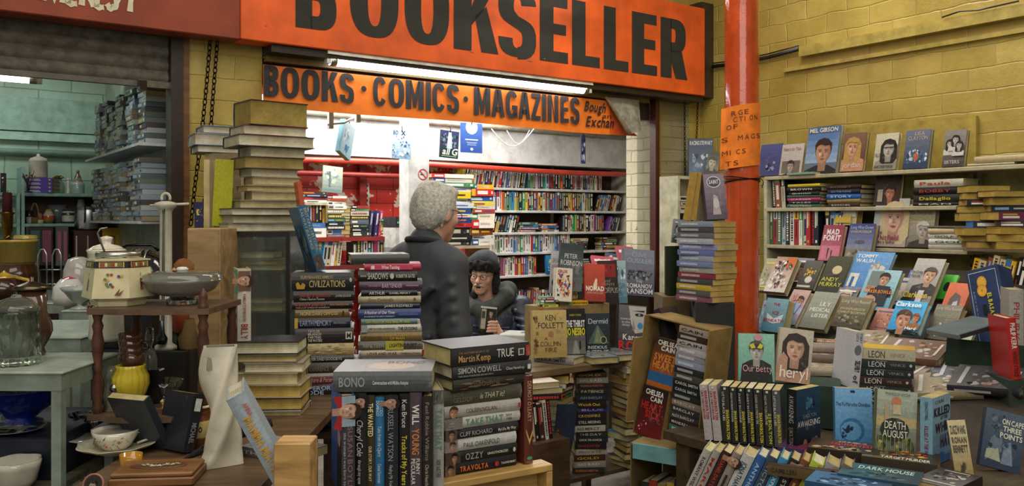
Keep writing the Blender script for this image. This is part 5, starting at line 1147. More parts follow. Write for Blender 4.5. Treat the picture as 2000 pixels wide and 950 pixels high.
kem=[(870,1008,.029,'17171a','black hardback spine with orange capitals',[('r',0,0,.14,1,'6a5648'),('f',.07,.5,.035,'a8785c','1a1210',None),fit('TRAVOLTA',.19,.32,.58,.72,'c8642a','x'),('e',.7,.5,.03,.22,'a02a30'),fit('TALKING SMART',.76,.4,.97,.58,'c9c4b8')]),(870,1010,.027,'1b1c1e','black hardback spine with large pale capitals',[('r',0,0,.2,1,'4a3c34'),('f',.12,.5,.035,'b08468','15100e',None),fit('OZZY',.26,.24,.5,.8,'8e8e8a','b'),fit('UNAUTHORIZED',.56,.4,.85,.62,'c9c4b8'),('e',.94,.5,.02,.22,'b9b4a4')]),(870,1008,.029,'b9b9b4','silver-grey hardback spine with thin dark capitals',[('r',0,0,.17,1,'8a8078'),('f',.1,.5,.035,'b98e74','3a2a22',None),fit('PAUL OAKENFOLD',.24,.3,.74,.72,'2c2c30','n')]),(870,1012,.025,'26262a','dark hardback spine with thin grey capitals',[('r',0,0,.15,1,'5a4a40'),('f',.08,.5,.035,'a8806a','2a1c16',None),fit('CLIFF RICHARD',.18,.3,.62,.72,'a3a39e','n'),fit('My Life, My Way',.70,.34,.95,.62,'c4c0b4')]),(870,1016,.027,'b4b2a8','grey-white hardback spine with green capitals',[('r',0,0,.22,1,'77746c'),('n',4,0,0,.22,1,['9a9488','4a4640','b8a898'],10,.1),fit('TAKE THAT',.26,.22,.76,.82,'5e8a70','b'),fit('NOW',.8,.6,.88,.8,'4a4a48'),fit('THEN',.8,.25,.88,.45,'4a4a48')]),(870,1016,.029,'a9a49a','beige hardback spine with a red square',[('f',.11,.45,.045,'bd8a6c','4a2c1a','6a6058'),fit('COLEEN NOLAN',.26,.34,.66,.7,'2e2c2a','n'),('r',.95,.3,.98,.7,'a03030')]),(868,1018,.037,'4b4a3c','olive-black hardback spine handwritten IS THAT IT',[fit('BOB',.12,.58,.24,.8,'6e6a54'),fit('GELDOF',.12,.2,.36,.5,'6a6650'),fit('is THAT it?',.45,.3,.76,.66,'c9c2ac','n',.2)]),(884,1030,.027,'33302c','dark hardback with a worn painted spine',[('n',7,0,0,1,1,['5a4a34','6a3a2a','242220','7a6a4a'],26,.18),fit('OSBOURNE',.22,.26,.62,.72,'5d5040')],{'dy':.06}),(886,1038,.031,'2e2f30','dark grey hardback spine with silver capitals',[fit('SIMON COWELL',.06,.42,.6,.86,'9c9c98','b'),fit('THE UNAUTHORIZED BIOGRAPHY',.06,.15,.5,.28,'8a8a86'),fit('Chas Newkey',.66,.4,.9,.62,'b0aca0'),('r',.94,.3,.98,.7,'c9c4b8')],{'dy':-.02}),(882,1036,.044,'262728','charcoal hardback with TRUE on its spine, dusty cover',[fit('THE AUTOBIOGRAPHY OF',.08,.66,.46,.78,'8a6a44'),fit('Martin Kemp',.08,.22,.48,.58,'b08a5c'),fit('TRUE',.56,.3,.78,.78,'d8d4cc','n'),('r',.84,.3,.92,.7,'b8b4a8'),('r',.855,.36,.905,.64,'3a3a3c'),('r',.94,.25,.99,.85,'a83a2e')],{'front':[('v','3c3f40','55585a')],'dy':.02,'W':.16})]
kc=on_z(944,950,ZB)
hstack('the biography pile',2.10,ty,ZB,kem,group='biographies in the big front pile',sd=3,Wd=.15)
def upright(px,d,z,L,Wd,T,cov,yaw,spine,label,kind='hardback',tilt=0,front=None,back=None,pages=None,group=None,fwd=0,spcol=None,roll=0,frontcol=None,seed=1):
 M=tr(*PT(px,d,z+.0008))@rz(yaw)@rx(fwd)@ry(tilt)@tr(-T/2,0,L/2)@M_UP
 o=book(kind,L,Wd,T,cov,M,spine=spine,front=front,back=back,pages=pages,spcol=spcol,frontcol=frontcol,seed=seed);return tag(o,label,'book',group)
def sv(st,col,u0=.06,u1=.9,v0=.28,v1=.72,wt='b'):return[fit(st,u0,v0,u1,v1,col,wt)]
upright(1032,2.16,ZB,.225,.15,.026,'5a2a20',YK,sv('DERMOT O LEARY','b08a6c',.06,.52)+[('p',[(.6,.1),(.72,.5),(.6,.9),(.64,.9),(.78,.5),(.64,.1)],'c9a05a'),('e',.93,.5,.02,.3,'3f9a6a')],'dark red hardback standing upright at the right end of the biography pile')
upright(856,1.98,ZB,.225,.14,.026,'9c9c98',R(12),sv('TAKE THAT','5e8a70',.2,.62,.2,.8)+[('r',0,0,.14,1,'5a5854'),('n',3,0,0,.14,1,['8a8478','33302c'],8,.1),fit('NOW AND THEN',.72,.3,.9,.7,'55555a')],'grey-white hardback with green lettering standing upright left of the biography pile')
GR='upright hardbacks under the lying grey book'
row=[(704,24,'1e1e20',[('f',.1,.5,.05,'b98e78','1a1412',None),fit('Cheryl Cole',.26,.25,.62,.75,'c9c4bc','n',.2),fit('through my eyes',.66,.35,.9,.62,'a8a49c')],'black hardback with pale script spine',.228),(724,17,'39301c',[fit('THE WANTED',.08,.22,.42,.8,'d8cba0','b'),fit('OUR STORY, OUR WAY',.52,.3,.88,.64,'c8bc94')],'olive-brown hardback with cream lettering',.222),(742,19,'2c6a98',[fit('PLACIDO',.04,.52,.2,.84,'a8c8dc'),fit('DOMINGO',.04,.15,.2,.45,'a8c8dc'),fit('Tales from the Opera',.3,.3,.62,.7,'b8d4e4','n',.2),fit('Daniel Snowman',.7,.3,.9,.66,'9cc0d8')],'bright blue hardback with pale script spine',.218),(765,26,'22242a',[('f',.08,.5,.05,'a8806c','1a1512',None),fit('RUSSELL WATSON',.12,.25,.66,.66,'8d8f94','n'),fit('Finding My Voice',.7,.35,.94,.62,'a8a8a4','n',.2)],'slate black hardback with a small portrait and grey capitals',.222),(790,21,'1a1a1c',[fit('Ken Bruce',.06,.28,.34,.74,'d0ccc4','n'),fit('Tracks of My Years',.42,.28,.92,.74,'c2b83c','b')],'black hardback with white and yellow-green lettering',.226),(812,25,'4a3f48',[fit('WILL',.12,.24,.32,.78,'d8d4cc','b'),fit('YOUNG',.36,.24,.62,.78,'c87a34','b'),fit('FUNNY',.66,.54,.82,.84,'c9c4bc'),fit('PECULIAR',.66,.16,.92,.46,'c9c4bc')],'plum hardback with orange lettering',.230),(835,21,'26201e',[fit('Feel: Robbie Williams',.06,.3,.66,.66,'8a8078','n'),fit('Chris Heath',.7,.3,.92,.62,'9a9084')],'dark brown hardback with faint lettering',.22)]
dR=1.93
for i,(px,wpx,cov,sp,lab,L)in enumerate(row):
 upright(px,dR+.003*(i%3),ZB,L if L<.23 else .228,.15,wpx/F*dR*.97,cov,R(3),sp,lab+', under the lying grey book',group=GR,seed=i)
upright(680,1.90,ZB,.228,.155,.030,'3d3a3c',R(20),sv('SUSAN BOYLE','7a5e6c',.3,.92,.45,.8)+[fit('the woman i was born to be',.36,.14,.94,.34,'9a949a'),('r',0,0,.3,1,'8a9aa4'),('f',.15,.5,.07,'c49a84','241a16','a02020')],'thick hardback with blue cover and red-dressed portrait, leftmost under the lying grey book',group=GR,back=[('v','1c3f86','2f63b4'),('p',[(.55,0),(1,0),(1,.55),(.8,.6),(.6,.4)],'1a1a22'),('e',.8,.55,.14,.08,'b98e78')],frontcol='2a58a8')
zt_row=ZB+.2305
hstack('the row under it',1.93,R(2),zt_row,[(650,845,.046,'46484a','',[fit('BONO',.06,.28,.32,.74,'8a8c8c','b'),fit('Conversations with Michka Assayas',.4,.38,.76,.56,'c9c8c4')],{'label':'grey hardback lying across the top of the upright row','W':.17,'front':[('v','6a6c6e','8e9092'),('e',.45,.45,.3,.25,'a89484'),('tv','BONO',.6,.1,.8,.5,'2c2c30','b')],'spcol':'4c4f50','kind':'hardback','dy':0})],sd=8)
WB=[(688,815,.035,'1e2024','black hardback with plain dark spine',S('MILLENNIUM','6a6a6a')),(700,822,.03,'2a2a2c','dark hardback with grey spine',S('HISTORY','5a5a58')),(694,818,.021,'1c1f1c','black spine with yellow-green name',[fit('THE AUTHORISED',.1,.55,.4,.78,'a8b84a'),fit('MEMOIRS',.1,.2,.4,.45,'a8b84a'),fit('ED STAFFORD',.46,.25,.86,.75,'b9c43c','b')]),(700,835,.024,'2c2a2a','black book with small copper lettering',S('THE AFTERMATH','8a5a44',.2,.6)+[('e',.9,.5,.03,.3,'8a4a34')]),(705,833,.021,'a89c86','buff hardback spine lettered LOVE AND WAR',S('LOVE AND WAR','5a4c3a',.1,.55)+[fit('The Making of Peace',.6,.35,.9,.62,'6a4438'),('r',.93,0,.98,1,'7a2420')]),(700,826,.029,'5d5a50','grey and yellow spine lettered FLEET',[('r',.42,0,.7,1,'a8a038'),fit('NINETEEN',.08,.3,.4,.68,'94907c'),fit('LIGHTING FLEET',.48,.3,.9,.7,'2a2a24','b')]),(704,824,.027,'7a6234','bronze hardback spine lettered THE ASCENT OF MAN',[fit('THE ASCENT',.4,.52,.8,.84,'b89a38','b'),fit('OF MAN',.48,.14,.72,.42,'b89a38','b'),fit('Bronowski',.06,.3,.34,.62,'4a3a20','n',.2)]),(706,822,.024,'b3b0a4','pale grey hardback spine lettered THE CROSSING',[('r',0,0,.1,1,'8a9a9c'),fit('JAMES CRACKNELL AND BEN FOGLE',.12,.4,.56,.6,'3a3a3c'),fit('THE CROSSING',.62,.3,.94,.68,'2c2c30')]),(706,815,.019,'5f7d78','grey-green book with yellow lettering about football',[fit('GARY THORNTON',.08,.3,.4,.7,'b8b04a','b'),fit('FOOTBALL MY ARSE',.44,.3,.86,.72,'c9bc4a','b')]),(700,822,.031,'33406e','royal blue spine lettered A BANKER OF OUR TIME',[fit('A Banker of Our Time',.1,.5,.58,.8,'d0ccd8','b'),fit('BUSINESS IN MOVEMENT',.1,.16,.58,.3,'a8a8b8'),('r',.64,.3,.96,.7,'4a5888')]),(704,820,.018,'1f2836','dark navy hardback spine with pale capitals',S('JAMES REDFIELD','b8b4a0',.4,.88)),(700,822,.022,'a59a7c','tan hardback with faded title',S('Grey Cinderella','6e6448',.16,.56)+[('e',.9,.5,.02,.25,'5a5040')]),(706,815,.019,'191a1c','black hardback spine with one large white word',[fit('ARTHUR',.14,.25,.42,.76,'d0ccc0','n'),fit('DANIEL MERSKY',.5,.32,.88,.66,'b8b4a8')]),(702,825,.027,'4a3548','purple hardback spine lettered BARTENDER',[fit('THE CURIOUS',.14,.4,.34,.6,'9a7a98'),fit('BARTENDER',.36,.28,.68,.74,'b893a8','b'),('r',.74,.4,.94,.6,'8a6a84')]),(700,815,.034,'201f1d','black hardback spine lettered SHADOWS',[fit('FROM THE',.04,.42,.14,.6,'b0aca0'),fit('SHADOWS',.16,.22,.5,.8,'c9c4b8','n'),('e',.57,.5,.035,.28,'b8b4a8'),fit('ROBERT M. GATES',.64,.34,.96,.64,'b8b4a8'),],{'pages':'a8935a'}),(712,822,.022,'a02c44','crimson hardback spine about wine tasting',[('r',.1,.15,.85,.85,'b6405a'),('r',.12,.25,.18,.75,'d8d0c8'),fit('Wine Tasting',.3,.26,.62,.76,'e0d4cc','b')]),(686,800,.030,'5d5f5a','grey hardback with a mottled dusty cover',[],{'front':[('v','6a6c66','8a8a80'),('n',3,.05,.05,.95,.95,['9a9888','5c6058','aaa694','4a5048'],50,.12)],'frontcol':'6a6c66','spcol':'3c3e3c','dy':.12})]
hs=sum(b_[2]+.0007 for b_ in WB);dW=2.75
hstack('the wine-book stack',dW,R(8),zat(497,dW)-hs,WB,sd=5,Wd=.15,group='books in the tall stack with the wine book')
stk_b=zat(497,dW)-hs
CV=[(580,690,.03,'23252a','black book with plain spine',S('THE ROAD','5a5850')),(583,690,.026,'8d8478','pale book',S('LETTERS','4a4238')),(575,660,.028,'1f3a58','navy book spine lettered MYTHS',S('MYTHS & LEGENDS','8aa8c4',.1,.9)),(575,690,.016,'24262c','thin black book with small white lettering',S('KITCHEN STORIES','b0aca4',.1,.8)),(575,690,.034,'1d2027','black hardback spine lettered EMPEROR CODE',[fit('EMPEROR',.12,.5,.62,.86,'9fb0c0','b'),fit('CODE',.12,.1,.5,.45,'9fb0c0','b')]),(582,692,.035,'6d3238','dusty red hardback with cursive spine',[('r',0,.72,1,1,'b0a89c'),fit('Literature & Peter Patagonia',.06,.22,.92,.62,'b89a94','n',.2)],{'dy':.04}),(590,705,.032,'3d3a30','dark olive hardback spine lettered EXPERIENCE',[fit('EXPERIENCE',.14,.2,.46,.6,'7e7660','n'),fit('MARTIN AMIS',.52,.3,.88,.66,'a0967c','n')]),(588,690,.022,'2a2b2c','black hardback spine lettered NEVER SAID GOODBYE',S('NEVER SAID GOODBYE','a8a498',.1,.78)),(582,690,.036,'a89468','buff paperback with yellow fern print spine',[('n',8,0,0,1,1,['b8a060','7a6a48','c8b88c','a89038'],30,.12)]),(578,690,.047,'2a2326','thick black spine with a large M',[fit('TAYLOR',.22,.74,.42,.9,'b8b0a4'),fit('BRANCH',.22,.54,.44,.7,'b8b0a4'),fit('PARTING',.22,.34,.44,.5,'b8b0a4'),fit('THE WATERS',.22,.12,.46,.3,'b8b0a4'),('r',.86,.25,.97,.75,'c0b8a8'),fit('M',.88,.32,.95,.68,'2a2326','b')]),(577,683,.032,'20222c','black spine lettered EARTH MEMORY with gold corner',[('r',0,0,.06,1,'b8943a'),fit('EARTH MEMORY',.1,.24,.66,.78,'8f9cc0','n'),fit('PHILIP DEVEREUX',.7,.4,.94,.58,'8a88a0')]),(578,680,.026,'6f5a36','tan book spine lettered NONE DARE OPPOSE',S('NONE DARE OPPOSE','b8a070',.1,.8)+[('e',.9,.5,.02,.3,'2a241a')],{'W':.13}),(572,688,.024,'231b1a','black book with red lettering about a journey',[fit('Kanza s Journey',.06,.42,.56,.84,'a04436','b'),fit('THE LAST CHILD OF BARROW',.06,.14,.62,.28,'a8a090'),fit('FRED BRIDGLAND',.62,.46,.94,.66,'a87a5a')]),(575,692,.032,'221d1d','black book spine lettered HUNGRY GHOSTS in red',[fit('hungry ghosts',.1,.46,.6,.88,'8a3e36','b'),fit('China s Secret Famine',.1,.12,.5,.34,'b8b0a4','n',.15),fit('JASPER BECKER',.68,.4,.94,.6,'a89a8a')]),(572,690,.056,'1d1c1b','thick black hardback spine lettered CIVILIZATIONS',[('p',[(.08,.1),(.2,.1),(.22,.35),(.17,.45),(.14,.3),(.1,.5),(.06,.4)],'a8842a'),fit('FELIPE FERNANDEZ ARMESTO',.14,.68,.66,.84,'a89868'),fit('CIVILIZATIONS',.28,.2,.86,.58,'c0a868','n'),('e',.95,.6,.02,.12,'b8b0a0')],{'frontcol':'2c2a28'})]
dC=2.65;hs=sum(b_[2]+.0007 for b_ in CV);zc1=zat(533,dC)
hstack('the CIVILIZATIONS stack',dC,R(10),zc1-hs,CV,sd=7,Wd=.15,group='books in the stack under the railway book')
root=empty('low_stool');tag(root,'low wooden stand beneath the two middle stacks, mostly hidden','stand')
zl_=min(stk_b,zc1-hs)-.001;m=MB();m.box(-.74,-.27,2.60,3.0,zl_-.02,zl_,'4a3a28','wood');m.build('board',parent=root)
if stk_b>zl_+.002:
 m=MB();m.box(-.53,-.27,2.62,2.98,zl_,stk_b,'4a3a28','wood');m.build('riser',parent=root)
if zc1-hs>zl_+.002:
 m=MB();m.box(-.74,-.52,2.62,2.9,zl_,zc1-hs,'4a3a28','wood');m.build('riser',parent=root)
legs(root,[(-.7,2.65),(-.32,2.65),(-.7,2.95),(-.32,2.95)],zl_-.02,.04)
upright(628,2.70,zc1+.003,.215,.17,.030,'2a6188',R(24),[fit('BRITAIN S HISTORIC',.04,.56,.72,.86,'b0a878','n'),fit('RAILWAY BUILDINGS',.04,.14,.66,.42,'b0a878','n'),('r',.76,.1,.97,.9,'4a3c34'),('n',2,.76,.1,.97,.9,['8a6a4a','2a3a4a'],8,.08)],'blue hardback on historic railway buildings leaning on the CIVILIZATIONS stack',tilt=R(-17),back=[('v','234a68','3a6a90'),('n',6,.1,.1,.95,.7,['1c2a38','5a7a94','16222e','7a94a8'],26,.2)],pages='cfc6ac')
dB=2.36;BL=[(455,590,.036,'8a8478','grey board'),(462,590,.034,'2b3a58','navy-backed'),(462,588,.035,'b0aa98','pale'),(455,590,.034,'28323e','dark-edged'),(458,588,.036,'a89c80','buff'),(462,582,.033,'b5a98a','cream'),(476,592,.028,'9a9078','dull cream'),(462,580,.022,'6a6a66','grey'),(444,583,.035,'23262a','black-covered')]
hs=sum(b_[2]+.0007 for b_ in BL)
hstack('the stack under the white hardback',dB,R(3),zat(668,dB)-hs,[(a,b_,c,d_,e_+' book, pages outward',[])for a,b_,c,d_,e_ in BL],sd=9,side='p',Wd=.14,group='page-edge stack under the white hardback')
zz_=zat(668,dB)-hs;m=MB();m.box(PT(450,dB,0)[0],PT(585,dB,0)[0],dB+.0,dB+.15,ZA+.0005,zz_-.0005,'5a3c26','wood');tag(m.build('wooden_block'),'brown wooden block under the page-edge stack','block')
upright(477,2.37,zat(668,dB),.2,.135,.036,'bdb8ac',R(22),[('r',.02,.05,.3,.95,'6a4a38'),('f',.16,.5,.07,'b98e74','2a1a14','4a6a4a'),fit('PAMELA STEPHENSON',.34,.4,.72,.6,'8a2c34'),fit('BILLY',.76,.25,.97,.75,'8a2c34','b')],'white hardback with a red-lettered spine standing on the page-edge stack',back=[('v','a8a498','c4c0b4'),('r',.15,.1,.4,.3,'5a4438'),('n',5,.1,.5,.7,.9,['8a867c','b4b0a4'],10,.1)],pages='c4a860')
dG=2.9;zc_=zat(453,dG);x0,x1=PT(435,dG,0)[0],PT(565,dG,0)[0]
root=empty('display_cabinet');tag(root,'small black-framed glass display cabinet under the tallest book pile','cabinet')
fr_='1c1a18'
m=MB();t=.012
for x in(x0,x1-t):
 for y in(dG,dG+.25-t):m.box(x,x+t,y,y+t,ZA+.001,zc_-.016,fr_,'paint')
m.box(x0,x1,dG,dG+.25,zc_-.016,zc_,fr_,'paint');m.box(x0,x1,dG,dG+.25,ZA+.0,ZA+.02,fr_,'paint');m.build('frame',parent=root)
m=MB();m.box(x0+t,x1-t,dG+.235,dG+.24,ZA+.02,zc_-.016,'7d8c84','paint');m.build('back_panel',parent=root)
for py in(531,612):
 m=MB();z=zat(py,dG);m.box(x0+t+.001,x1-t-.001,dG+.012,dG+.23,z-.006,z,'a9c0b4','glass');m.build('glass_shelf',parent=root)
m=MB();m.box(x0+t,x1-t,dG+.003,dG+.006,ZA+.02,zc_-.016,'dfe8e2','glass');m.build('glass_door',parent=root)
m=MB();m.box(x1-.006,x1-.003,dG+t,dG+.25-t,ZA+.02,zc_-.016,'dfe8e2','glass');m.build('side_glass',parent=root)
gx=(x0+x1)/2;zg1,zg2=zat(531,dG)+.001,zat(612,dG)+.001
for i,(cov,T,L,z,dx,lb)in enumerate((('6a6048',.02,.17,zg1,-.005,'bottom book on the upper glass shelf'),('a88c50',.02,.16,zg1+.0206,-.01,'middle book on the upper glass shelf, gold page edges'),('3a3430',.026,.14,zg1+.0412,-.02,'dark book topmost on the upper glass shelf'),('8a8270',.026,.16,zg2,0,'bottom book on the lower glass shelf'),('5a554c',.022,.15,zg2+.027,.005,'grey book topmost on the lower glass shelf'))):
 o=book('hardback',L,.12,T,cov,tr(gx+dx,dG+.04,z)@tr(0,.12,0)@M_FLIP,pages='b89a50'if i==1 else None,seed=i);tag(o,lb+' of the cabinet','book')
TP=[(415,588,.030,'8a8270'),(422,588,.026,'a29c8a'),(415,600,.026,'2e3236'),(445,592,.029,'8c8468'),(472,592,.031,'b0a488'),(458,589,.022,'a89470'),(472,586,.030,'948a70'),(465,580,.027,'b5b0a0'),(448,592,.042,'4a4030'),(462,595,.034,'a8a08c'),(432,612,.041,'2a2e34'),(445,597,.035,'7a2a2e'),(455,598,.088,'22201f')]
hs=sum(a[2]+.0007 for a in TP);tgt=zat(196,3.0)-zc_-.001;k_=tgt/hs;z=zc_+.0008;rg=random.Random(12)
NMS=['grey','pale grey','black','olive','cream','tan','buff','pale','dark brown','stone','wide navy','red-edged','very thick black']
for i,(p0,p1,T,cov)in enumerate(TP):
 T*=k_;yaw=R(rg.uniform(28,40))if i!=12 else R(40);sp=(p1-p0)/F*3.0;L=min(.27,sp/(math.cos(yaw)+.68*math.sin(yaw)));w=L*.68
 cx=PT((p0+p1)/2,3.0,0)[0];M=tr(cx,3.02,z)@rz(yaw)@tr(0,w/2,0)@M_FLIP@tr(0,0,0)
 o=book('hardback',L,w,T-.0007,cov,M,seed=40+i,pages=['cfc9b2','c9c2a8','d2cdb8','bdb28c','c8bc94','b8a878','c4b894','cfcab4','a8935c','cbc5ae','d0cab0','d4cdb4','a38f4c'][i])
 tag(o,'%s hardback, page edges out, %s in the tallest pile on the cabinet'%(NMS[i],'topmost'if i==12 else 'bottom'if i==0 else nth(13-i)+' from top'),'book','tallest pile of books on the glass cabinet');z+=T
zq=zat(300,3.3);x=PT(432,3.3,0)[0];z=zc_+.001
m=MB();m.box(x-.05,x+.09,3.26,3.42,ZA,zq-.002,'8a7a58','wood');tag(m.build('wooden_post'),'tan wooden box end behind the tallest pile','box')
z=zq
for i,(T,L,cov)in enumerate(((.028,.2,'3a3c3e'),(.045,.22,'8f9aa4'),(.03,.16,'5a7a9a'))):
 o=book('hardback',L,.15,T,cov,tr(x+.02,3.28,z)@rz(R(30))@tr(0,.15,0)@M_FLIP,seed=60+i,pages='cdc8b8');z+=T+.001
 tag(o,'%s book poking out left behind the tallest pile, %s'%(('dark','grey','blue')[i],('lowest','middle','upper')[i]),'book')
m=MB();M=tr(*PT(430,2.98,zc_+.001));m.M=tr(*PT(432,2.98,zat(442,2.98)+.0))@ry(R(3));m.box(-.033,.033,0,.012,0,.235,'a8a61e','print');tag(m.build('yellow_folder'),'yellow-green folder standing left of the tallest pile','folder')
m=MB();m.box(PT(402,3.02,0)[0],PT(413,3.02,0)[0],3.0,3.1,zat(446,3.0),zat(312,3.0),'c4ae7c','card');tag(m.build('card_binder'),'tan card binder edge left of the yellow-green folder','binder')
m=MB();m.box(PT(384,2.9,0)[0],PT(400,2.9,0)[0],2.88,2.888,zat(447,2.9),zat(395,2.9),'23234a','print');q_=PT(392,2.9,0)[0]
m.add([(q_+.007*math.cos(t),2.879,zat(415,2.9)+.011*math.sin(t))for t in np.linspace(.8,5.4,9)]+[(q_+.004+.005*math.cos(t),2.879,zat(415,2.9)+.008*math.sin(t))for t in np.linspace(5.2,1.0,7)],[tuple(range(16))],'c9b048')
for k in range(9):rr=random.Random(k);u,v=rr.uniform(-.01,.01),rr.uniform(-.03,.05);m.ball((q_+u,2.879,zat(425,2.9)+v*.6),.0012,'d8cba0','print',5)
tag(m.build('night_sky_card'),'narrow dark blue card with a yellow moon by the chains','card')
root=empty('wooden_case');tag(root,'upright pale wooden case left of the glass cabinet','case');xw0,xw1=PT(370,2.75,0)[0],PT(434,2.75,0)[0]
m=MB();m.bevbox(xw0,xw1,2.73,3.2,ZA+.001,zat(446,2.75),'a88a60','wood',.003);m.build('carcass',parent=root)
m=MB();m.box(xw0+.004,xw1-.004,2.726,2.7295,ZA+.01,zat(446,2.75)-.006,'9c8058','wood');m.build('front_veneer',parent=root)
o=book('paperback',.17,.115,.014,'c0402a',tr(*PT(601,2.86,zat(455,2.86)-.03))@rz(R(20))@ry(R(-8))@tr(-.007,0,.12)@M_UP,spine=[('r',0,0,.6,1,'b4481c'),('r',.75,0,1,1,'a8801c'),('r',.62,0,.73,1,'1c1a1a')],seed=4);tag(o,'thin orange and black book propped between the tallest pile and the railway book','book')
dM=1.62
m=MB();x0,x1=PT(540,1.62,0)[0],PT(610,1.62,0)[0];m.bevbox(x0,x1,1.60,1.665,ZB,zat(862,1.62),'b8935a','wood',.002);tag(m.build('pine_block'),'pale pine block propping the leaning blue-grey book','block')
M=tr(*PT(628,1.66,ZB+.0))@rz(R(18))@ry(R(-27))@tr(-.03,0,.165)@M_UP
o=book('hardback',.33,.15,.036,'93a0a8',M,spine=[fit('ANNA',.06,.6,.14,.85,'c05a5a'),fit('MAMMA MIA! HOW CAN',.14,.25,.72,.72,'c0923a','b'),fit('I RESIST YOU',.76,.3,.96,.68,'a84a4a','b')],back=[('v','48647c','8fa4b4'),('n',3,.1,.1,.9,.8,['6a8498','3a546c','a0b4c0'],20,.2)],pages='c8c4b4');tag(o,'pale blue hardback leaning steeply over the pine block, lower left of centre','book')
root=empty('wooden_whatnot');tag(root,'small dark wooden two-tier stand with turned posts','stand')
wx0,wx1,wy0,wy1=PT(191,2.05,0)[0],PT(397,2.05,0)[0],2.05,2.26
zs1,zs2=1.384,1.13
def wshelf(z,bow,nm):
 m=MB();pts=[];n=18
 for i in range(n+1):
  u=i/n;x=wx0-.018+(wx1-wx0+.036)*u;pts.append((x,wy0-.015-bow*math.sin(math.pi*u)-.003*math.cos(u*22)))
 pts+=[(wx1+.018,wy1+.02),(wx0-.018,wy1+.02)];k=len(pts)
 for a,b_ in((z-.014,z-.004),(z-.004,z)):
  m.add([(x,y,a)for x,y in pts]+[(x,y,b_)for x,y in pts],[tuple(range(k-1,-1,-1)),tuple(range(k,2*k))]+[(i,(i+1)%k,k+(i+1)%k,k+i)for i in range(k)],'5a4534','wood')
 m.build(nm,parent=root)
wshelf(zs1,.012,'shelf');wshelf(zs2,.035,'shelf')
def spind(x,y,z0,z1,top=False):
 H=z1-z0;m=MB()
 m.lathe([(.010,z0),(.013,z0+.06*H),(.009,z0+.1*H),(.0135,z0+.22*H),(.0135,z0+.3*H),(.008,z0+.42*H),(.0125,z0+.46*H),(.008,z0+.5*H),(.0125,z0+.6*H),(.014,z0+.72*H),(.010,z0+.82*H),(.013,z0+.88*H),(.009,z0+.93*H),(.013,z1)],'4c2c1c','wood',14,c=(x,y))
 m.build('turned_post',parent=root)
 if top:m=MB();m.lathe([(.012,z1+.014),(.013,z1+.02),(.007,z1+.028),(.011,z1+.04),(.008,z1+.052),(0,z1+.064)],'4c2c1c','wood',14,c=(x,y));m.build('finial',parent=root)
for x,y,tp in((wx0,wy0,0),(wx1,wy0,1),(wx0,wy1,0),(wx1,wy1,0)):spind(x,y,zs2,zs1-.014,bool(tp))
for x,y in((wx0+.085,wy0+.0),(wx0,wy1),(wx1,wy1)):
 m=MB();m.lathe([(.013,ZA+.0005),(.014,ZA+.02),(.010,ZA+.04),(.012,zs2-.014)],'4c2c1c','wood',12,c=(x,y));m.build('foot',parent=root)
def onw(px,d,z):return PT(px,d,z+.0008)
root=empty('biscuit_barrel',tr(*onw(231,2.135,zs1))@rz(R(12)));tag(root,'cream six-sided biscuit barrel with fruit decoration and dark band','jar')
HXN=6;m=MB()
m.lathe([(0,0),(.056,0),(.058,.012),(.075,.02),(.066,.088),(.066,.090)],'cfc49c','ceramic',HXN,smooth=False)
m.lathe([(.0662,.090),(.0645,.106)],'23242a','ceramic',HXN,smooth=False);m.lathe([(.0665,.106),(.067,.109),(.048,.112),(.048,.1125)],'cfc49c','ceramic',HXN,smooth=False)
ap=math.cos(math.pi/6)
def hexface(k,r0,z0,r1,z1):
 a0,a1=k*math.pi/3,(k+1)*math.pi/3;A=np.array([r0*math.cos(a0),r0*math.sin(a0),z0]);B_=np.array([r0*math.cos(a1),r0*math.sin(a1),z0]);C_2=np.array([r1*math.cos(a0),r1*math.sin(a0),z1])
 X=B_-A;X/=np.linalg.norm(X);n=np.cross(X,C_2-A);n/=np.linalg.norm(n);Y=np.cross(n,X);return A,X,Y,n,np.linalg.norm(B_-A)
for k in range(6):
 A,X,Y,n,w=hexface(k,.075,.02,.066,.088)
 rr=random.Random(k)
 its=[]
 for j in range(11):its.append(('e',.3+rr.uniform(0,.5),.35+rr.uniform(0,.5),.045,.05,rr.choice(['a8442c','3a4f7c','c9a04a','7a8a4a','b06a3a','6a7a3a'])))
 if k%2:its=[('e',.5,.62,.035,.06,'8a4a34'),('r',.46,.3,.54,.6,'7a4434'),('e',.5,.3,.07,.05,'a05a3a'),('e',.5,.8,.02,.08,'b8905a')]
 else:its+=[('p',[(.6,.1),(.75,.35),(.7,.1)],'6a4a34'),('p',[(.66,.1),(.85,.3),(.76,.1)],'6a4a34')]
 art(m,its,A,X,Y,n*1.5,w,.068,'ceramic')
 A,X,Y,n,w=hexface(k,.0664,.090,.0647,.106)
 art(m,[('r',.12,.1,.16,.9,'c0a860'),('r',.84,.1,.88,.9,'c0a860'),('r',.18,.12,.82,.88,'8a6a3a')]+[('e',.24+j*.1,.5,.04,.3,['a83a2c','d0c49c','6a7a3a'][j%3])for j in range(6)],A,X,Y,n*1.5,w,.016,'ceramic')
m.build('body',parent=root)
m=MB();m.lathe([(.044,.112),(.046,.116),(.046,.124),(.043,.127),(.036,.127),(.03,.122),(0,.121)],'b9b8b0','metal',28);m.build('rim',parent=root)
m=MB();m.tube([(-.03,.01,.125),(-.036,0,.15),(-.042,0,.172),(-.036,0,.182),(-.022,0,.184)],.0022,'8a8a84','metal',6);m.build('hook_handle',parent=root);root.scale=(1.15,1.15,1.05)
o=pot_at('comport',356,2.16,zs1,[(0,.018),(.05,.022),(.080,.036),(.092,.056),(.096,.060),(.090,.060),(.076,.04),(0,.03)],'83827a','dull pewter bowl on a glass foot under a shallow glass lid','bowl','porcelain',40)
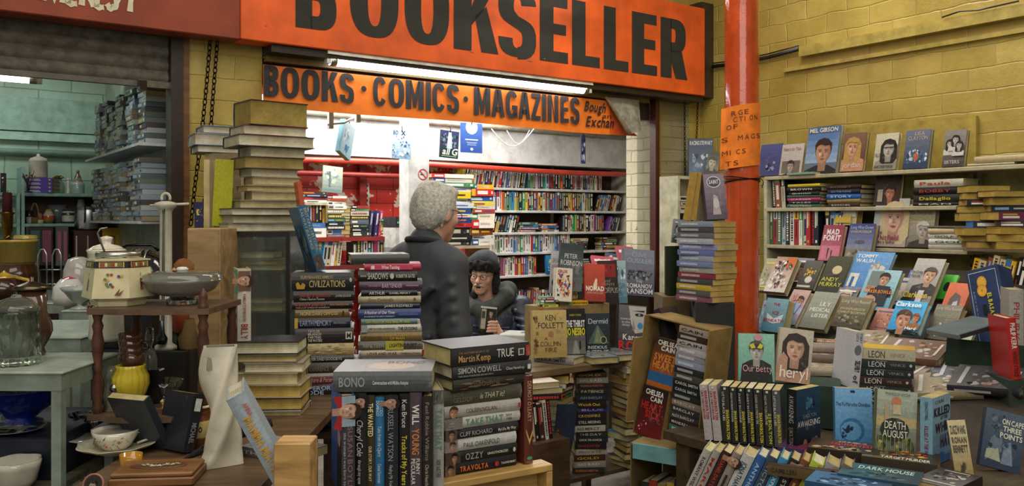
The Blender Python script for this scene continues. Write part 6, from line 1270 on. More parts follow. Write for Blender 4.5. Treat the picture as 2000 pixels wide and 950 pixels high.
sub(o,'lid',lambda m:m.lathe([(.098,.061),(.096,.064),(.094,.074),(.085,.080),(.04,.083),(0,.083)],'cdd2c8','glass',40))
sub(o,'knob',lambda m:m.lathe([(.012,.083),(.016,.088),(.010,.093),(0,.094)],'cfd0c8','ceramic',14))
sub(o,'foot',lambda m:m.lathe([(0,0),(.036,0),(.037,.012),(.03,.016),(.028,.020),(0,.020)],'b4b8b4','glass',24,fl=lambda t,z:.05*math.cos(t*12)))
o=pot_at('cream_pot',208,2.3,1.27,[(0,0),(.042,0),(.045,.01),(.040,.20),(.046,.235),(.050,.245),(.046,.248),(0,.25)],'cdc7b4','tall cream pot with painted grapes behind the biscuit barrel','pot')
def grp(m):
 rr=random.Random(3)
 for k in range(34):t=-2.3+rr.uniform(-.6,.5);z=rr.uniform(.09,.2);m.ball((.043*math.cos(t),.043*math.sin(t),z),(.006,.006,.006),rr.choice(['7a8a4a','5a3a5c','a8803a','8a4a3a','4a5a34']),'ceramic',6)
sub(o,'painted_grapes',grp);sub(o,'lid',lambda m:m.lathe([(.044,.249),(.034,.256),(.012,.262),(.014,.272),(.016,.28),(0,.284)],'cdc7b4','ceramic',20))
root=empty('black_machine',tr(*PT(272,2.7,1.2)));tag(root,'glossy black rounded machine with chrome ribs behind the biscuit barrel','machine')
m=MB();n=10;vs=[]
for j in range(13):
 x=-.085+.17*j/12;e=1-.25*abs(j/6-1)**4
 for i in range(n+1):t=math.pi*i/n;vs.append((x,-.10*math.cos(t)*e,.12+.20*math.sin(t)*e*.9))
m.add(vs,[(11*j+i,11*j+i+1,11*j+12+i,11*j+11+i)for j in range(12)for i in range(n)],'101012','ceramic',True);m.box(-.08,.08,-.09,.09,0,.13,'141416','plastic')
m.add([vs[i]for i in range(11)],[tuple(range(10,-1,-1))],'101012','ceramic');m.add([vs[12*11+i]for i in range(11)],[tuple(range(11))],'101012','ceramic');m.build('body',parent=root)
for x in(-.02,.0,.012,.03):
 m=MB();m.tube([(x+.015*math.cos(t),-.101*math.cos(t),.12+.183*math.sin(t))for t in np.linspace(.1,2.2,14)],.003 if x else .005,'a8a8a4','metal',6);m.build('chrome_rib',parent=root)
m=MB();m.tube([(-.06,-.02,.30),(-.03,-.02,.318),(.05,-.02,.318),(.07,-.02,.30)],.005,'3a3a3c','metal',8);m.build('lid_handle',parent=root)
m=MB();m.box(-.09,.11,-.13,.1,-.15,-.001,'23282a','paint');m.build('base_box',parent=root)
m=MB();m.box(-.09,.11,-.12,.09,-1.2,-.151,'2a2a26','paint');m.build('cabinet_base',parent=root)
root=empty('balance_post',tr(*PT(324,2.4,1.23)));tag(root,'white fluted metal post with crossbar, hook and chain','stand');zt=zat(400,2.4)-1.23
m=MB();m.lathe([(0,0),(.03,0),(.03,.01),(.017,.02),(.0165,zt-.02),(.022,zt-.012),(.03,zt-.004),(.03,zt+.004),(.012,zt+.01),(0,zt+.01)],'bfbaa8','paint',16,fl=lambda t,z:.06*math.cos(t*8));m.build('column',parent=root)
m=MB();m.tube([(-.045,0,zt-.002),(.065,0,zt+.002)],[.003,.004],'bfbaa8','paint',8);m.build('crossbar',parent=root)
m=MB();m.tube([(.012*math.cos(t),0,zt+.018+.014*math.sin(t))for t in np.linspace(-.4,math.pi+.4,12)],.004,'bfbaa8','paint',8);m.build('top_ring',parent=root)
m=MB();m.tube([(0,-.02,zt),(-.001,-.024,.06)],.0014,'4a4a44','metal',5);m.tube([(.004,-.02,zt),(.004,-.024,.06)],.0014,'4a4a44','metal',5);m.lathe([(0,.02),(.014,.02),(.016,.035),(.008,.05),(.006,.085),(0,.088)],'4a4d4c','metal',12,c=(0,-.028));m.build('weight',parent=root)
m=MB();m.box(-.04,.07,-.04,.05,-1.23,-.001,'33302a','paint');m.build('plinth',parent=root)
root=empty('carved_figure',tr(*PT(352,2.42,1.23)));tag(root,'painted wooden figure with brown hood, red coat and green legs','figurine')
m=MB();m.lathe([(0,.04),(.022,.05),(.026,.10),(.022,.17),(.012,.20),(0,.2)],'a04a2e','paint',14);m.build('coat',parent=root)
m=MB();m.tube([(-.012,-.005,0),(-.010,-.005,.06)],.009,'2f4a38','paint',8);m.tube([(.012,0,0),(.010,0,.06)],.009,'2f4a38','paint',8);m.build('legs',parent=root)
m=MB();m.ball((-.010,-.008,.215),(.015,.015,.019),'b98e6c','paint',10);m.build('head',parent=root)
m=MB();m.lathe([(.026,.19),(.028,.215),(.026,.24),(.012,.255),(0,.258)],'7a4c22','cloth',10,c=(.008,.004),fl=lambda t,z:.2*math.sin(t*3+z*60));m.build('hood',parent=root)
m=MB();m.tube([(.012,-.018,.17),(.006,-.034,.13),(-.012,-.03,.115)],[.008,.007,.005],'b9ac80','paint',8);m.build('sleeve',parent=root)
m=MB();m.lathe([(.022,0),(.026,.03),(.02,.06),(.016,.085)],'7a6238','card',9,c=(.026,-.004),fl=lambda t,z:.15*math.sin(t*4));m.build('sack',parent=root)
m=MB();m.box(-.02,.05,-.03,.03,-.18,-.001,'3a3028','wood');m.build('plinth',parent=root)
def flute(t,z):return .05*math.cos(t*16)if z>.012 else .02*math.cos(t*16)
o=pot_at('yellow_jug',255,2.10,zs2,[(0,0),(.030,0),(.031,.008),(.020,.016),(.034,.035),(.042,.06),(.041,.08),(.032,.1),(.034,.108),(.030,.108),(.03,.09),(0,.05)],'c2ac2e','fluted yellow glazed jug holding brown cups on the lower tier','jug',n=48,fl=flute)
for i in range(4):
 M=tr(*PT(262-3*i,2.11+.01*i,zs2+.098+.016*i))@rx(R(-20))@ry(R(-18+4*i));mm=MB();mm.lathe([(0,0),(.018,0),(.026,.012),(.030,.032),(.029,.033),(.022,.012),(0,.004)],'4a3024','ceramic',24)
 q_=mm.build('brown_cup',mx=M);tag(q_,'small dark brown cup stacked in the yellow jug, %s'%('lowest','second up','third up','topmost')[i],'cup','brown cups in the yellow jug')
 if i==2:sub(q_,'handle',lambda m:m.tube([(.028,0,.026),(.045,0,.022),(.044,0,.008),(.026,0,.008)],.004,'4a3024','ceramic',6))
pot_at('glass_dish',318,2.2,zs2,[(0,0),(.025,0),(.035,.02),(.05,.05),(.047,.05),(.03,.02),(0,.01)],'aeb4ac','cut glass dish at the right on the lower tier','dish','glass',40,fl=lambda t,z:.05*math.cos(t*14))
m=MB();m.bevbox(-.022,.022,-.02,.02,0,.085,'15151a','plastic',.003);o=m.build('black_canister',mx=tr(*onw(300,2.17,zs2)));tag(o,'small black square canister behind the yellow jug','canister')
pot_at('glass_stopper',292,2.24,zs2,[(0,0),(.018,0),(.02,.1),(.012,.12),(.006,.13),(.012,.15),(.010,.18),(.0,.185)],'c4c9c4','tall clear glass decanter with stopper on the lower tier','decanter','glass',16)
for i,px in enumerate((212,228,244,268,282)):pot_at('metal_beaker',px,2.27-.01*(i%2),zs2,[(0,0),(.014,0),(.017,.11),(.015,.11),(.012,.01),(0,.01)],'6e6c62','smoky glass beaker in the back row of the lower tier, %s from left'%nth(i+1),'beaker','ceramic',16).__setitem__('group','smoky beakers on the lower tier')
pot_at('frosted_vase',217,2.14,zs2,[(0,0),(.014,0),(.018,.02),(.013,.05),(.015,.065),(.018,.07),(.018,.09),(.012,.098),(0,.1)],'8f8f76','small frosted green-grey bottle left of the yellow jug','bottle')
m=MB();m.add([(-.022,0,0),(.022,0,0),(.022,.02,0),(-.022,.02,0),(.006,.012,.06),(.002,.016,.06)],[(0,1,4),(1,2,4),(2,3,5,4),(3,0,4,5),(0,3,2,1)],'9a9684','metal');m.ball((.004,.014,.055),.012,'a9a9a4','metal',10);tag(m.build('silver_card_stand',mx=tr(*onw(215,2.06,zs2))),'small silver triangular stand with a ball at the left of the lower tier','ornament')
m=MB();rr=random.Random(8)
for k in range(12):
 x,y,z=rr.uniform(-.025,.03),rr.uniform(-.01,.012),rr.uniform(.006,.03);
 for j in range(4):a=rr.uniform(0,6.3);m.add([(x,y,z),(x+.008*math.cos(a),y+.003,z+.008*math.sin(a)),(x+.008*math.cos(a+.8),y-.003,z+.008*math.sin(a+.8))],[(0,1,2)],rr.choice(['b8973a','c8a868','7a6a3a','b89a80']),'matte')
 m.tube([(x,y,z),(x*.4,y,.002)],.0012,'4a4a2c','matte',4)
tag(m.build('dried_flowers',mx=tr(*onw(330,2.07,zs2))),'small bunch of yellow dried flowers on the lower tier','flowers')
def onA(px,py):return on_z(px,py,ZA)
def pa(name,px,py,prof,col,label,cat,m='ceramic',n=30,extra=None,fl=None,h=ZA,rot=None):
 c=on_z(px,py,ZA);return pot_at(name,px,c[1],h,prof,col,label,cat,m,n,extra=extra,fl=fl,lean=rot)
sc_=pa('saucer',228,885,[(0,0),(.03,0),(.034,.004),(.062,.014),(.073,.022),(.073,.0235),(.06,.017),(.03,.008),(0,.006)],['c6bfa8']*3+['b5aa82']+['c6bfa8']*4,'scalloped cream saucer with gilt edge under the flowered teacup','saucer',n=48,fl=lambda t,z:.035*math.cos(t*8)if z>.01 else 0);sc_.scale=(1.18,1.18,1)
def cupx(o):
 def fl_(m):
  rr=random.Random(6)
  for k in range(30):
   t=rr.uniform(-2.9,-.4);z=rr.uniform(.012,.034);r=.0335+.012*(z/.04);a=rr.uniform(0,3);dx=.006
   m.tube([(r*math.cos(t),r*math.sin(t),z),((r+.001)*math.cos(t+.12),(r+.001)*math.sin(t+.12),z+.007*math.sin(a*2))],.0007,rr.choice(['5a4a44','8a4038','6a6050','8a8a5a']),'ceramic',4)
  for t,z in((-2.2,.030),(-1.0,.022),(-1.6,.014)):
   r=.0335+.012*(z/.04)+.001;m.add([(r*math.cos(t+.09*math.cos(q)*(1 if j%2 else .45)),r*math.sin(t+.09*math.cos(q)*(1 if j%2 else .45)),z+.0042*math.sin(q)*(1 if j%2 else .45))for j,q in enumerate(np.linspace(0,2*math.pi,11)[:-1])],[tuple(range(10))],'a03a34','ceramic')
 sub(o,'painted_flowers',fl_)
 sub(o,'handle',lambda m:m.tube([(.042,.01,.034),(.060,.014,.032),(.062,.014,.018),(.040,.01,.010)],.003,'c9c4b2','ceramic',6))
 sub(o,'milk',lambda m:m.lathe([(0,.036),(.040,.036)],'9a8f84','ceramic',24))
pa('teacup',226,883,[(0,0),(.022,0),(.030,.008),(.041,.026),(.046,.042),(.0445,.042),(.038,.024),(0,.01)],'c9c4b2','wide white teacup with painted red flowers on the scalloped saucer','cup',extra=cupx,h=ZA+.0065).scale=(1.15,1.15,1.1)
c=on_z(256,918,ZA)
pa('glass_tumbler',256,918,[(0,0),(.021,0),(.0225,.012),(.0225,.0121),(.024,.034),(.0225,.034),(.02,.004),(0,.004)],['6a1a20','7a1a24','7a1a24','a8741c','8a7a3a','a8741c','6a4a14'],'small amber and red glass tumbler before the teacup','glass',n=20)
wb=on_z(320,930,ZA);root=empty('carved_box',tr(wb[0],wb[1]-.03,ZA+.0006)@rz(R(6)));tag(root,'carved wooden box lid with white inlaid flowers in an oval','box')
m=MB();m.bevbox(-.085,.085,-.05,.06,0,.018,'77502c','wood',.003);m.bevbox(-.082,.082,-.047,.057,.018,.028,'7f5832','wood',.003);m.build('body',parent=root)
m=MB();vs=[(.055*math.cos(t),.005+.022*math.sin(t),.0285)for t in np.linspace(0,2*math.pi,33)[:-1]];m.add(vs,[tuple(range(32))],'5c4a38','wood');m.tube([(x,y,.0285)for x,y,z in vs]+[(vs[0][0],vs[0][1],.0285)],.0025,'6a4424','wood',6,cap=False);m.build('oval_inset',parent=root)
m=MB();rr=random.Random(4)
for cx,cy,s in((-.025,.008,.010),(-.004,.0,.013),(.02,.008,.012),(.034,.012,.008)):
 for k in range(5):a=k*1.257+cx*40;m.add([(cx,cy,.0295),(cx+s*math.cos(a-.35),cy+.5*s*math.sin(a-.35),.030),(cx+s*1.2*math.cos(a),cy+.6*s*math.sin(a),.031),(cx+s*math.cos(a+.35),cy+.5*s*math.sin(a+.35),.030)],[(0,1,2,3)],'cfc6a0','matte')
 m.ball((cx,cy,.031),.002,'b8a050','matte',6)
m.build('inlaid_flowers',parent=root)
bc=on_z(182,968,ZA);m=MB();m.M=tr(bc[0],bc[1],ZA+.021)@rx(R(-18));rr=.020
m.tube([(rr*math.cos(t),0,rr*math.sin(t))for t in np.linspace(0,2*math.pi,30)],.0022,'9a6c58','paint',6,cap=False);m.add([(rr*math.cos(t),-.0005,rr*math.sin(t))for t in np.linspace(0,2*math.pi,30)[:-1]],[tuple(range(29))],'2a2018','print')
art(m,[('e',.5,.55,.4,.42,'1a120c'),('f',.5,.4,.19,'b09a80','1a120c','3a3028')],(-.018,-.001,-.019),(1,0,0),(0,0,1),(0,-1,0),.036,.038)
tag(m.build('photo_badge'),'round framed portrait badge of a dark-haired figure at the table front','badge')
c=on_z(432,908,ZA);m=MB();n=32;vs=[];Hh=.265
for j in range(41):
 t=j/40;tw=R(35)+t*R(165);s=.036*(1+.12*math.sin(math.pi*t));z=Hh*t
 for k in range(n):
  q=2*math.pi*k/n;cc,ss=math.cos(q),math.sin(q);e=9;r=s/((abs(cc)**e+abs(ss)**e)**(1/e));x,y=r*cc,r*ss*.62
  if t<.12:x*=1+.25*(1-t/.12);y*=1+.15*(1-t/.12)
  vs.append((x*math.cos(tw)-y*math.sin(tw)+.006*math.sin(t*6),x*math.sin(tw)+y*math.cos(tw),z))
m.add(vs,[(j*n+k,j*n+(k+1)%n,(j+1)*n+(k+1)%n,(j+1)*n+k)for j in range(40)for k in range(n)],'c9c2ae','porcelain',True)
top=[v for v in vs[-n:]];ctr=np.mean(top,0);inn=[tuple(ctr+(np.array(v)-ctr)*.82)for v in top];low=[(x,y,Hh-.05)for x,y,z in inn]
m.add(top+inn+low,[(k,(k+1)%n,n+(k+1)%n,n+k)for k in range(n)]+[(n+k,n+(k+1)%n,2*n+(k+1)%n,2*n+k)for k in range(n)]+[tuple(range(2*n,3*n))],['d2ccb8']*n+['8a8474']*n+['6a6456'],'ceramic')
tag(m.build('twisted_vase',mx=tr(c[0],c[1],ZA+.0006)),'tall white twisted square porcelain vase on the brown table','vase')
m=MB();A_,B_=pix(352,902,1.88),pix(530,826,1.98);pts=[A_+(B_-A_)*t+np.array([0,0,.006*math.sin(t*3)])for t in np.linspace(0,1,14)]
m.tube(pts,[.001,.004,.007,.009,.010,.011,.012,.0125,.012,.012,.011,.011,.011,.011],'1c1c1e','cloth',10)
for k in range(3):m.tube([p+np.array([0,-.010*math.sin(.6+k*.9),.010*math.cos(.6+k*.9)])for p in pts[3:]],.003,'2a2a2c','cloth',6)
tag(m.build('folded_umbrella'),'tightly folded black umbrella lying against the twisted vase','umbrella')
o=book('paperback',.19,.12,.024,'b3ada0',tr(*pix(272,852,2.02))@rz(R(8))@tr(0,0,.012)@rx(R(8))@ry(R(-9)),spine=[],front=[('v','8a8880','b4b0a6'),('tv','BRAVEMOUTH',.15,.45,.35,.97,'2c2c2e','x')],pages='c9ac58',seed=2);
o.matrix_world=Matrix((tr(*PT(275,2.12,ZA+.028))@rz(R(184))@ry(R(8))@tr(0,-.06,0)).tolist());tag(o,'grey paperback lettered BRAVEMOUTH lying behind the teacup','book')
upright(368,1.98,ZA+.003,.135,.1,.03,'202226',R(60),sv('MICHAEL','8a8c90',.5,.85)+[('r',.08,.2,.3,.8,'c9c9c4')],'black-spined paperback leaning behind the umbrella tip',kind='paperback',tilt=R(14),pages='c4a862')
upright(330,2.02,ZA+.003,.15,.11,.02,'2a2e34',R(70),[],'dark blue-black book leaning on the lower tier of the stand',kind='paperback',tilt=R(-28))
c=on_z(388,872,ZA)
def mugt(o):
 sub(o,'handle',lambda m:m.tube([(.03,.01,.075),(.05,.012,.07),(.052,.012,.03),(.03,.01,.02)],.005,'6a3a1c','ceramic',8))
 def lt(m):
  for i,ch in enumerate('UUO'):a=-1.75+i*.33;m.text(ch,(.0325*math.cos(a-.13),.0325*math.sin(a-.13),.040),(-math.sin(a),math.cos(a),0),(0,0,1),.008,.012,'2c241a','x','ceramic')
 sub(o,'lettering',lt)
pa('pottery_mug',388,872,[(0,0),(.031,0),(.031,.025),(.032,.026),(.032,.065),(.031,.066),(.031,.092),(.033,.096),(.033,.101),(.028,.101),(.027,.06),(0,.02)],['6a3a1c','6a3a1c','b8a468','b8a468','6a3a1c','6a3a1c','6a3a1c','c9c0a0','c9c0a0','6a4a34','6a4a34'],'brown and cream banded pottery mug behind the twisted vase','mug',extra=mugt)
def bteap(o):
 sub(o,'spout',lambda m:m.tube([(-.03,0,.015),(-.05,0,.03),(-.06,0,.05)],[.012,.008,.006],'15161a','ceramic',8))
 sub(o,'lid',lambda m:m.lathe([(.018,.055),(.012,.062),(.005,.064),(.007,.072),(0,.075)],'15161a','ceramic',16))
pa('black_teapot',190,845,[(0,0),(.024,0),(.036,.018),(.036,.035),(.02,.054),(.018,.057),(0,.057)],'15161a','glossy black ribbed teapot behind the scalloped saucer','teapot',fl=lambda t,z:.03*math.cos(t*12),n=40,extra=bteap)
pa('black_cup',158,838,[(0,0),(.02,0),(.03,.02),(.032,.04),(.03,.04),(.02,.01),(0,.01)],'1a1b1f','small glossy black cup left of the black teapot','cup')
pa('white_dish',225,842,[(0,0),(.02,0),(.03,.03),(.04,.035),(.036,.035),(0,.02)],'9a948a','dull white spouted dish right of the black teapot','dish')
pa('white_plate',172,862,[(0,0),(.03,0),(.05,.008),(.049,.009),(0,.004)],'b9b5a6','thin white plate at the left edge of the brown table','plate')
o=book('paperback',.17,.11,.02,'5a5a58',tr(*PT(520,1.93,ZA+.001))@rz(R(-30)),spine=S('THE BEST','a8a49a'),pages='b9a878',front=[('v','6a6a66','8a8a84'),fit('THE BEST',.1,.1,.8,.2,'2a2a2c')]);tag(o,'grey paperback lying on the brown table right of the twisted vase','book')
zl0=.985
m=MB();m.bevbox(-1.36,-1.075,1.99,2.32,zl0+.0005,1.085,'1c2230','paint',.003);tag(m.build('navy_box'),'dark navy box under the nearest grey table with plates on it','box')
def bowlx(o):
 def pp(m):
  rr=random.Random(5)
  for k in range(90):
   a,r=rr.uniform(0,6.28),.085*math.sqrt(rr.random());x,y,z=r*math.cos(a),r*math.sin(a),.075+rr.uniform(0,.022);q=rr.uniform(0,6.28);s=rr.uniform(.01,.02)
   m.add([(x+s*math.cos(q),y+s*math.sin(q),z),(x-s*math.sin(q)*.5,y+s*math.cos(q)*.5,z+rr.uniform(0,.01)),(x-s*math.cos(q),y-s*math.sin(q),z),(x+s*math.sin(q)*.5,y-s*math.cos(q)*.5,z+rr.uniform(-.005,.006))],[(0,1,2,3)],rr.choice(['8a7a4a','5a6238','a8945a','6a5230','a85a30','7a8050','b8a878']),'matte')
 s=sub(o,'potpourri',pp);s['kind']='stuff'
pot_at('blue_bowl',42,2.13,1.0855,[(0,0),(.045,0),(.05,.006),(.03,.014),(.05,.03),(.085,.055),(.102,.09),(.105,.094),(.1,.094),(.08,.06),(0,.05)],'152a86','cobalt blue glass bowl filled with dried petals under the near table','bowl',extra=bowlx,n=40)
def plx(o):
 def f(m):
  rr=random.Random(7)
  for k in range(6):m.add([(-.05+.012*k,-.01,.0075),(-.03+.013*k,-.02+.004*k,.0075),(-.01+.014*k,.03-.004*k,.0078),(-.03+.012*k,.025,.0078)],[(0,1,2,3)],'5c6a58'if k%2 else 'a8aa94','ceramic')
  for k in range(16):x,y=rr.uniform(-.04,.055),rr.uniform(-.045,.0);m.add([(x,y,.0078),(x+.012,y+.004,.0078),(x+.016,y+.012,.0078),(x+.003,y+.009,.0078)],[(0,1,2,3)],rr.choice(['a8962c','b8a038','8a7a2c']),'ceramic')
 sub(o,'painted_pattern',f)
pot_at('painted_plate',28,2.055,1.0855,[(0,0),(.04,0),(.07,.008),(.071,.0095),(.066,.0085),(.04,.004),(0,.004)],['3a3e3a','3a3e3a','8a8c80','33373a','33373a','33373a'],'dark plate painted with grey leaves and yellow flowers on the navy box','plate',extra=plx,n=36)
pot_at('white_tureen',30,1.93,zl0,[(0,0),(.03,0),(.045,.02),(.052,.05),(.055,.065),(.05,.066),(.04,.03),(0,.02)],'b4b0a0','white scalloped tureen at the lower left corner','tureen',n=36,fl=lambda t,z:.06*math.cos(t*6)if z>.04 else 0)
FY=R(-54.6)
def face(P,wpx,hpx,cov,fr,label,yaw=FY,lean=12,roll=0,T=.02,kind='paperback',pages=None,spine=None,group=None,seed=1,W_=None,L_=None):
 """book standing with its cover out; P = bottom centre; wpx/hpx = size seen in the photo"""
 d=P[1];tv=P[0]/d;ln=R(lean)
 Wd=W_ or wpx/F*d/max(.3,math.cos(yaw)-tv*math.sin(yaw));L=L_ or hpx/F*d/math.cos(ln)/(1+.12*math.tan(ln))
 M=tr(P[0],P[1],P[2]+.001)@rz(yaw)@ry(R(roll))@rx(-ln)@tr(-Wd/2,0,L/2)@M_OUT@tr(0,0,-T*0)
 o=book(kind,L,Wd,T,cov,M,front=fr,pages=pages,spine=spine,seed=seed);return tag(o,label,'book',group)
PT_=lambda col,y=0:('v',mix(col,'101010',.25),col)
def T3(*a):return[fit(st,u0,v0,u1,v1,c,w)for st,u0,v0,u1,v1,c,w in a]
ZT=.86
root=empty('stall_table',FR);tag(root,'long stall table across the shop opening covered in crime novels','table')
ta0,ta1=fa(1037,-.50),fa(1258,-.50)
m=MB();m.box(ta0,ta1,-.50,-.02,ZT-.03,ZT,'6a5a40','wood');m.build('tabletop',parent=root)
m=MB();m.box(ta0,ta1,-.48,-.02,.27,.29,'4a3e2c','wood');m.build('lower_shelf',parent=root)
for x in(ta0+.02,ta1-.02):
 for y in(-.05,-.46):m=MB();m.box(x-.02,x+.02,y-.02,y+.02,0,.27,'4a3e2c','wood');m.box(x-.02,x+.02,y-.02+(.0),y+.02,.29,ZT-.03,'4a3e2c','wood');m.build('leg',parent=root)
def onT(px,b_=-.3,z=ZT):p=on_b(px,400,b_);return np.array([p[0],p[1],z])
fl=[(1092,-.36,105,'8f8c84','WILBUR SMITH',R(-32),'pale grey hardback with a black-lettered spine lying at the left end of the stall table'),(1160,-.40,0,'5a6670',None,R(20),'blue-grey hardback lying on the stall table, second from left'),(1203,-.40,0,'4a5258',None,R(24),'dark grey hardback lying on the stall table, third from left'),(1240,-.40,0,'3a3e40',None,R(26),'dark hardback lying at the right end of the stall table')]
for i,(px,b_,q,cov,tx,yw,lb)in enumerate(fl):
 P=onT(px,b_);M=tr(*P)@tr(0,0,.001)@rz(yw)
 if i:M=M@rz(math.pi/2)@tr(-.02,-.075,0)
 else:M=M@tr(-.01,-.04,0)
 o=book('hardback',.23,.15,.034,cov,M,spine=S(tx,'2c2a2a',.06,.8)if tx else None,front=[('v',mix(cov,'1a1a1a',.3),mix(cov,'ffffff',.15)),('n',i,.1,.1,.9,.9,[mix(cov,'ffffff',.2),mix(cov,'101010',.3),'a86a3a'],22,.14)],seed=i);tag(o,lb,'book')
rp=onT(1165,-.24);k0=fa(1062,-.2);k1=ta1-.005
m=MB();m.box(k0,k1,-.23,-.03,ZT+.0005,1.13,'8a7448','card');tag(m.build('carton',mx=FR),'brown carton hidden behind the front row of the stall as a riser','box')
YS_=R(14);ZH=ZT+.036
o=face(onT(1071,-.37,ZH),66,92,'b39a5e',[('v','9c8448','c2aa70'),('n',3,0,0,.2,1,['5a4426','7a6434'],16,.12),('n',4,.5,.2,1,.95,['b8a060','a08a50'],16,.15)]+T3(('KEN',.38,.78,.68,.9,'2c2416','n'),('FOLLETT',.16,.62,.92,.74,'2c2416','n'),('COLUMN',.22,.24,.82,.34,'5a4020','n'),('FIRE',.36,.12,.7,.21,'5a4020','n'),('A',.34,.37,.44,.43,'7a3020','n'))+[('e',.54,.5,.08,.06,'a06a44')],'parchment-coloured hardback A COLUMN OF FIRE standing at the left of the stall',yaw=R(10),lean=6,T=.045,kind='hardback')
face(onT(1122,-.36,ZH),38,88,'1c1c1e',[('v','6a6a66','1c1c1e'),('r',0,.42,1,1,'1a1a1c'),('p',[(.3,0),(.7,0),(.55,.3),(.45,.3)],'8a8a84'),('r',.68,.1,.76,.28,'111')]+T3(('HARRY HOLE',.2,.84,.8,.88,'b0a83a','b'),('THE THIRST',.02,.6,.98,.74,'d8d8d4','x'),('JO NESBO',.02,.42,.98,.57,'d4cc30','x')),'black hardback THE THIRST with yellow lettering, second in the front stall row',yaw=R(10),lean=6,T=.035,kind='hardback')
face(onT(1167,-.34,ZT+.002),46,84,'15181a',[('v','1a2226','24303a'),('p',[(.45,.72),(.52,.72),(.95,.3),(.05,.3)],'4a5a50'),('p',[(.47,.7),(.5,.7),(.7,.3),(.3,.3)],'6a7a5c'),('e',.72,.38,.14,.09,'a8a468'),('e',.72,.38,.11,.07,'20282a')]+T3(('Dermid',.1,.76,.92,.88,'b8c4d0','n'),('INSIDIOUS',.06,.18,.86,.25,'c4ccd0','n'),('INTENT',.02,.05,.92,.15,'c4ccd0','n')),'dark novel INSIDIOUS INTENT with a ringed emblem in the front stall row',yaw=R(8),lean=8,T=.03)
face(onT(1228,-.34,ZT+.002),54,92,'3c3c40',[('v','2a2a2e','6a6c70'),('p',[(.35,.98),(.98,.98),(.98,.45),(.6,.4),(.45,.6)],'b8b4b0'),('e',.74,.8,.16,.035,'1e1e20'),('e',.74,.8,.05,.03,'7a8a90'),('p',[(.5,.88),(.95,.9),(.9,.86)],'2a2624'),('e',.78,.57,.1,.07,'3a8ab4'),('p',[(.52,.7),(.6,.5),(.5,.45)],'8a8480')]+T3(('monster',.06,.68,.46,.73,'d8d8d4','n'),('in the',.12,.61,.4,.66,'d8d8d4','n'),('closet',.12,.55,.4,.6,'d8d8d4','n'),('Karen',.16,.26,.84,.38,'d8d4d0','b'),('ROSE',.02,.06,.98,.23,'c02c24','x')),'grey thriller with a large eye and red ROSE lettering at the right of the stall',yaw=R(14),lean=10,roll=6,T=.04,pages='b5a47c')
RZ_=1.1305
face(onT(1243,-.16,RZ_+.015),60,92,'5c5f70',[('v','4a4c58','8a8ea0'),('p',[(.1,.45),(.5,.55),(.95,.5),(.8,.38),(.3,.36)],'33353c'),('n',9,.1,.3,.9,.6,['70727c','3a3c44','9a9cac'],20,.14)]+T3(('CLIVE',.26,.83,.74,.93,'9fb4bc','n'),('CUSSLER',.1,.70,.92,.80,'9fb4bc','n'),('THE',.4,.28,.6,.33,'d0d2d4','n'),('ROMANOV',.08,.17,.92,.26,'d8d8d8','b'),('RANSOM',.06,.05,.94,.15,'d8d8d8','b')),'grey-violet hardback THE ROMANOV RANSOM high at the right of the stall',yaw=R(16),lean=10,roll=5,T=.035,kind='hardback')
ST2=[(1158,40,74,'a03a24',[('v','8a2a1c','b8442c'),('p',[(.4,.4),(.55,.62),(.62,.58),(.6,.35)],'d8c4a8')]+T3(('NOMAD',.06,.28,.94,.4,'e0d8c4','x'),('JAMES SWALLOW',.1,.2,.9,.25,'c9a890','n')),'red-brown thriller NOMAD in the middle of the stall',18,4,.045,RZ_,-.19),(1143,30,72,'2c2620',[('v','1c1a16','3a2a1c')]+T3(('RACING',.04,.8,.96,.93,'b8883a','x'))+[('e',.4,.6,.25,.1,'a86a24')],'black and gold book half hidden behind NOMAD',10,0,.03,RZ_,-.15),(1188,36,86,'25201f',[('v','1c1a1a','3a2622'),('r',.1,.62,.9,.92,'8a2420'),('n',4,.1,.62,.9,.92,['b03a30','5a1814'],10,.15)]+T3(('CORPUS',.04,.26,.96,.38,'a8a49c','n'),('MY',.3,.5,.6,.55,'a8a49c','n'),('MENTS',.15,.43,.8,.48,'a8a49c','n')),'black novel with a red cloth picture and CORPUS lettering, right of NOMAD',10,0,.03,RZ_-.02,-.16),(1213,22,84,'6a8c9c',[('v','4a7488','a4bcc4'),('n',2,0,.5,1,.9,['d0dce0','3a6478','8aa8b4'],10,.2)]+T3(('GR',.2,.35,.9,.47,'4a6a78','n'),('R',.3,.18,.6,.3,'4a6a78','n')),'pale blue novel squeezed between CORPUS and the grey-violet hardback',10,0,.02,RZ_-.02,-.15),(1096,34,66,'c9c2b0',[('r',.02,.02,.98,.98,'d6d0c0'),('n',6,.1,.12,.92,.86,['c23a2c','2a2424','d8a83a','3a4a8a','c86a3a','e0d8c8'],90,.13)]+T3(('CRUX',.15,.86,.7,.94,'a8342c','x')),'white-bordered comic book with a crowded bright picture at the left of the stall',10,5,.035,RZ_+.02,-.20),(1108,46,92,'3a4244',[('v','5a6468','2c3436'),('n',8,.1,.3,.9,.6,['4a5456','6a7476','7a4a3a'],16,.15),('r',.1,.08,.7,.2,'7a3a30')]+T3(('PETER',.2,.68,.75,.78,'c8ccc8','n'),('ROBINSON',.05,.53,.95,.64,'c8ccc8','n')),'tall grey thriller at the top left of the stall with cream pages',10,6,.05,RZ_+.07,-.14),(1082,20,84,'9a9a9c',[('v','8a8a90','b0b0b4'),('e',.4,.25,.25,.08,'3a3438')]+T3(('GREAT',.1,.72,.9,.82,'4a4a50','n'),('BEER',.1,.58,.9,.67,'a03a4a','n')),'pale grey magazine standing behind the tall grey thriller',6,5,.008,RZ_+.06,-.12)]
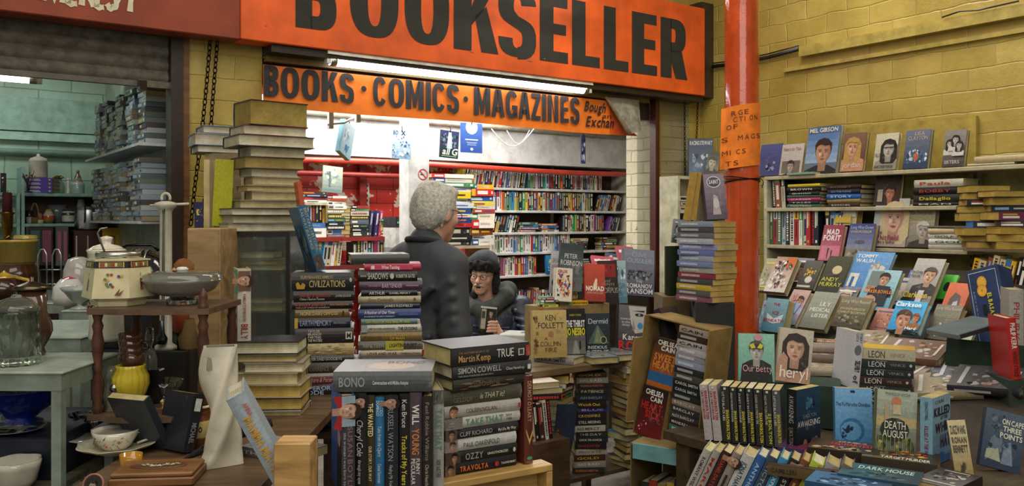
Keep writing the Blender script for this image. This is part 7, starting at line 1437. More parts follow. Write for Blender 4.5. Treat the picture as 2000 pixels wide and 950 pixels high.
for i,(px,w,h,cov,fr,lb,ln,rl,T,z,b_)in enumerate(ST2):face(onT(px,b_,z),w,h,cov,fr,lb,yaw=R(12),lean=ln,roll=rl,T=T,seed=i)
rg=random.Random(31)
stack_mini(onT(1072,-.2,RZ_-.24),R(10),[.012]*23,'thin colourful pile at the left of the stall','thin books at the left of the stall',rg,L=.09,w=.1,wts=(1,5,2,4))
stack_mini(onT(1133,-.13,RZ_),R(60),[.026]*4,'page-edge pile behind NOMAD','pile behind NOMAD',rg,L=.17,w=.11,flip=.6)
stack_mini(onT(1100,-.21,RZ_),R(12),[.018],'stall riser, under the crowded comic','books lying on the stall riser',rg,L=.11,w=.1,palette=['22222a'])
stack_mini(onT(1130,-.21,RZ_),R(12),[.02],'stall riser, beside the comic','books lying on the stall riser',rg,L=.11,w=.1,palette=['d9a51c'])
stack_mini(onT(1237,.12,ZT),R(20),[.04]*9,'high pile behind the grey-violet hardback','high pile behind the stall',rg,L=.2,w=.15)
for i,(px,py,w,h,cov,lb)in enumerate(((1225,500,34,26,'9a4450','red and white paperback'),(1255,506,36,24,'9aa4b8','pale blue paperback'),(1180,515,44,22,'b04a58','crimson paperback'),(1205,512,36,24,'3f4658','navy paperback'),(1246,530,36,30,'a8a0b0','lilac-grey paperback'))):
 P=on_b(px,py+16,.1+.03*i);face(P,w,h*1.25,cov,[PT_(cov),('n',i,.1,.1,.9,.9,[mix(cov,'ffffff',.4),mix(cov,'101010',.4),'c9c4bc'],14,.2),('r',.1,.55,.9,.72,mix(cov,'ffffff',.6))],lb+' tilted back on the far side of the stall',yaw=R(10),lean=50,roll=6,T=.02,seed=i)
m=MB();m.box(fa(1172,.1),A_R0-.02,.02,.22,.29,1.27,'4f4638','card');tag(m.build('carton',mx=FR),'dark carton behind the stall table carrying tilted paperbacks','box')
root=empty('shop_counter',FR);ca0,ca1=fa(838,.1),fa(1040,.1);zc9=1.6-.245*(on_b(900,400,.1)[1]/F)*1000*0 if False else fz(940,676,.1)
m=MB();m.box(ca0,ta0+.15,.0,.22,zc9-.03,zc9,'8a8c8a','wall_plain');m.build('worktop',parent=root);m=MB();m.box(ca0+.03,ta0+.1,.03,.2,0,zc9-.03,'5a5248','wood');m.build('counter_front',parent=root);tag(root,'grey shop counter in front of the seated figure','counter')
root=empty('white_console',tr(*on_b(1012,668,.08))@rz(R(-18)));tag(root,'white plastic console with a round speaker grille on the counter','console');m=MB();m.bevbox(-.09,.11,-.07,.10,.001,.05,'c4c4bc','plastic',.006);m.build('casing',parent=root)
m=MB();m.lathe([(.04,.051),(.038,.053),(.03,.0512),(0,.0512)],'7a7a76','plastic',20,c=(.05,.02));m.build('speaker_grille',parent=root)
UN=[('DICK FRANCIS','c9c4b8','23262c'),('STILL MISSING','c4c0b4','202224'),('Watch Out','c9b83a','2a1c1c'),('FREDERICK FORSYTH','c46a3a','25282c'),('PRIVATE','6a665c','a8a294'),('THE DAY','a8a49a','26282c'),('CROSSFIRE','b8a060','24201c'),('ALEX BARCLAY','8a98a4','202630'),('BIG BAD','c9c4b4','8a8678'),('SHADOW','9a3a2a','1e1c1c'),('NO MERCY','3c3a38','a9a59a'),('BLUE','a8a0d0','3a3474'),('PATIENCE','b8b49a','262a28'),('GOLD','c09a40','3a2a1c')]
rg=random.Random(41);z=.2905;i=0
while z<.80:
 T=rg.uniform(.024,.034);tx,tc,cv=UN[(i*5+3)%len(UN)];P=on_b(1157+rg.uniform(-4,4)-max(0,(.55-z))*22,400,-.45)
 o=book('paperback',.165,.11,T,cv,tr(P[0],P[1],z)@rz(R(6+rg.uniform(-5,5))),spine=S(tx,tc,.1,.8),seed=i);tag(o,'paperback spine lettered %s, tall stack under the stall, %s from bottom'%(tx.upper()if tx not in('ALEX BARCLAY','DICK FRANCIS','FREDERICK FORSYTH')else 'in capitals',nth(i+1)),'book','tall spine-out stack under the stall');z+=T+.0006;i+=1
for px,n,nm,yw,fl_,b_ in((1108,17,'page-edge stack left under the stall',70,.5,-.44),(1210,18,'page-edge stack right under the stall',-62,1,-.45),(1247,17,'page-edge stack at the right leg of the stall',-50,1,-.44)):
 P=onT(px,b_,.2905);stack_mini(P,R(yw),[rg.uniform(.024,.036)for _ in range(n)],nm,'stacks under the stall',rg,L=.15,w=.105,flip=fl_,jit=.014,jyaw=.25)
P=onT(1052,-.52,.292);m=MB();m.box(fa(1030,-.6),fa(1085,-.55),-.66,-.505,.2,.56,'4a3a28','wood');tag(m.build('wooden_box',mx=FR),'dark wooden box beneath upright books left of the stall','box')
P=on_b(1040,400,-.62);row_upright(np.array([P[0],P[1],.561]),TH,.14,'the box left under the stall','upright books left under the stall',rg,wts=(8,2,1,0),lean=.12)
P=on_b(1064,400,-.6);stack_mini(np.array([P[0],P[1],.742]),R(10),[.028]*3,'page-edge heap over the upright books by the stall','heap left of the stall',rg,L=.17,w=.11,flip=.7,jyaw=.4)
m=MB();q=[on_b(x,y,-.535)for x,y in((1088,790),(1127,790),(1121,850),(1110,905),(1098,870),(1092,830),(1082,850))]
def slab(m,q,t,col):
 nn=-N*t;k=len(q);m.add([p for p in q]+[p+nn for p in q],[tuple(range(k)),tuple(range(2*k-1,k-1,-1))]+[(i,(i+1)%k,k+(i+1)%k,k+i)for i in range(k)],col,'card')
slab(m,q,.003,'1f2a44');q=[on_b(x,y,-.532)for x,y in((1092,832),(1111,890),(1104,925),(1094,890))];slab(m,q,.004,'6a2426');q=[on_b(x,y,-.533)for x,y in((1093,885),(1110,920),(1100,948),(1088,930))];slab(m,q,.005,'8a7c1c');q=[on_b(x,y,-.533)for x,y in((1094,925),(1104,940),(1100,1300),(1092,1300))];slab(m,q,.004,'3a1a1c')
tag(m.build('torn_board'),'torn navy, red and yellow cardboard sheet under the stall table','board')
AS=-.27
zS=[on_a(1725,334,AS)[2],on_a(1700,404,AS)[2],on_a(1700,484,AS)[2]]
root=empty('wall_shelving',FR);tag(root,'cream wall shelving with three shelves of books on the right wall','shelving')
bL,bR=sb(1492,AS),sb(2040,AS)
m=MB();m.box(-.03,-.012,-3.2,bL,1.0,zS[0]-.02,'a89f62','paint');m.build('back_panel',parent=root)
for k,z in enumerate(zS):m=MB();m.bevbox(AS,-.03,(-3.2 if k==0 else sb(1925,AS)if k==1 else sb(1890,AS)),bL,z-.02,z,'b9b090','paint',.003);m.build('shelf',parent=root)
m=MB();m.box(AS,-.012,bL-.02,bL,1.0,zS[0]-.02,'b9b69a','paint');m.build('side_panel',parent=root)
for px in(1893,1907):
 m=MB();b_=sb(px,-.06);m.box(-.055,-.035,b_-.014,b_+.0,1.2,zS[0]-.02,'a8a070','paint')
 for k in range(14):m.box(-.0565,-.055,b_-.01,b_-.004,1.25+k*.04,1.265+k*.04,'2a281c')
 m.build('slotted_upright',parent=root)
m=MB();m.box(-.03,-.005,sb(1906,-.03),sb(1652,-.03),zS[0],on_a(1780,238,-.03)[2],'ab9648','paint');tag(m.build('back_board',mx=FR),'yellow painted board fixed to the wall above the top shelf','board')
def rail(px0,py0,px1,py1,h,a,label,col='b29f50'):
 z=(on_a(px0,py0,a)[2]+on_a(px1,py1,a)[2])/2;m=MB();m.box(a,-.0,sb(px1,a)-1.0*(px1>1990),sb(px0,a),z-h,z,col,'paint');tag(m.build('wall_rail',mx=FR),label,'rail')
rail(1560,91,2000,8,.055,-.05,'upper yellow painted timber rail on the right wall');rail(1530,127,2000,62,.022,-.025,'lower thin yellow moulding on the right wall')
m=MB();pts=[on_a(x,y,-.03)for x,y in((1392,130),(1440,124),(1500,112),(1560,96))];m.tube(pts,.012,'262420','paint',8);m.tube([p+np.array([0,0,.02])for p in pts],.004,'1c1a18','plastic',6);tag(m.build('black_conduit'),'black conduit running behind the orange column along the wall','pipe')
m=MB();pts=[on_a(x,y,-.05)for x,y in((1500,100),(1545,88),(1600,84))]+[on_a(x,y,-.06)for x,y in((1840,34),(1875,22),(1910,20),(1990,2))];m.tube(pts[3:],.004,'22262c','plastic',6);tag(m.build('wall_cable'),'thin dark cable lying along the upper wall rail','cable')
def onS(px,k,a=-.20,dz=0):p=on_a(px,400,a);return np.array([p[0],p[1],zS[k]+dz])
def fs(px,k,w,h,cov,fr,lb,a=-.20,T=.028,kind='hardback',lean=12,dz=0,**kw):return face(onS(px,k,a,dz),w,h,cov,fr,lb,lean=lean,T=T,kind=kind,**kw)
fs(1506,0,42,64,'3f4478',[('v','2c3060','545a90'),('n',2,.2,.1,.8,.5,['8a90b8','1c1e40'],10,.2)],'dark blue book on the top wall shelf, leftmost')
fs(1548,0,44,62,'b0a8a0',[('v','a8a098','c4bcb4'),('r',.1,.05,.9,.45,'6a6058'),('f',.5,.26,.14,'a8988a','2a2624','3a3634')]+T3(('Next to You',.12,.78,.88,.9,'9a4a44','n')),'pale book lettered Next to You on the top wall shelf')
fs(1606,0,62,94,'4a7ab4',[('v','9ab4cc','2f5f9c'),('r',0,0,1,.22,'5a6a78'),('f',.55,.44,.23,'b08468','2a1e16','1c1c20')]+T3(('MEL GIBSON',.06,.88,.94,.97,'d8d4b8','b')),'tall blue hardback with a dark-haired man in the sky on the top shelf',T=.03)
fs(1668,0,44,78,'6a4a3c',[('v','3a2a24','7a5a4a'),('f',.45,.62,.24,'c49474','b08a4a','b8886a','w')]+T3(('jordan',.1,.1,.9,.24,'d0c0b4','n')),'brown hardback with a fair-haired woman on the top wall shelf')
fs(1732,0,44,74,'b9b49c',[('v','b0ac94','c4c0a8'),('f',.62,.56,.24,'a8a498','1c1c1c','8a8678','w'),('r',.36,.6,.88,.62,'1a1a1a')]+T3(('FALL OUT',.06,.36,.36,.46,'3a3a34','b'),('JANET STREET PORTER',.06,.05,.9,.12,'2a2a26','b')),'cream hardback FALL OUT with a bespectacled woman on the top shelf')
fs(1792,0,48,78,'3a4a6c',[('v','1c3450','6a7288'),('n',5,0,.1,1,.55,['a8c0cc','1c3c5c','4a6c88','d0dce0'],40,.13),('e',.5,.3,.1,.1,'b0583a')]+T3(('LISA',.38,.86,.78,.95,'b8a890','n'),('CLAYTON',.12,.74,.9,.84,'b8a890','n')),'blue sea-covered hardback on the top wall shelf')
fs(1866,0,42,74,'5a5450',[('v','3a3634','8a8480'),('f',.28,.62,.13,'b8b0a8','1c1a1a','c0bcb4','w'),('f',.55,.72,.13,'b8b0a8','1c1a1a','c0bcb4','w'),('f',.76,.55,.12,'b8b0a8','1c1a1a','c0bcb4','w')]+T3(('SISTERS',.15,.06,.85,.15,'c8bcb0','n')),'sepia hardback with three women on the top wall shelf')
for i,(px,T,L,cov)in enumerate(((1958,.03,.24,'b5a47c'),(1935,.012,.2,'a8a07c'))):p=onS(px,0,-.26,.013*(1-i));o=book('hardback',L,.15,T if i==0 else .0115,cov,tr(*p)@tr(0,0,.0006)@rz(TH-math.pi/2),seed=i);tag(o,('thick buff book lying at the right end of the top wall shelf','thin book under the buff one on the top wall shelf')[i],'book')
p=onS(1610,0,-.25);o=book('paperback',.17,.11,.012,'7fa090',tr(*p)@tr(-.1,.08,.0006)@rz(TH-math.pi/2),seed=2);tag(o,'thin pale green book lying flat before the pale book on the top shelf','book')
rg=random.Random(51)
def wrow(px0,px1,k,place,group,**kw):p=onS(px0,k,AS+.02,.0006);L=sb(px0,AS)-sb(px1,AS);return row_upright(p,TH-math.pi/2,L,place,group,rg,**kw)
wrow(1508,1536,1,'middle wall shelf, left end','upright books on the middle wall shelf',hmin=.15,hmax=.17,wts=(7,3,1,1),lean=.06)
FC=['c9c3b2','d4c23a','2d8a52','2c2a2c','b3262a','d9a51c','a9b3bb','d9662a','3f6650','dad7cf','22222a','b33a6e','1c2430']
wrow(1502,1606,2,'lowest wall shelf','bright upright annuals on the lowest wall shelf',hmin=.19,hmax=.215,palette=FC,tmin=.02,tmax=.03)
wrow(1612,1650,2,'lowest wall shelf behind the red book','bright upright annuals on the lowest wall shelf',hmin=.17,hmax=.2,palette=['3b4f74','a9b3bb','1b86bd','2c2a2c'],tmin=.02,tmax=.03)
def wst(px,k,dz,specs,pl,gp,L=.2,w=.14,a=AS+.01):
 z=zS[k]+dz+.0006 if k is not None else dz
 for i,(cov,T,tx,tc)in enumerate(specs):
  p=onS(px,0,a);o=book('hardback',L+rg.uniform(-.01,.01),w,T,cov,tr(p[0],p[1],z)@rz(TH-math.pi/2+rg.uniform(-.05,.05)),spine=S(tx,tc,.12,.75)if tx else None,seed=i);tag(o,'%s in %s, %s from top'%(('spine lettered '+tx)if tx and tx.isupper()and tx not in('BOBBY','BROWN','DICK')else CN.get(cov,'faded')+' book',pl,nth(len(specs)-i)),'book',gp);z+=T+.0006
wst(1570,1,0,[('3f6650',.018,'FOOTBALL','d0ccb8'),('24302c',.016,'TALES','c9c4b4'),('b33a6e',.017,'CAREER','d8c0cc'),('3f6650',.014,None,None),('22222a',.018,'Question','d0ccc0'),('1a1a1e',.024,'BROWN','d8d4c8'),('d4c23a',.016,None,None)],'left flat pile, middle wall shelf','flat piles on the middle wall shelf',L=.2)
wst(1648,1,0,[('3a2a22',.02,'DICK','b8b49a'),('8c7a4a',.02,None,None),('2a62b0',.026,'STORY','c0d4ec'),('1c2430',.024,'DO THE FUDGE','7a90b0'),('2e1c1c',.022,'RUGBY','6a5a5c')],'second flat pile, middle wall shelf','flat piles on the middle wall shelf',L=.19)
wst(1833,1,0,[('1a1a1e',.016,'MAN','c9c4b8'),('30302c',.036,'Dallaglio','c9bc3a'),('1a1a1e',.034,'BOBBY','a83a34'),('b9b4a4',.036,'Paula','a84434')],'right flat pile, middle wall shelf','flat piles on the middle wall shelf',L=.235)
wst(1868,2,0,[('b9b4a4',.024,None,None),('dad7cf',.024,'GOLF','2d6a48'),('c9c3b2',.024,'GOLF TIPS','2d6a48'),('c7b48c',.024,None,None),('5c5c58',.012,None,None)],'golf book pile, lowest wall shelf','flat books on the lowest wall shelf',L=.26)
fs(1736,1,50,70,'2c2622',[('v','3a2c24','241e1c'),('f',.62,.34,.17,'b8785a','1a1412','2a2624'),('r',.15,.1,.35,.45,'a89c8a')]+T3(('PAYNE',.3,.84,.9,.93,'5a4c40','n'),('STEWART',.2,.72,.95,.81,'5a4c40','n')),'dark brown book with a rosy-faced capped man on the middle shelf',dz=0)
fs(1740,2,66,96,'a89c94',[('v','8a98a0','b8bcbc'),('f',.6,.58,.28,'c8a08c','c4b48c','a89c94','w')]+T3(('Anne',.04,.26,.3,.34,'8a3a54','b'),('Whitfield',.04,.14,.8,.24,'8a3a54','b'),('At a Gallop',.2,.07,.7,.12,'3a2a30','b')),'large hardback with a fair curly-haired woman on the lowest wall shelf',T=.03,a=-.24)
fs(1800,2,54,86,'b5ad96',[('v','6a665c','c0b8a0'),('f',.62,.38,.2,'a8a294','c9c6bc','3a3630')]+T3(('The Two of Us',.1,.76,.9,.84,'6a604c','n'),('JOHN THAW',.04,.62,.92,.71,'b0a450','n')),'buff hardback with a white-haired man, right of the large woman portrait',T=.035,a=-.23)
fs(1660,2,44,66,'c4b884',[('v','bfb37c','c9c2a4'),('r',.15,.42,.85,.86,'2a2826'),('f',.33,.68,.12,'a8a49a','1c1c1c','3a3a38','w'),('f',.62,.66,.14,'b8b4aa','1c1c1c','c9c6bc'),('r',.1,.06,.8,.3,'c2a83c')],'cream paperback with a monochrome family photograph on the lowest wall shelf',T=.05,a=-.20,dz=.10,pages='c4ac54')
m=MB();bq=sb(1650,-.15);m.box(-.18,-.05,bq-.1,bq+.02,zS[2]+.0006,zS[2]+.0995,'3a3028','card');tag(m.build('book_block',mx=FR),'dark small carton under the family-photograph paperback','box')
root=empty('corner_bookcase',FR);tag(root,'small cream bookcase in the corner left of the orange column','bookcase');xa,xb=fa(1324,-.28),-.05;zt9=fz(1360,345,-.28)
for nm,bx in(('top_board',(xa,xb,-.28,-.13,zt9-.018,zt9)),('side_panel',(xa,xa+.018,-.28,-.13,.2,zt9-.0185)),('shelf_board',(xa+.0185,xb,-.27,-.15,zt9-.22,zt9-.205)),('shelf_board',(xa+.0185,xb,-.27,-.15,zt9-.44,zt9-.425)),('back_panel',(xa+.0185,xb,-.145,-.13,.2,zt9-.0185))):m=MB();m.box(*bx,'c2bda0','paint');m.build(nm,parent=root)
P=W(fa(1350,-.27),-.26,zt9-.2045);stack_mini(P,TH,[.03,.025,.03],'corner bookcase pile','books in the corner bookcase',rg,L=.18,w=.10,palette=['c9c3b2','22222a','d4c23a'])
P=W(fa(1330,-.26),-.25,zt9-.4245);row_upright(P,TH,.3,'corner bookcase','books in the corner bookcase',rg,depth=.09)
face(W(fa(1379,-.2),-.16,zt9),48,78,'3a4a62',[('v','5a6a84','2c3a50'),('n',3,.1,.1,.9,.7,['8a9ab0','1c2634','5a7090','c0c8d0'],24,.18)]+T3(('RACING STEWART',.04,.84,.96,.94,'d0d4d8','b')),'blue-grey motor racing book standing on the corner bookcase',yaw=R(-10),lean=8,T=.015,kind='hardback')
face(W(fa(1390,-.26),-.25,zt9),24,50,'6a6a54',[('v','8a8a7a','3a3a34'),('f',.45,.55,.3,'b0a890','4a4436','3a3a34')],'small grey portrait paperback before the motor racing book',yaw=R(-10),lean=10,roll=10)
RK=lambda a:1.38+.374*(a+.25)
def onR(px,py,up=0):
 r=ray(px,py);d=(1.38+.374*.25-.374*(C0@U)-CZ+up)/(r[2]-.374*(r@U));return CAM+r*d
root=empty('raked_display',FR);tag(root,'wide sloping display board covered with face-out biographies','display');m=MB()
for a0,a1 in((-1.62,-.28),):m.add([(a,b_,RK(a)+dz)for a in(a0,a1)for b_ in(-3.6,sb(1497,a))for dz in(-.03,-.004)],[(0,1,3,2),(4,6,7,5),(0,4,5,1),(2,3,7,6),(1,5,7,3),(0,2,6,4)],'3a3026','card')
m.build('board',parent=root)
for a in(-1.55,-.35):
 for b_ in(-3.5,sb(1505,a)-.05):m=MB();m.box(a-.03,a+.03,b_-.03,b_+.03,0,RK(a)-.045,'4a3e2c','wood');m.build('leg',parent=root)
ZF=.88
root=empty('front_table',FR);tag(root,'low front table under the crime novels at the lower right','table');m=MB();m.box(-2.09,-1.635,-3.5,-1.72,ZF-.03,ZF-.001,'4a3e2c','wood');m.box(-2.34,-2.09,-3.5,-2.45,ZF-.03,ZF-.001,'4a3e2c','wood');m.build('tabletop',parent=root)
for a in(-2.05,-1.7):
 for b_ in(-3.4,-1.8):m=MB();m.box(a-.03,a+.03,b_-.03,b_+.03,0,ZF-.03,'4a3e2c','wood');m.build('leg',parent=root)
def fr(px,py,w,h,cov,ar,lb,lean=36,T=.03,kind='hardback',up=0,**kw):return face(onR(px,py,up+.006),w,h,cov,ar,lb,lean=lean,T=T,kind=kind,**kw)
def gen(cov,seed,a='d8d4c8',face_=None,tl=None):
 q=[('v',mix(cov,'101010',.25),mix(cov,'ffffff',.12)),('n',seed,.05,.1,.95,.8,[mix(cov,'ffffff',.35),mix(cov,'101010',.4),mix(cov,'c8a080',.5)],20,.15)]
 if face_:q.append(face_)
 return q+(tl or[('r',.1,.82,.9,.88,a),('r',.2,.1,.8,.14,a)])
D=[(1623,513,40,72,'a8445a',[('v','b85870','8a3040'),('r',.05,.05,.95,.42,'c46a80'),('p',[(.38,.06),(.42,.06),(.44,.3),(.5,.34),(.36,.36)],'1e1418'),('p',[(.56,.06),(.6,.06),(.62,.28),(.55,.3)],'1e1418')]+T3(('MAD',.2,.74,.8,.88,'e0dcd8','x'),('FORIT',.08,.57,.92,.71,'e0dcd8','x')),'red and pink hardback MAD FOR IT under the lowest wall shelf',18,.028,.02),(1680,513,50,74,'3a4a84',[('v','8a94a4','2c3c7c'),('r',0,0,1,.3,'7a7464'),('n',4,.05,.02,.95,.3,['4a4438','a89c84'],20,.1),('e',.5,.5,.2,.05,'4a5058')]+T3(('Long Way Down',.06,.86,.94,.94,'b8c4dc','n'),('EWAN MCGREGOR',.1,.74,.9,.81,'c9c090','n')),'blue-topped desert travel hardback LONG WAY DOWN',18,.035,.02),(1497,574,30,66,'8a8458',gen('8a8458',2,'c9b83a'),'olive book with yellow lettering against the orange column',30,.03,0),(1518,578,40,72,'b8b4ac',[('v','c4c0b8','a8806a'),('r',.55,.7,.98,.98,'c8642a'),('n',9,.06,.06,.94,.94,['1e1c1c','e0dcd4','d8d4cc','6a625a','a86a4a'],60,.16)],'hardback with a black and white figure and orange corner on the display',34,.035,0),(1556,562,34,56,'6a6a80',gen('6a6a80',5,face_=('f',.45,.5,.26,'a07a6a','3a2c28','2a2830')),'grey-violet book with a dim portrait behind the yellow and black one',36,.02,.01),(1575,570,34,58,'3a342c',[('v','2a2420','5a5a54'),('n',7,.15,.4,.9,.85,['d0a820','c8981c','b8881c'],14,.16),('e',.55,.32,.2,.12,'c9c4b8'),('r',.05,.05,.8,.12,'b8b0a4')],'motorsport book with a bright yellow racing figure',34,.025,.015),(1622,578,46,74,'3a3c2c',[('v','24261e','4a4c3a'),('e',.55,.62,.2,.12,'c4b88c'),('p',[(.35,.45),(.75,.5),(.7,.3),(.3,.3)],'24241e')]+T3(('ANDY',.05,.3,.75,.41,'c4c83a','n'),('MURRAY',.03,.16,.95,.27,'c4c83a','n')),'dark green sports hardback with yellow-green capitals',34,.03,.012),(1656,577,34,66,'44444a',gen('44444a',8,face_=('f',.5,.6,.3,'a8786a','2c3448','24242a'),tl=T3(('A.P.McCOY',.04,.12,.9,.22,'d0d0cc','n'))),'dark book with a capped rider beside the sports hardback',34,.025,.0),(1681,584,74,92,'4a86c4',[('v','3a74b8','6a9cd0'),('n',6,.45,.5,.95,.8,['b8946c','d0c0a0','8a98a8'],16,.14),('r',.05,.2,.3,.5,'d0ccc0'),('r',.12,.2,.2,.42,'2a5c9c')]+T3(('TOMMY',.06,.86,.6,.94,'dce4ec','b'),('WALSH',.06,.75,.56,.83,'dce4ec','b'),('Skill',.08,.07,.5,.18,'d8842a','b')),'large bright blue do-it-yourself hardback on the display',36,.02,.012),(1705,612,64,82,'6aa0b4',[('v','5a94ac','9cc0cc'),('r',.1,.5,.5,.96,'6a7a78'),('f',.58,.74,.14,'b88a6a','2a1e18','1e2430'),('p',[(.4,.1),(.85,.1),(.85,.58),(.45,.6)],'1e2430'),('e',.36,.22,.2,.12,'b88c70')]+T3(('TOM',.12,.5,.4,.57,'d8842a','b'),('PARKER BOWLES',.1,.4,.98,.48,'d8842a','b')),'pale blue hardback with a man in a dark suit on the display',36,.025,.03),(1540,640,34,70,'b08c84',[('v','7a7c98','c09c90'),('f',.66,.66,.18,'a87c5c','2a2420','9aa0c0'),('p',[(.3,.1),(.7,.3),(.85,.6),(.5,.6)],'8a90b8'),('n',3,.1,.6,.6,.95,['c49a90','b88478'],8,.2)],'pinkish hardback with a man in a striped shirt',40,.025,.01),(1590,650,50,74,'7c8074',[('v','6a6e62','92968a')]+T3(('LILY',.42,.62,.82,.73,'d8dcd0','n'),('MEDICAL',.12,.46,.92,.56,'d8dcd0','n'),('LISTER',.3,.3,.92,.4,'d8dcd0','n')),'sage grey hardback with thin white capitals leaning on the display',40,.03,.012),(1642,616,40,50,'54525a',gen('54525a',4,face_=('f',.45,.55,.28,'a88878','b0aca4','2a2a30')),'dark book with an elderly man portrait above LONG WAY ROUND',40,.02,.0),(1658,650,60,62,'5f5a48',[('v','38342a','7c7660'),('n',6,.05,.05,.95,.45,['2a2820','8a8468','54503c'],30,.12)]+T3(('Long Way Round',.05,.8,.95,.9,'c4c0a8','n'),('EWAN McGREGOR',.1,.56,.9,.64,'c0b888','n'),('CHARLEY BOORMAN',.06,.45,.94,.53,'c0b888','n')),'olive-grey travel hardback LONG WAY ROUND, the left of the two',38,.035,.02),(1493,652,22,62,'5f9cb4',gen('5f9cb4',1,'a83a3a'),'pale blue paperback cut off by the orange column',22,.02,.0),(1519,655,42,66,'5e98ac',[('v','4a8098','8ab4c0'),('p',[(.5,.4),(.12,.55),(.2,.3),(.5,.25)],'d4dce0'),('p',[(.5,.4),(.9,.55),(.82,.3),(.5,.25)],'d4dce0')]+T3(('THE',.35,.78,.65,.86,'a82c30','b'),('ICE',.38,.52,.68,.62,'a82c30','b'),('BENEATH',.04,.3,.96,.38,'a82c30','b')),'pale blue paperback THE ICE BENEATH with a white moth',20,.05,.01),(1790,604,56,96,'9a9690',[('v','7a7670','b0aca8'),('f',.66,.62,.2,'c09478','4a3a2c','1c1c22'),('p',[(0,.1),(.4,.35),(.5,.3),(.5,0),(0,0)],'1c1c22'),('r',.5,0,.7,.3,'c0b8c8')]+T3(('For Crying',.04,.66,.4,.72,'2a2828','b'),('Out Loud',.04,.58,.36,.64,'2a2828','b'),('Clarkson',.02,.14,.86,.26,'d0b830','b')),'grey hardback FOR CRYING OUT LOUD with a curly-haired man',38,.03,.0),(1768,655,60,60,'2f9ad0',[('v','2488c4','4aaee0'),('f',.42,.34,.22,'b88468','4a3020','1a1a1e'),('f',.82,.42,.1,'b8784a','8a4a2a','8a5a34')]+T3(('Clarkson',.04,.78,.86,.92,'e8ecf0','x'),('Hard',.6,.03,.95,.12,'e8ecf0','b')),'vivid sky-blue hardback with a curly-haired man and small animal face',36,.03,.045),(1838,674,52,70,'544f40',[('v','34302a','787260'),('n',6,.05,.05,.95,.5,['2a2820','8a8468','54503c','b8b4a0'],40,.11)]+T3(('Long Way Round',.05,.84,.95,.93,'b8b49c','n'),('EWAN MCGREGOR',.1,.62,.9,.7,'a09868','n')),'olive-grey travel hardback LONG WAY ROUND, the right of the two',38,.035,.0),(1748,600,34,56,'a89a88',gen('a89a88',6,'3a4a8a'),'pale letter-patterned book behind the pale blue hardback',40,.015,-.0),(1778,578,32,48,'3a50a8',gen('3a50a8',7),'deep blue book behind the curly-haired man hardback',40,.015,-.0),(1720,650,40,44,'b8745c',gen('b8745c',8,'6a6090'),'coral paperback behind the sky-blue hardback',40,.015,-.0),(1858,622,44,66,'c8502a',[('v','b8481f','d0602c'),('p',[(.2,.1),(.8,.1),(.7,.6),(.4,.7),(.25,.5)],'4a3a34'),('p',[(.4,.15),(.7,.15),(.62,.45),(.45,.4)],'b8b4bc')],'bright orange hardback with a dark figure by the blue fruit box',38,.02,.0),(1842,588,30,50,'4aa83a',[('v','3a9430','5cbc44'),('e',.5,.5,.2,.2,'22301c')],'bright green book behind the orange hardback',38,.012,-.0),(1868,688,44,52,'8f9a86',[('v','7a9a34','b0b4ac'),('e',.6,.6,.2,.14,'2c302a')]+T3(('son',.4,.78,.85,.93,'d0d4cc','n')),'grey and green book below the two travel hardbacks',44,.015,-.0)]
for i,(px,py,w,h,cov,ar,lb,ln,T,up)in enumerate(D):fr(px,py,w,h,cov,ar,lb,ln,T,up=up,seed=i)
P=onR(1942,668,.01);root=empty('fruit_box',tr(*P)@rz(FY)@ry(R(-17))@rx(R(-14)));tag(root,'blue fruit carton with yellow lettering and two orange slices, leaning','box');wB,hB=.125,.29
m=MB();m.bevbox(-wB/2,wB/2,0,.10,.0,hB,'22365e','card',.003);X,Y,Nn=(1,0,0),(0,0,1),(0,-1,0);O=(-wB/2,-.0008,0)
art(m,[('r',.08,.04,.095,.95,'b0b8c4'),('r',.90,.04,.915,.95,'b0b8c4'),('r',.08,.94,.915,.95,'b0b8c4'),('e',.45,.8,.15,.085,'d0901c'),('e',.45,.8,.12,.068,'d8b04a'),('e',.42,.69,.15,.085,'d0901c'),('e',.42,.69,.12,.068,'d8a83a'),('e',.42,.69,.03,.017,'c07a14'),('r',.36,.36,.48,.5,'0a0e18'),('tv','EL BASATEN',.56,.22,.68,.64,'c9c03a','x'),('tv','JUICY ORANGES',.16,.2,.2,.7,'8a98b0','n'),('r',.74,.02,.96,.2,'b4b4ac'),('r',.78,.12,.92,.14,'3a3a3a'),('r',.78,.07,.9,.085,'3a3a3a')],O,X,Y,Nn,wB,hB,'card')
def stk(ps,w_=.0045):
 for a,b_ in zip(ps,ps[1:]):a,b_=[np.array((-wB/2+u*wB,-.004,v*hB))for u,v in(a,b_)];m.tube([a,b_],w_*.6,'d0c838','card',5)
for ps in([(.60,.29),(.72,.28),(.74,.25),(.62,.24),(.60,.20),(.74,.19)],[(.62,.17),(.76,.17),(.76,.12),(.62,.13)],[(.62,.10),(.8,.09),(.8,.05)],[(.84,.21),(.86,.21)],[(.86,.12),(.88,.12)]):stk(ps)
m.build('carton_body',parent=root)
rg=random.Random(61);pB=on_z(1375,862,ZF-.0)
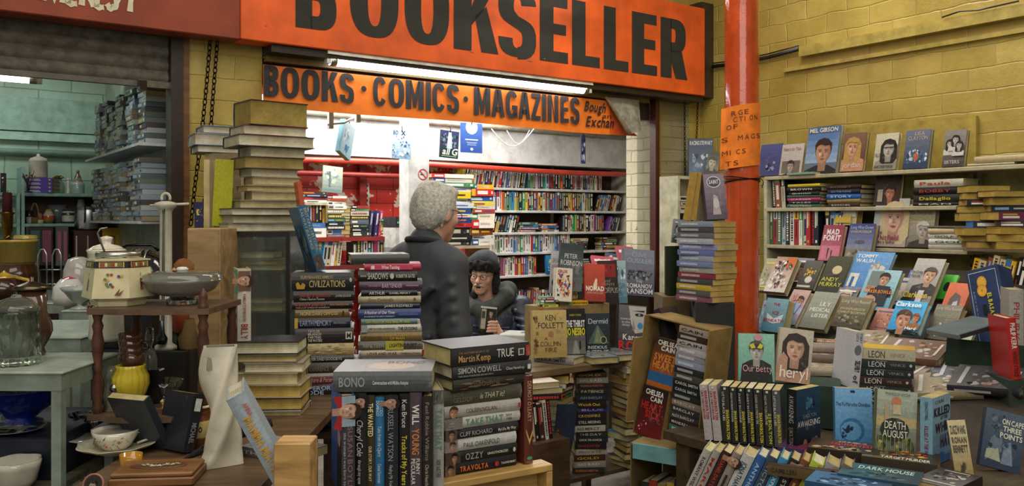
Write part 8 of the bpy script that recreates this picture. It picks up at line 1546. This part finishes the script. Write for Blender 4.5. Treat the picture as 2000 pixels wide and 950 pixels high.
SBN=[(.026,'a8a0a0','SHARON BOLTON','a02c3c','LIKE THIS FOREVER','8a3040'),(.026,'aaa2a2','SHARON BOLTON','a02c3c','LIKE THIS FOREVER','8a3040'),(.026,'2a2a28','SHARON BOLTON','c4b834','LITTLE BLACK LIES','b8b4a8'),(.022,'25262a','SHARON BOLTON','c4b834','DEAD WOMAN WALKING','b0aca4'),(.022,'222428','SHARON BOLTON','c4b834','DAISY IN CHAINS','b0aca4'),(.022,'24262a','SHARON BOLTON','c4b834','DAISY IN CHAINS','b0aca4'),(.026,'2c2a26','SHARON BOLTON','c4b834','A DARK AND TWISTED TIDE','a8a498'),(.024,'30302c','SJ BOLTON','b8b43a','NOW YOU SEE ME','a8a49a'),(.024,'4a4c50','SHARON BOLTON','c4b834','LITTLE BLACK LIES','c0bcb0')]
x=0;yB=R(-24);B_=tr(pB[0],pB[1],ZF+.001)@rz(yB)
for i,(T,cov,t1,c1,t2,c2)in enumerate(SBN):
 o=book('paperback',.178,.115,T,cov,B_@tr(x,rg.uniform(0,.008),0)@tr(T*.1,0,.0)@ry(R(-(3 if i>1 else 6)))@tr(0,0,.091+.0)@M_UP,spine=[fit(t1,.1 if i<2 else .42,.52,.62 if i<2 else .95,.86,c1,'x'),fit(t2,.1,.14,.62,.4,c2,'b'),('r',.02,.35,.06,.65,'c9c4b8')],seed=i)
 tag(o,'%s paperback in the row of crime spines before the column, %s from left'%('pale'if i<2 else 'dark',nth(i+1)),'book','crime paperbacks with yellow or red lettered spines');x+=T+.003
o=book('paperback',.19,.125,.034,'17191c',B_@tr(x+.012,.0,0)@rz(R(-30))@tr(0,0,.095)@M_UP,spine=[fit('AWAKENING',.1,.25,.55,.75,'a8a8a4','n'),fit('SJ BOLTON',.62,.3,.9,.7,'9a8a7a','n')],front=[('v','15161a','24405a'),('n',5,.3,.62,.9,.9,['3a6a8a','1c3a54','5a7a8c'],14,.16),('e',.35,.1,.08,.07,'9a6a54'),('e',.8,.12,.07,.07,'8a5a44')]+T3(('AWAKENING',.04,.38,.96,.48,'d0d0cc','n'),('SJ BOLTON',.25,.52,.8,.58,'7a8a98','n')),seed=3);tag(o,'black and midnight-blue paperback AWAKENING at the right of the crime row','book')
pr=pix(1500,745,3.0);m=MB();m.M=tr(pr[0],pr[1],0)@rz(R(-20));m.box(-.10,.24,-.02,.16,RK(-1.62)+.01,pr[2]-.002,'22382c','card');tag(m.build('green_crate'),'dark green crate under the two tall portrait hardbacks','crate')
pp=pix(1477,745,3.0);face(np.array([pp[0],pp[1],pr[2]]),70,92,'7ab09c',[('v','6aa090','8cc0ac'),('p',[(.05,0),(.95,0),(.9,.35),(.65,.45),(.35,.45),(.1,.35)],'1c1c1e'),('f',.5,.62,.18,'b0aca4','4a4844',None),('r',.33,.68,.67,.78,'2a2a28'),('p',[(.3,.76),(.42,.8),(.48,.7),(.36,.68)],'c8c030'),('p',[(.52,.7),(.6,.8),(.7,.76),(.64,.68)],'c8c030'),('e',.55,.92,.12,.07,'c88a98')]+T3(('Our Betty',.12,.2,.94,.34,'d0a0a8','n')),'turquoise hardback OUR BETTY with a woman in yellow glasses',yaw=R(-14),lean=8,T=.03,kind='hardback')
pp=pix(1545,750,2.98);face(np.array([pp[0],pp[1],pr[2]]),66,104,'b8a890',[('v','a09484','c0b4a4'),('f',.5,.62,.26,'c49a80','2a1c16','b88c70','w'),('p',[(.0,.0),(.3,0),(.3,.45),(.15,.55),(.05,.4)],'b88c70')]+T3(('heryl',.1,.08,.92,.3,'e8e0d8','n')),'tall hardback with a dark-haired woman resting her chin on her hand',yaw=R(-12),lean=8,roll=6,T=.035,kind='hardback')
dL=2.95;LE=[(.028,'2a3034'),(.028,'1f262c'),(.03,'303a3c'),(.03,'4a2c20'),(.032,'2c2e32'),(.028,'3c2420'),(.028,'252c30'),(.030,'26302e'),(.038,'b5ac90')]
hs=sum(t+.0007 for t,c in LE);zL=zat(683,dL)-hs;z=zL
for i,(T,cov)in enumerate(LE):
 P=PT(1742+(3 if i>6 else-4 if i%2 else 0),dL,z);o=book('paperback',.178,.115,T,cov,tr(*P)@rz(R(-22)+rg.uniform(-.05,.05))@tr(-.02,0,0),spine=[fit('LEON',.16,.18,.46,.8,'c9c8c0'if i<8 else '3a3a34','n'),fit('DONNA',.3,.84,.5,.95,'a8a49a','n'),fit('VENICE',.55,.35,.82,.65,'8a8a84','n'),('e',.92,.5,.025,.18,'b0b0a8')],front=[('v','b8862a','d8b43c')]if i==8 else None,frontcol='c8a030'if i==8 else None,pages='c4a864',seed=i)
 tag(o,'%s crime paperback with serif capitals, %s'%('cream'if i==8 else 'dark','topmost of the matching pile'if i==8 else nth(9-i)+' from top of the matching pile'),'book','pile of matching crime paperbacks');z+=T+.0007
m=MB();P=PT(1742,dL,0);m.box(P[0]-.09,P[0]+.07,dL,dL+.14,RK(-1.55),zL-.001,'4a3e2c','card');tag(m.build('carton'),'plain carton under the matching crime pile, hidden by the novels','box')
P=PT(1668,2.98,zat(758,2.98));o=book('paperback',.198,.13,.036,'bcbcc0',tr(*P)@rz(R(6))@ry(R(6))@tr(-.018,0,.099)@M_UP,spine=[fit('ROBERT',.03,.6,.2,.85,'3a3a3c','n'),fit('COSTA',.03,.2,.18,.48,'3a3a3c','n'),('e',.33,.5,.09,.35,'6a6a74'),fit('DELIVERY',.52,.35,.72,.85,'1c1c1e','x'),fit('of',.78,.3,.92,.75,'4a4a54','x')],seed=2);tag(o,'white paperback spine lettered DELIVERY standing left of the matching crime pile','book')
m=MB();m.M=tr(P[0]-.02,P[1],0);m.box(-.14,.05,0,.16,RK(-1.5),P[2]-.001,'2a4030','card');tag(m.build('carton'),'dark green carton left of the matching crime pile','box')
def fz_(px,py,z=ZF):return on_z(px,py,z)
face(fz_(1664,866),72,108,'5a94c4',[('v','4a84b8','78acd8'),('e',.45,.25,.34,.22,'2f6a9c'),('e',.42,.24,.28,.17,'5a94c4'),('n',4,.15,.08,.6,.36,['16283c','22406a'],14,.12),('r',.42,.92,.54,.96,'16283c')]+T3(('The Pu Maratha Omnibus',.02,.68,.94,.75,'1c2c3c','n')),'light blue paperback omnibus with a dark animal silhouette at the front',yaw=R(-12),lean=6,T=.04,pages='c9a848')
face(fz_(1742,898),78,134,'5c6848',[('v','3c4430','a8b0a0'),('r',0,.48,1,.62,'b09c6c'),('n',3,0,.02,1,.5,['3a4a2c','5a6a34','7a8448','2a3424','b0a060'],50,.13),('e',.48,.84,.12,.07,'b8744c'),('r',.4,.66,.6,.8,'b8a888'),('r',.2,.56,.3,.8,'a89878'),('e',.46,.44,.36,.17,'23261f')]+[('r',.06+.1*k,.02,.075+.1*k,.34,'8a8c4a')for k in range(9)]+T3(('MARCO VICHI',.2,.93,.8,.97,'4a4a44','n'),('DEATH',.2,.45,.72,.56,'d8dcc8','n'),('AUGUST',.16,.33,.78,.43,'d8dcc8','n')),'hardback DEATH IN AUGUST with a city dome behind dark foliage',yaw=R(-12),lean=8,roll=4,T=.035,kind='hardback')
P=fz_(1818,912);o=book('paperback',.198,.125,.036,'7aa4b8',tr(P[0],P[1],ZF+.001)@rz(R(-48))@tr(-.03,0,.099)@M_UP,spine=[fit('COLIN COTTERILL',.06,.4,.34,.62,'3a3a44','b'),fit('KILLED AT THE WHIM',.42,.35,.92,.65,'7a2a4a','b'),('r',.94,0,1,1,'3a64a0')],front=[('v','5f8cac','94b4c4'),('r',0,0,1,.1,'3464a0'),('n',7,0,.02,1,.2,['3464a0'],14,.15)]+T3(('COLIN',.1,.9,.6,.95,'3a3a48','n'),('KILLED',.04,.72,.94,.84,'2c2434','x'),('AT THE',.4,.65,.8,.7,'2c2434','b'),('WHIM',.1,.47,.94,.61,'2c2434','x'),('HAT',.4,.24,.96,.42,'3a3448','x')),pages='c4b07c',seed=2);tag(o,'pale blue paperback KILLED AT THE WHIM standing spine forward','book')
def flat(px,py,z,yaw,L,Wd,T,cov,fr_,lb,kind='paperback',pages=None,spine=None,tilt=0,seed=1):
 P=on_z(px,py,z+T);o=book(kind,L,Wd,T,cov,tr(P[0],P[1],z+.0008)@rz(R(yaw))@rx(R(tilt))@tr(0,-Wd/2,0),front=fr_,pages=pages,spine=spine,seed=seed);return tag(o,lb,'book')
NT='lying flat at the lower right'
flat(1578,905,ZF,62-90,.198,.13,.03,'5a4a2c',[('v','2a2420','8a6a34'),('p',[(.35,.3),(.6,.5),(.55,.9),(.3,.8)],'c8882a'),('r',0,0,.3,1,'3a302a')]+[('tv','CAMILLERI',.62,.1,.84,.75,'d4d0c4','x')],'amber and dark paperback with large white capitals '+NT,spine=S('CAMILLERI','2a2a28',.05,.4),seed=3)
flat(1515,915,ZF-.14+.03,-24,.198,.13,.03,'a49c84',[('v','8a8268','b0a88c'),('e',.3,.7,.15,.12,'6a4a38')]+[('tv','MONTALBANO',.5,.1,.7,.7,'2c2c28','b')],'grey-green paperback with dark capitals under the amber one',seed=4)
flat(1650,872,ZF,-26,.198,.13,.035,'2a2220',[('v','1e1a18','4a3828'),('n',5,0,.0,.4,1,['8a6a44','b89a6a','3a2c20'],26,.16)]+[('tv','RED HARVEST',.46,.1,.7,.7,'a82820','x'),('tv','OMNIBUS',.75,.2,.85,.6,'c8c0ac','n')],'dark paperback with red capitals '+NT,pages='c4a45a',seed=5)
flat(1590,872,ZF,-26,.198,.13,.018,'3a2c5a',[('v','a83a2c','2c2450')],'purple and red paperback half under the dark one with red capitals',seed=6)
flat(1760,890,ZF,-30,.198,.13,.034,'38322a',[('v','2a2420','6a5a3a'),('n',6,.2,.1,1,.9,['a8301c','d0a030','2c2420','b8843a'],30,.15)]+[('tv','TARGET MURDER',.06,.1,.26,.75,'d0ccb8','b')],'dark paperback with fiery picture '+NT,pages='b8a070',seed=7)
flat(1720,925,ZF,-32,.198,.13,.036,'1f4454',[('v','16323e','2f5a6a'),('n',6,0,.1,.5,.9,['3a6a7a','1c3a44'],20,.15)]+[('tv','DARK HOUSE',.6,.1,.84,.8,'a8c4c0','b')],'teal paperback lettered DARK HOUSE at the bottom edge',pages='b8a878',seed=8)
flat(1660,940,ZF,-34,.198,.13,.030,'24486a',[('v','1c3a5a','3a6a94'),('n',6,0,.1,1,.9,['4a7aa4','16304a','7aa0c0'],30,.15)],'deep blue glossy paperback at the bottom edge',seed=9)
for i,(px,py,zz,yw,cov,T,lb)in enumerate(((1818,745,.98,-52,'7a3424',.03,'rust-red hardback with a yellow figure'),(1860,715,1.00,-50,'5a5450',.034,'grey-brown hardback'),(1905,700,1.02,-48,'6a6a88',.034,'violet and black hardback'),(1800,705,1.03,-50,'a89484',.03,'pinkish paperback'),(1925,745,.95,-46,'6a6660',.03,'grey scuffed hardback'),(1840,770,.935,-52,'5f5a50',.03,'brown-grey hardback'))):
 flat(px,py,zz,yw,.235,.155,T,cov,gen(cov,i+20,mix(cov,'ffffff',.5)),lb+' lying flat right of the matching crime pile','hardback',tilt=-4,seed=i)
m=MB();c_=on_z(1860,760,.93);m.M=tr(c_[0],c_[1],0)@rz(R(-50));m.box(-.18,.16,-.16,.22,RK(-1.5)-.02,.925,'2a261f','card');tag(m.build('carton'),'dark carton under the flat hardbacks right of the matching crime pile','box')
for i,(px,py,zz,yw,cov,lb)in enumerate(((1615,668,1.085,-20,'9a8c80','hardback with a face on its cover lying above the green crate'),(1625,690,1.05,-24,'6a5c4c','brown hardback under the face-covered one'),(1600,712,1.02,-10,'a89c84','cream hardback third down above the green crate'),(1660,668,1.03,12,'a89a98','pale paperback beside the white spine'))):
 flat(px,py,zz-.0,yw,.235,.15,.032,cov,gen(cov,i,face_=('f',.5,.5,.28,'b0886c','3a2c24',None)if i==0 else None),lb,'hardback',seed=i)
def flatR(px,py,ang,L,Wd,T,cov,lb,seed,up=0,kind='hardback'):
 P=onR(px,py,up+T);P=P-np.array([0,0,T]);o=book(kind,L,Wd,T,cov,tr(*P)@rz(TH)@ry(-math.atan(.374))@rz(R(ang))@tr(0,-Wd/2,.001),front=gen(cov,seed,mix(cov,'ffffff',.5)),spine=[('r',.1,.35,.6,.65,mix(cov,'ffffff',.4))],seed=seed);tag(o,lb,'book')
for i,(px,py,ang,cov,lb,up)in enumerate(((1600,735,-95,'8c3a34','red-edged book with small square pictures lying behind the green crate',0),(1700,690,-70,'4a5a6c','slate book lying behind the matching crime pile on the sloping board',0),(1760,712,-100,'b0a494','pale pinkish book lying on the sloping board right of the matching crime pile',0),(1825,700,-60,'a8a8a0','white and grey book lying lowest under the rust-red one',.0),(1790,680,-85,'6a4a3a','brown book lying just above the pale pinkish one',.03),(1895,718,-75,'3a4a5a','dark blue book lying near the slim plastic case',.0),(1850,745,-65,'8a7a5a','tan book lying lowest on the sloping board',0),(1640,705,-110,'7a7a6a','grey-green book lying behind the white spine',.03),(1935,735,-80,'2c2c30','black book lying by the right edge of the sloping board',.02),(1690,660,-80,'9a8a70','buff book lying below the left olive travel hardback',.02))):
 flatR(px,py,ang,.225,.15,.03,cov,lb,i+3,up)
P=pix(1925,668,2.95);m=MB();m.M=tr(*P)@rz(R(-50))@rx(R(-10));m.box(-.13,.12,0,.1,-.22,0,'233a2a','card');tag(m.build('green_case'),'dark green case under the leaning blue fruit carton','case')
m=MB();m.M=tr(*pix(1915,648,2.9))@rz(R(14))@ry(R(-12));m.bevbox(-.11,.09,-.02,.13,0,.02,'5c6a70','plastic',.003);m.box(-.10,.08,-.0215,-.02,.004,.016,'2a3236','print');tag(m.build('disc_box'),'slim blue-grey plastic case lying over the dark green case','case')
upright(1985,2.75,zat(742,2.75),.2,.13,.03,'a8201c',R(-6),[fit('PHILIP KERR',.08,.28,.5,.78,'d8d0c8','b'),fit('WITHOUT A TRACE',.54,.3,.95,.7,'2a1a18','b')],'red hardback spine with white capitals at the right edge',tilt=R(-5),seed=2)
upright(1985,2.95,zat(690,2.95),.22,.15,.045,'9a968e',R(-20),[fit('PHILIP K',.2,.3,.8,.7,'9a2a2a','n')],'grey hardback behind the red spine at the right edge',front=[('v','8a8680','a8a49c')]+T3(('PH',.2,.7,.8,.88,'a02420','b')),seed=3)
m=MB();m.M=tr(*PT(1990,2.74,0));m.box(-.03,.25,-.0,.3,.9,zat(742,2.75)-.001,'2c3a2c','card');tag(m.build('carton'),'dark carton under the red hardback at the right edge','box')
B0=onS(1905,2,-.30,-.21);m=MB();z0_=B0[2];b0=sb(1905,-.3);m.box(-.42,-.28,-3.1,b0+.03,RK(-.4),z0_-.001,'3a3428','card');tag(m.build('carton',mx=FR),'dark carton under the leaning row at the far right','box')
row_upright(W(-.40,b0-.0,z0_),TH-math.pi/2,.75,'leaning row at the far right','leaning row at the far right',rg,hmin=.18,hmax=.21,palette=['7a2d2d','1a1a1e','d9a51c','3a2a22','2c2a2c','8a4a30','c7b48c'],lean=-.22,tmin=.018,tmax=.028)
z=z0_+.225;m=MB();m.box(-.41,-.28,-3.0,b0-.0,z-.012,z,'6a5c40','card');tag(m.build('card_sheet',mx=FR),'brown card sheet between the leaning row and the page-edge heap','card')
for nm,px,n,dz,yw in(('page-edge heap at the far right, left part',1925,9,0,-20),('page-edge heap at the far right, right part',1985,8,0,-8)):
 P=on_a(px,400,-.36);P[2]=z+.0006;stack_mini(P,R(yw),[rg.uniform(.026,.036)for _ in range(n)],nm,'page-edge heap at the far right',rg,L=.18,w=.12,flip=.65,jit=.02,jyaw=.3,wts=(5,3,1,1),pages='c9ab55')
face(fz_(1945,918),80,112,'2a3444',[('v','22304a','4a5a6a'),('p',[(.1,.1),(.5,.3),(.45,.7),(.2,.5)],'5a6c7c'),('p',[(.1,.15),(.5,.12),(.4,.35),(.12,.3)],'9aa088'),('p',[(.5,.1),(.8,.1),(.7,.5),(.55,.45)],'6a7c8c'),('n',6,.1,.3,.9,.95,['1c2430','3a4a5c','5a6a78'],24,.15)]+T3(('ON CAPE',.42,.78,.96,.87,'d4d0bc','b'),('THREE',.46,.66,.92,.75,'d4d0bc','b'),('POINTS',.4,.54,.96,.63,'d4d0bc','b')),'slate blue paperback ON CAPE THREE POINTS tilted at the lower right corner',yaw=R(-8),lean=16,roll=14,T=.02,pages='a8875a')
face(fz_(1885,935),36,110,'b5a878',[('v','8a7438','c4b88c'),('n',4,.3,.02,.8,.3,['2a2418','6a5424'],12,.2)]+T3(('ZUGZWANG',.08,.76,.92,.9,'2c2618','x'),('RONAN',.1,.6,.9,.7,'3a3020','x'),('BENNETT',.1,.44,.9,.56,'3a3020','x')),'curled cream paperback ZUGZWANG leaning at the lower right',yaw=R(-24),lean=14,roll=-8,T=.018)
m=MB();c_=fz_(1880,850);m.M=tr(c_[0]+.04,c_[1]+.05,ZF+.001)@rz(R(-30));m.bevbox(-.12,.14,0,.16,0,.085,'17181a','plastic',.004);tag(m.build('black_box'),'black box behind the curled paperback at the lower right','box')
flat(1850,935,ZF,40,.17,.11,.03,'1e1c1c',gen('2a2428',5,'b0a8a0'),'thick black paperback lying right of the pale blue spine-forward one',seed=4)
YBX=R(-45);zb0=.80
root=empty('cardboard_box',tr(*pix(1297,868,3.02))@rz(YBX)@ry(R(7)));tag(root,'open brown cardboard box on its side holding two face-out thrillers and a stack','box');BM=np.array(root.matrix_world)if False else tr(*pix(1297,868,3.02))@rz(YBX)@ry(R(7))
for nm,bx in(('side_panel',(-.14,-.135,0,.15,0,.44)),('base_panel',(-.1345,.13,0,.15,0,.005)),('top_panel',(-.1345,.13,.02,.15,.435,.44)),('side_panel',(.1305,.1355,0,.15,.0,.44)),('back_panel',(-.1345,.13,.15,.155,0,.44)),('flap',(-.142,-.136,-.05,-.001,.05,.36))):m=MB();m.box(*bx,'8f7440','card');m.build(nm,parent=root)
def inb(x,y,z):return BM@tr(x,y,z)
o=book('paperback',.178,.11,.036,'1e1a1c',inb(-.118,.02,.006)@rx(R(-8))@tr(0,0,.089)@M_OUT,front=[('v','6a1c1c','17181a'),('n',4,.05,.05,.5,.3,['a83a34','c9a8a0'],8,.08)]+T3(('CHELSEA',.14,.84,.84,.94,'d8d4cc','x'),('CAIN',.36,.72,.82,.81,'d8d4cc','x'),('HEART',.06,.54,.88,.68,'a82c28','x'),('SICK',.26,.38,.88,.52,'a82c28','x')),pages='a8884a',seed=1);tag(o,'black and red thriller HEARTSICK, the lower face-out book in the cardboard box','book')
o=book('paperback',.178,.11,.036,'1c2430',inb(-.112,.05,.182)@rx(R(-10))@tr(0,0,.089)@M_OUT,front=[('v','a85a2a','1a1c20'),('r',0,.1,1,.3,'2a5a8a')]+T3(('CHELSEA',.14,.86,.9,.95,'d8d4cc','x'),('CAIN',.3,.75,.84,.84,'d8d4cc','x'),('SWEET',.1,.54,.94,.68,'c87a2c','x'),('HEART',.1,.38,.94,.52,'c87a2c','x')),pages='a8884a',seed=2);tag(o,'black, orange and blue thriller SWEETHEART, the upper face-out book in the cardboard box','book')
o=book('paperback',.17,.11,.03,'2c2a30',inb(-.125,.09,.37)@ry(R(60))@tr(0,0,0),front=[('v','2a3a4a','4a3a34')],pages='c0a468',seed=3);tag(o,'paperback tumbled at the top left inside the cardboard box','book')
zz=.006;BXS=[('4a4a54','CAROL SMITH'),('54545c','CAROL SMITH'),('3a6a64',None),('2c2424','MANS REACH'),('3a3a3c','ALEX BARCLAY'),('34363a','BARCLAY'),('8a7a6c','BARCLAY'),('2c2c2c',None),('1f2430','CAROL SMITH'),('1f2428','CAROL SMITH'),('4a463c',None),('2a2c30',None),('8a94a8',None),('8a8a94',None),('a8a8ac',None),('a49c98','CAIN'),('3a2a24',None),('9a8c80','CAIN')]
for i,(cov,tx)in enumerate(BXS):
 T=.0232;o=book('paperback',.125,.11,T,cov,inb(.066,.012,zz)@rz(rg.uniform(-.06,.06)),spine=S(tx,'c9c4b8'if sum(hx(cov))<.7 else '2c2a2c',.08,.8)if tx else[('r',.1,.3,.6,.7,mix(cov,'ffffff',.3))],seed=i);tag(o,'%s spine in the stack inside the cardboard box, %s from bottom'%('dark'if sum(hx(cov))<.35 else 'pale',nth(i+1)),'book','spine stack inside the cardboard box');zz+=T+.0005
pk=pix(1394,592,3.02)
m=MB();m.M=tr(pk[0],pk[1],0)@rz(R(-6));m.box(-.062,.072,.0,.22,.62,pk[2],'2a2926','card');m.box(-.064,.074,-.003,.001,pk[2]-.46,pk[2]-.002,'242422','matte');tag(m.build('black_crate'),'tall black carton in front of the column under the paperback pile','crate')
rgq=random.Random(71);z=pk[2]+.0008;n=14;top=zat(432,3.08);T=(top-z)/n
for i in range(n):
 P=PT(1380+rgq.uniform(-3,3)-(3 if i<4 else 0),3.10,z);cov=['8a5a6a','5a5c58','c2a83c','4a4a50','8a3a4a','a8a8a4','7a88b8','9aa4b4','6a78b0','9a9cc0','b0b4c4','6a6a6c','4a4c54','8a9aa8'][i]
 o=book('paperback',.178,.115,T-.0008,cov,tr(*P)@rz(R(-58)+rgq.uniform(-.07,.07))@tr(0,-.055,0),spine=[('r',.1,.3,.6,.7,mix(cov,'ffffff',.35))],pages=rgq.choice(['c9ac62','c2a660','d0b878']),seed=i);tag(o,'paperback in the cream page-edge pile before the column, %s'%('topmost'if i==n-1 else nth(n-i)+' from top'),'book','cream page-edge pile before the column');z+=T
face(np.array([*PT(1396,3.1,0)[:2],z]),40,90,'5f5060',[('v','4a3e4c','8a7a88'),('e',.48,.82,.34,.13,'c9c4cc'),('e',.48,.82,.3,.11,'4a3e4c'),('p',[(.3,.1),(.7,.1),(.6,.5),(.4,.55)],'a89898'),('e',.5,.35,.14,.12,'c0b4b4')]+T3(('SAINT',.24,.78,.72,.87,'d8d4d8','b')),'mauve paperback lettered SAINT leaning on top of the cream pile',yaw=R(6),lean=10,roll=-3,T=.035,pages='c4a45a')
for i,(px,rl,cov)in enumerate(((1366,9,'b09a60'),(1378,7,'8a7a4a'))):o=book('paperback',.178,.115,.026,cov,tr(*PT(px,3.2,z))@rz(R(150))@ry(R(-rl))@tr(0,0,.0895)@M_UP,pages='c4a050',seed=i);tag(o,('gold-paged paperback standing left on the cream pile','gold-paged paperback standing just behind the mauve one')[i],'book')
stack_mini(PT(1352,3.16,z-.075),R(-30),[.03,.03],'ledge left of the cream pile top','books left of the cream pile top',rgq,L=.1,w=.09,flip=1)
face(np.array([*PT(1322,3.3,0)[:2],zat(476,3.3)]),24,46,'6a7484',gen('6a7484',4,face_=('f',.5,.5,.3,'a8a4a0','2a2a2c','3a3c44')),'small blue-grey portrait book left of the cream pile top',yaw=R(0),roll=8)
upright(1303,3.3,zat(577,3.3),.19,.13,.03,'1f2c1c',R(-60),[],'dark green hardback standing above the cardboard box',pages='c0a868',front=[('v','1c2a1a','2c3c28')],seed=2)
m=MB();m.M=tr(*PT(1325,3.25,0));m.box(-.06,.075,0,.2,.5,zat(577,3.3)-.002,'6a5a38','card');m.box(.02,.055,.03,.15,zat(577,3.3)-.001,zat(480,3.3)-.004,'5a4c30','card');tag(m.build('carton'),'tall brown carton behind the cardboard box','box')
pc=pix(1290,905,2.92);root=empty('teal_carton',tr(pc[0],pc[1],0)@rz(R(-34)));tag(root,'carton with a torn teal flap under the cardboard box','box');zt8=zat(872,2.92)
for nm,bx,c in(('top_panel',(-.11,.16,0,.26,zt8-.012,zt8-.004),'8a7444'),('side_panel',(-.115,-.1105,0,.26,.4,zt8-.004),'7a6238'),('base_panel',(-.11,.16,0,.26,.4,.41),'7a6238'),('teal_flap',(-.10,.15,-.012,-.002,zt8-.055,zt8-.002),'6a9a9c')):m=MB();m.box(*bx,c,'card');m.build(nm,parent=root)
p_=tr(pc[0],pc[1],0)@rz(R(-34))@np.array([-.09,.03,0,1]);row_upright(np.array([p_[0],p_[1],.411]),R(-34),.23,'teal-flapped carton','upright books in the teal-flapped carton',rgq,hmin=.26,hmax=.30,palette=['b3262a','24302c','1a1a1e','8c7a4a','2c2a2c'],tmin=.022,tmax=.032)
RS=[('a8a49c','ROMANY WISDOM','3a3a3c',.024),('9a958c','MARCI','9a2a2a',.022),('3a1f1c','DANIEL DAY LEWIS','a83a2c',.026),('8a8074',None,'2a2a2a',.024),('b4b4b0','JONATHAN ROSS','2c4a5c',.034),('2f5a94','ANTHONY','9ab4d0',.026),('3a4658','VICTORIA','8a9ab0',.026),('3f8ab4','UNEXPECTED','d0e0e8',.024),('25282c','MY STORY','b8b4ac',.026),('7a4a2c',None,'c9a060',.022),('a8b83c','CHRIS','4a6a1c',.034),('8f8a90',None,'5a5660',.036),('6a6058',None,'a89c8c',.03)]
p0=on_z(1312,1010,.715);yr=R(-24);B_=tr(p0[0],p0[1],.716)@rz(yr);x=0;lr=R(24)
for i,(cov,tx,tc,T)in enumerate(RS):
 o=book('hardback',.235,.10,T,cov,B_@tr(x,0,0)@ry(lr)@tr(-T*0,0,.1175)@M_UP,spine=(S(tx,tc,.1,.62)if tx else[('f',.12,.5,.06,'b08a70','2a2020',None),('r',.3,.35,.8,.65,tc)]),seed=i);tag(o,'tall leaning hardback below the crime row, %s from left'%nth(i+1),'book','leaning tall hardbacks at the bottom');x+=T/math.cos(lr)+.002
m=MB();m.M=B_;m.box(-.05,.6,-.01,.165,-.05,-.012,'3a3226','wood');m.box(-.05,-.02,-.01,.16,-.70,-.05,'3a3226','wood');m.box(.56,.6,-.01,.16,-.70,-.05,'3a3226','wood');tag(m.build('low_bench'),'low dark bench under the leaning tall hardbacks','bench')
bpy.data.objects.remove(_fo)
def _area(o):
 P=[o.matrix_world@Vector(c)for c in o.bound_box];xs=[(p.x/max(.1,p.y),(p.z-CZ)/max(.1,p.y))for p in P]
 return(max(x for x,_ in xs)-min(x for x,_ in xs))*(max(y for _,y in xs)-min(y for _,y in xs))
bpy.context.view_layer.update()
pb=[o for o in SC.objects if o.parent is None and o.name.split('.')[0]=='paperback']
pb.sort(key=_area,reverse=True)
rest=[o for o in pb[300:]if o.location.y>4.2 or not o.children]
mass=MB()
for o in rest:
 for q in[o]+list(o.children):
  me=q.data;Mw=np.array(q.matrix_world);n=len(me.vertices);co=np.empty(n*3);me.vertices.foreach_get('co',co);co=co.reshape(-1,3)@Mw[:3,:3].T+Mw[:3,3]
  cl=me.color_attributes['Col'].data;k=len(mass.v);mass.v+=co.tolist();nm=[mass.mid(m.name)for m in me.materials]
  for p in me.polygons:
   mass.f.append([k+i for i in p.vertices]);mass.c.append(tuple(cl[p.loop_start].color[:3]));mass.mi.append(nm[p.material_index]);mass.sm.append(False)
 for q in list(o.children):bpy.data.objects.remove(q)
 bpy.data.objects.remove(o)
tag(mass.build('paperback_mass'),'mass of small far paperbacks filling the shelves and piles deep in the shop','books',kind='stuff')
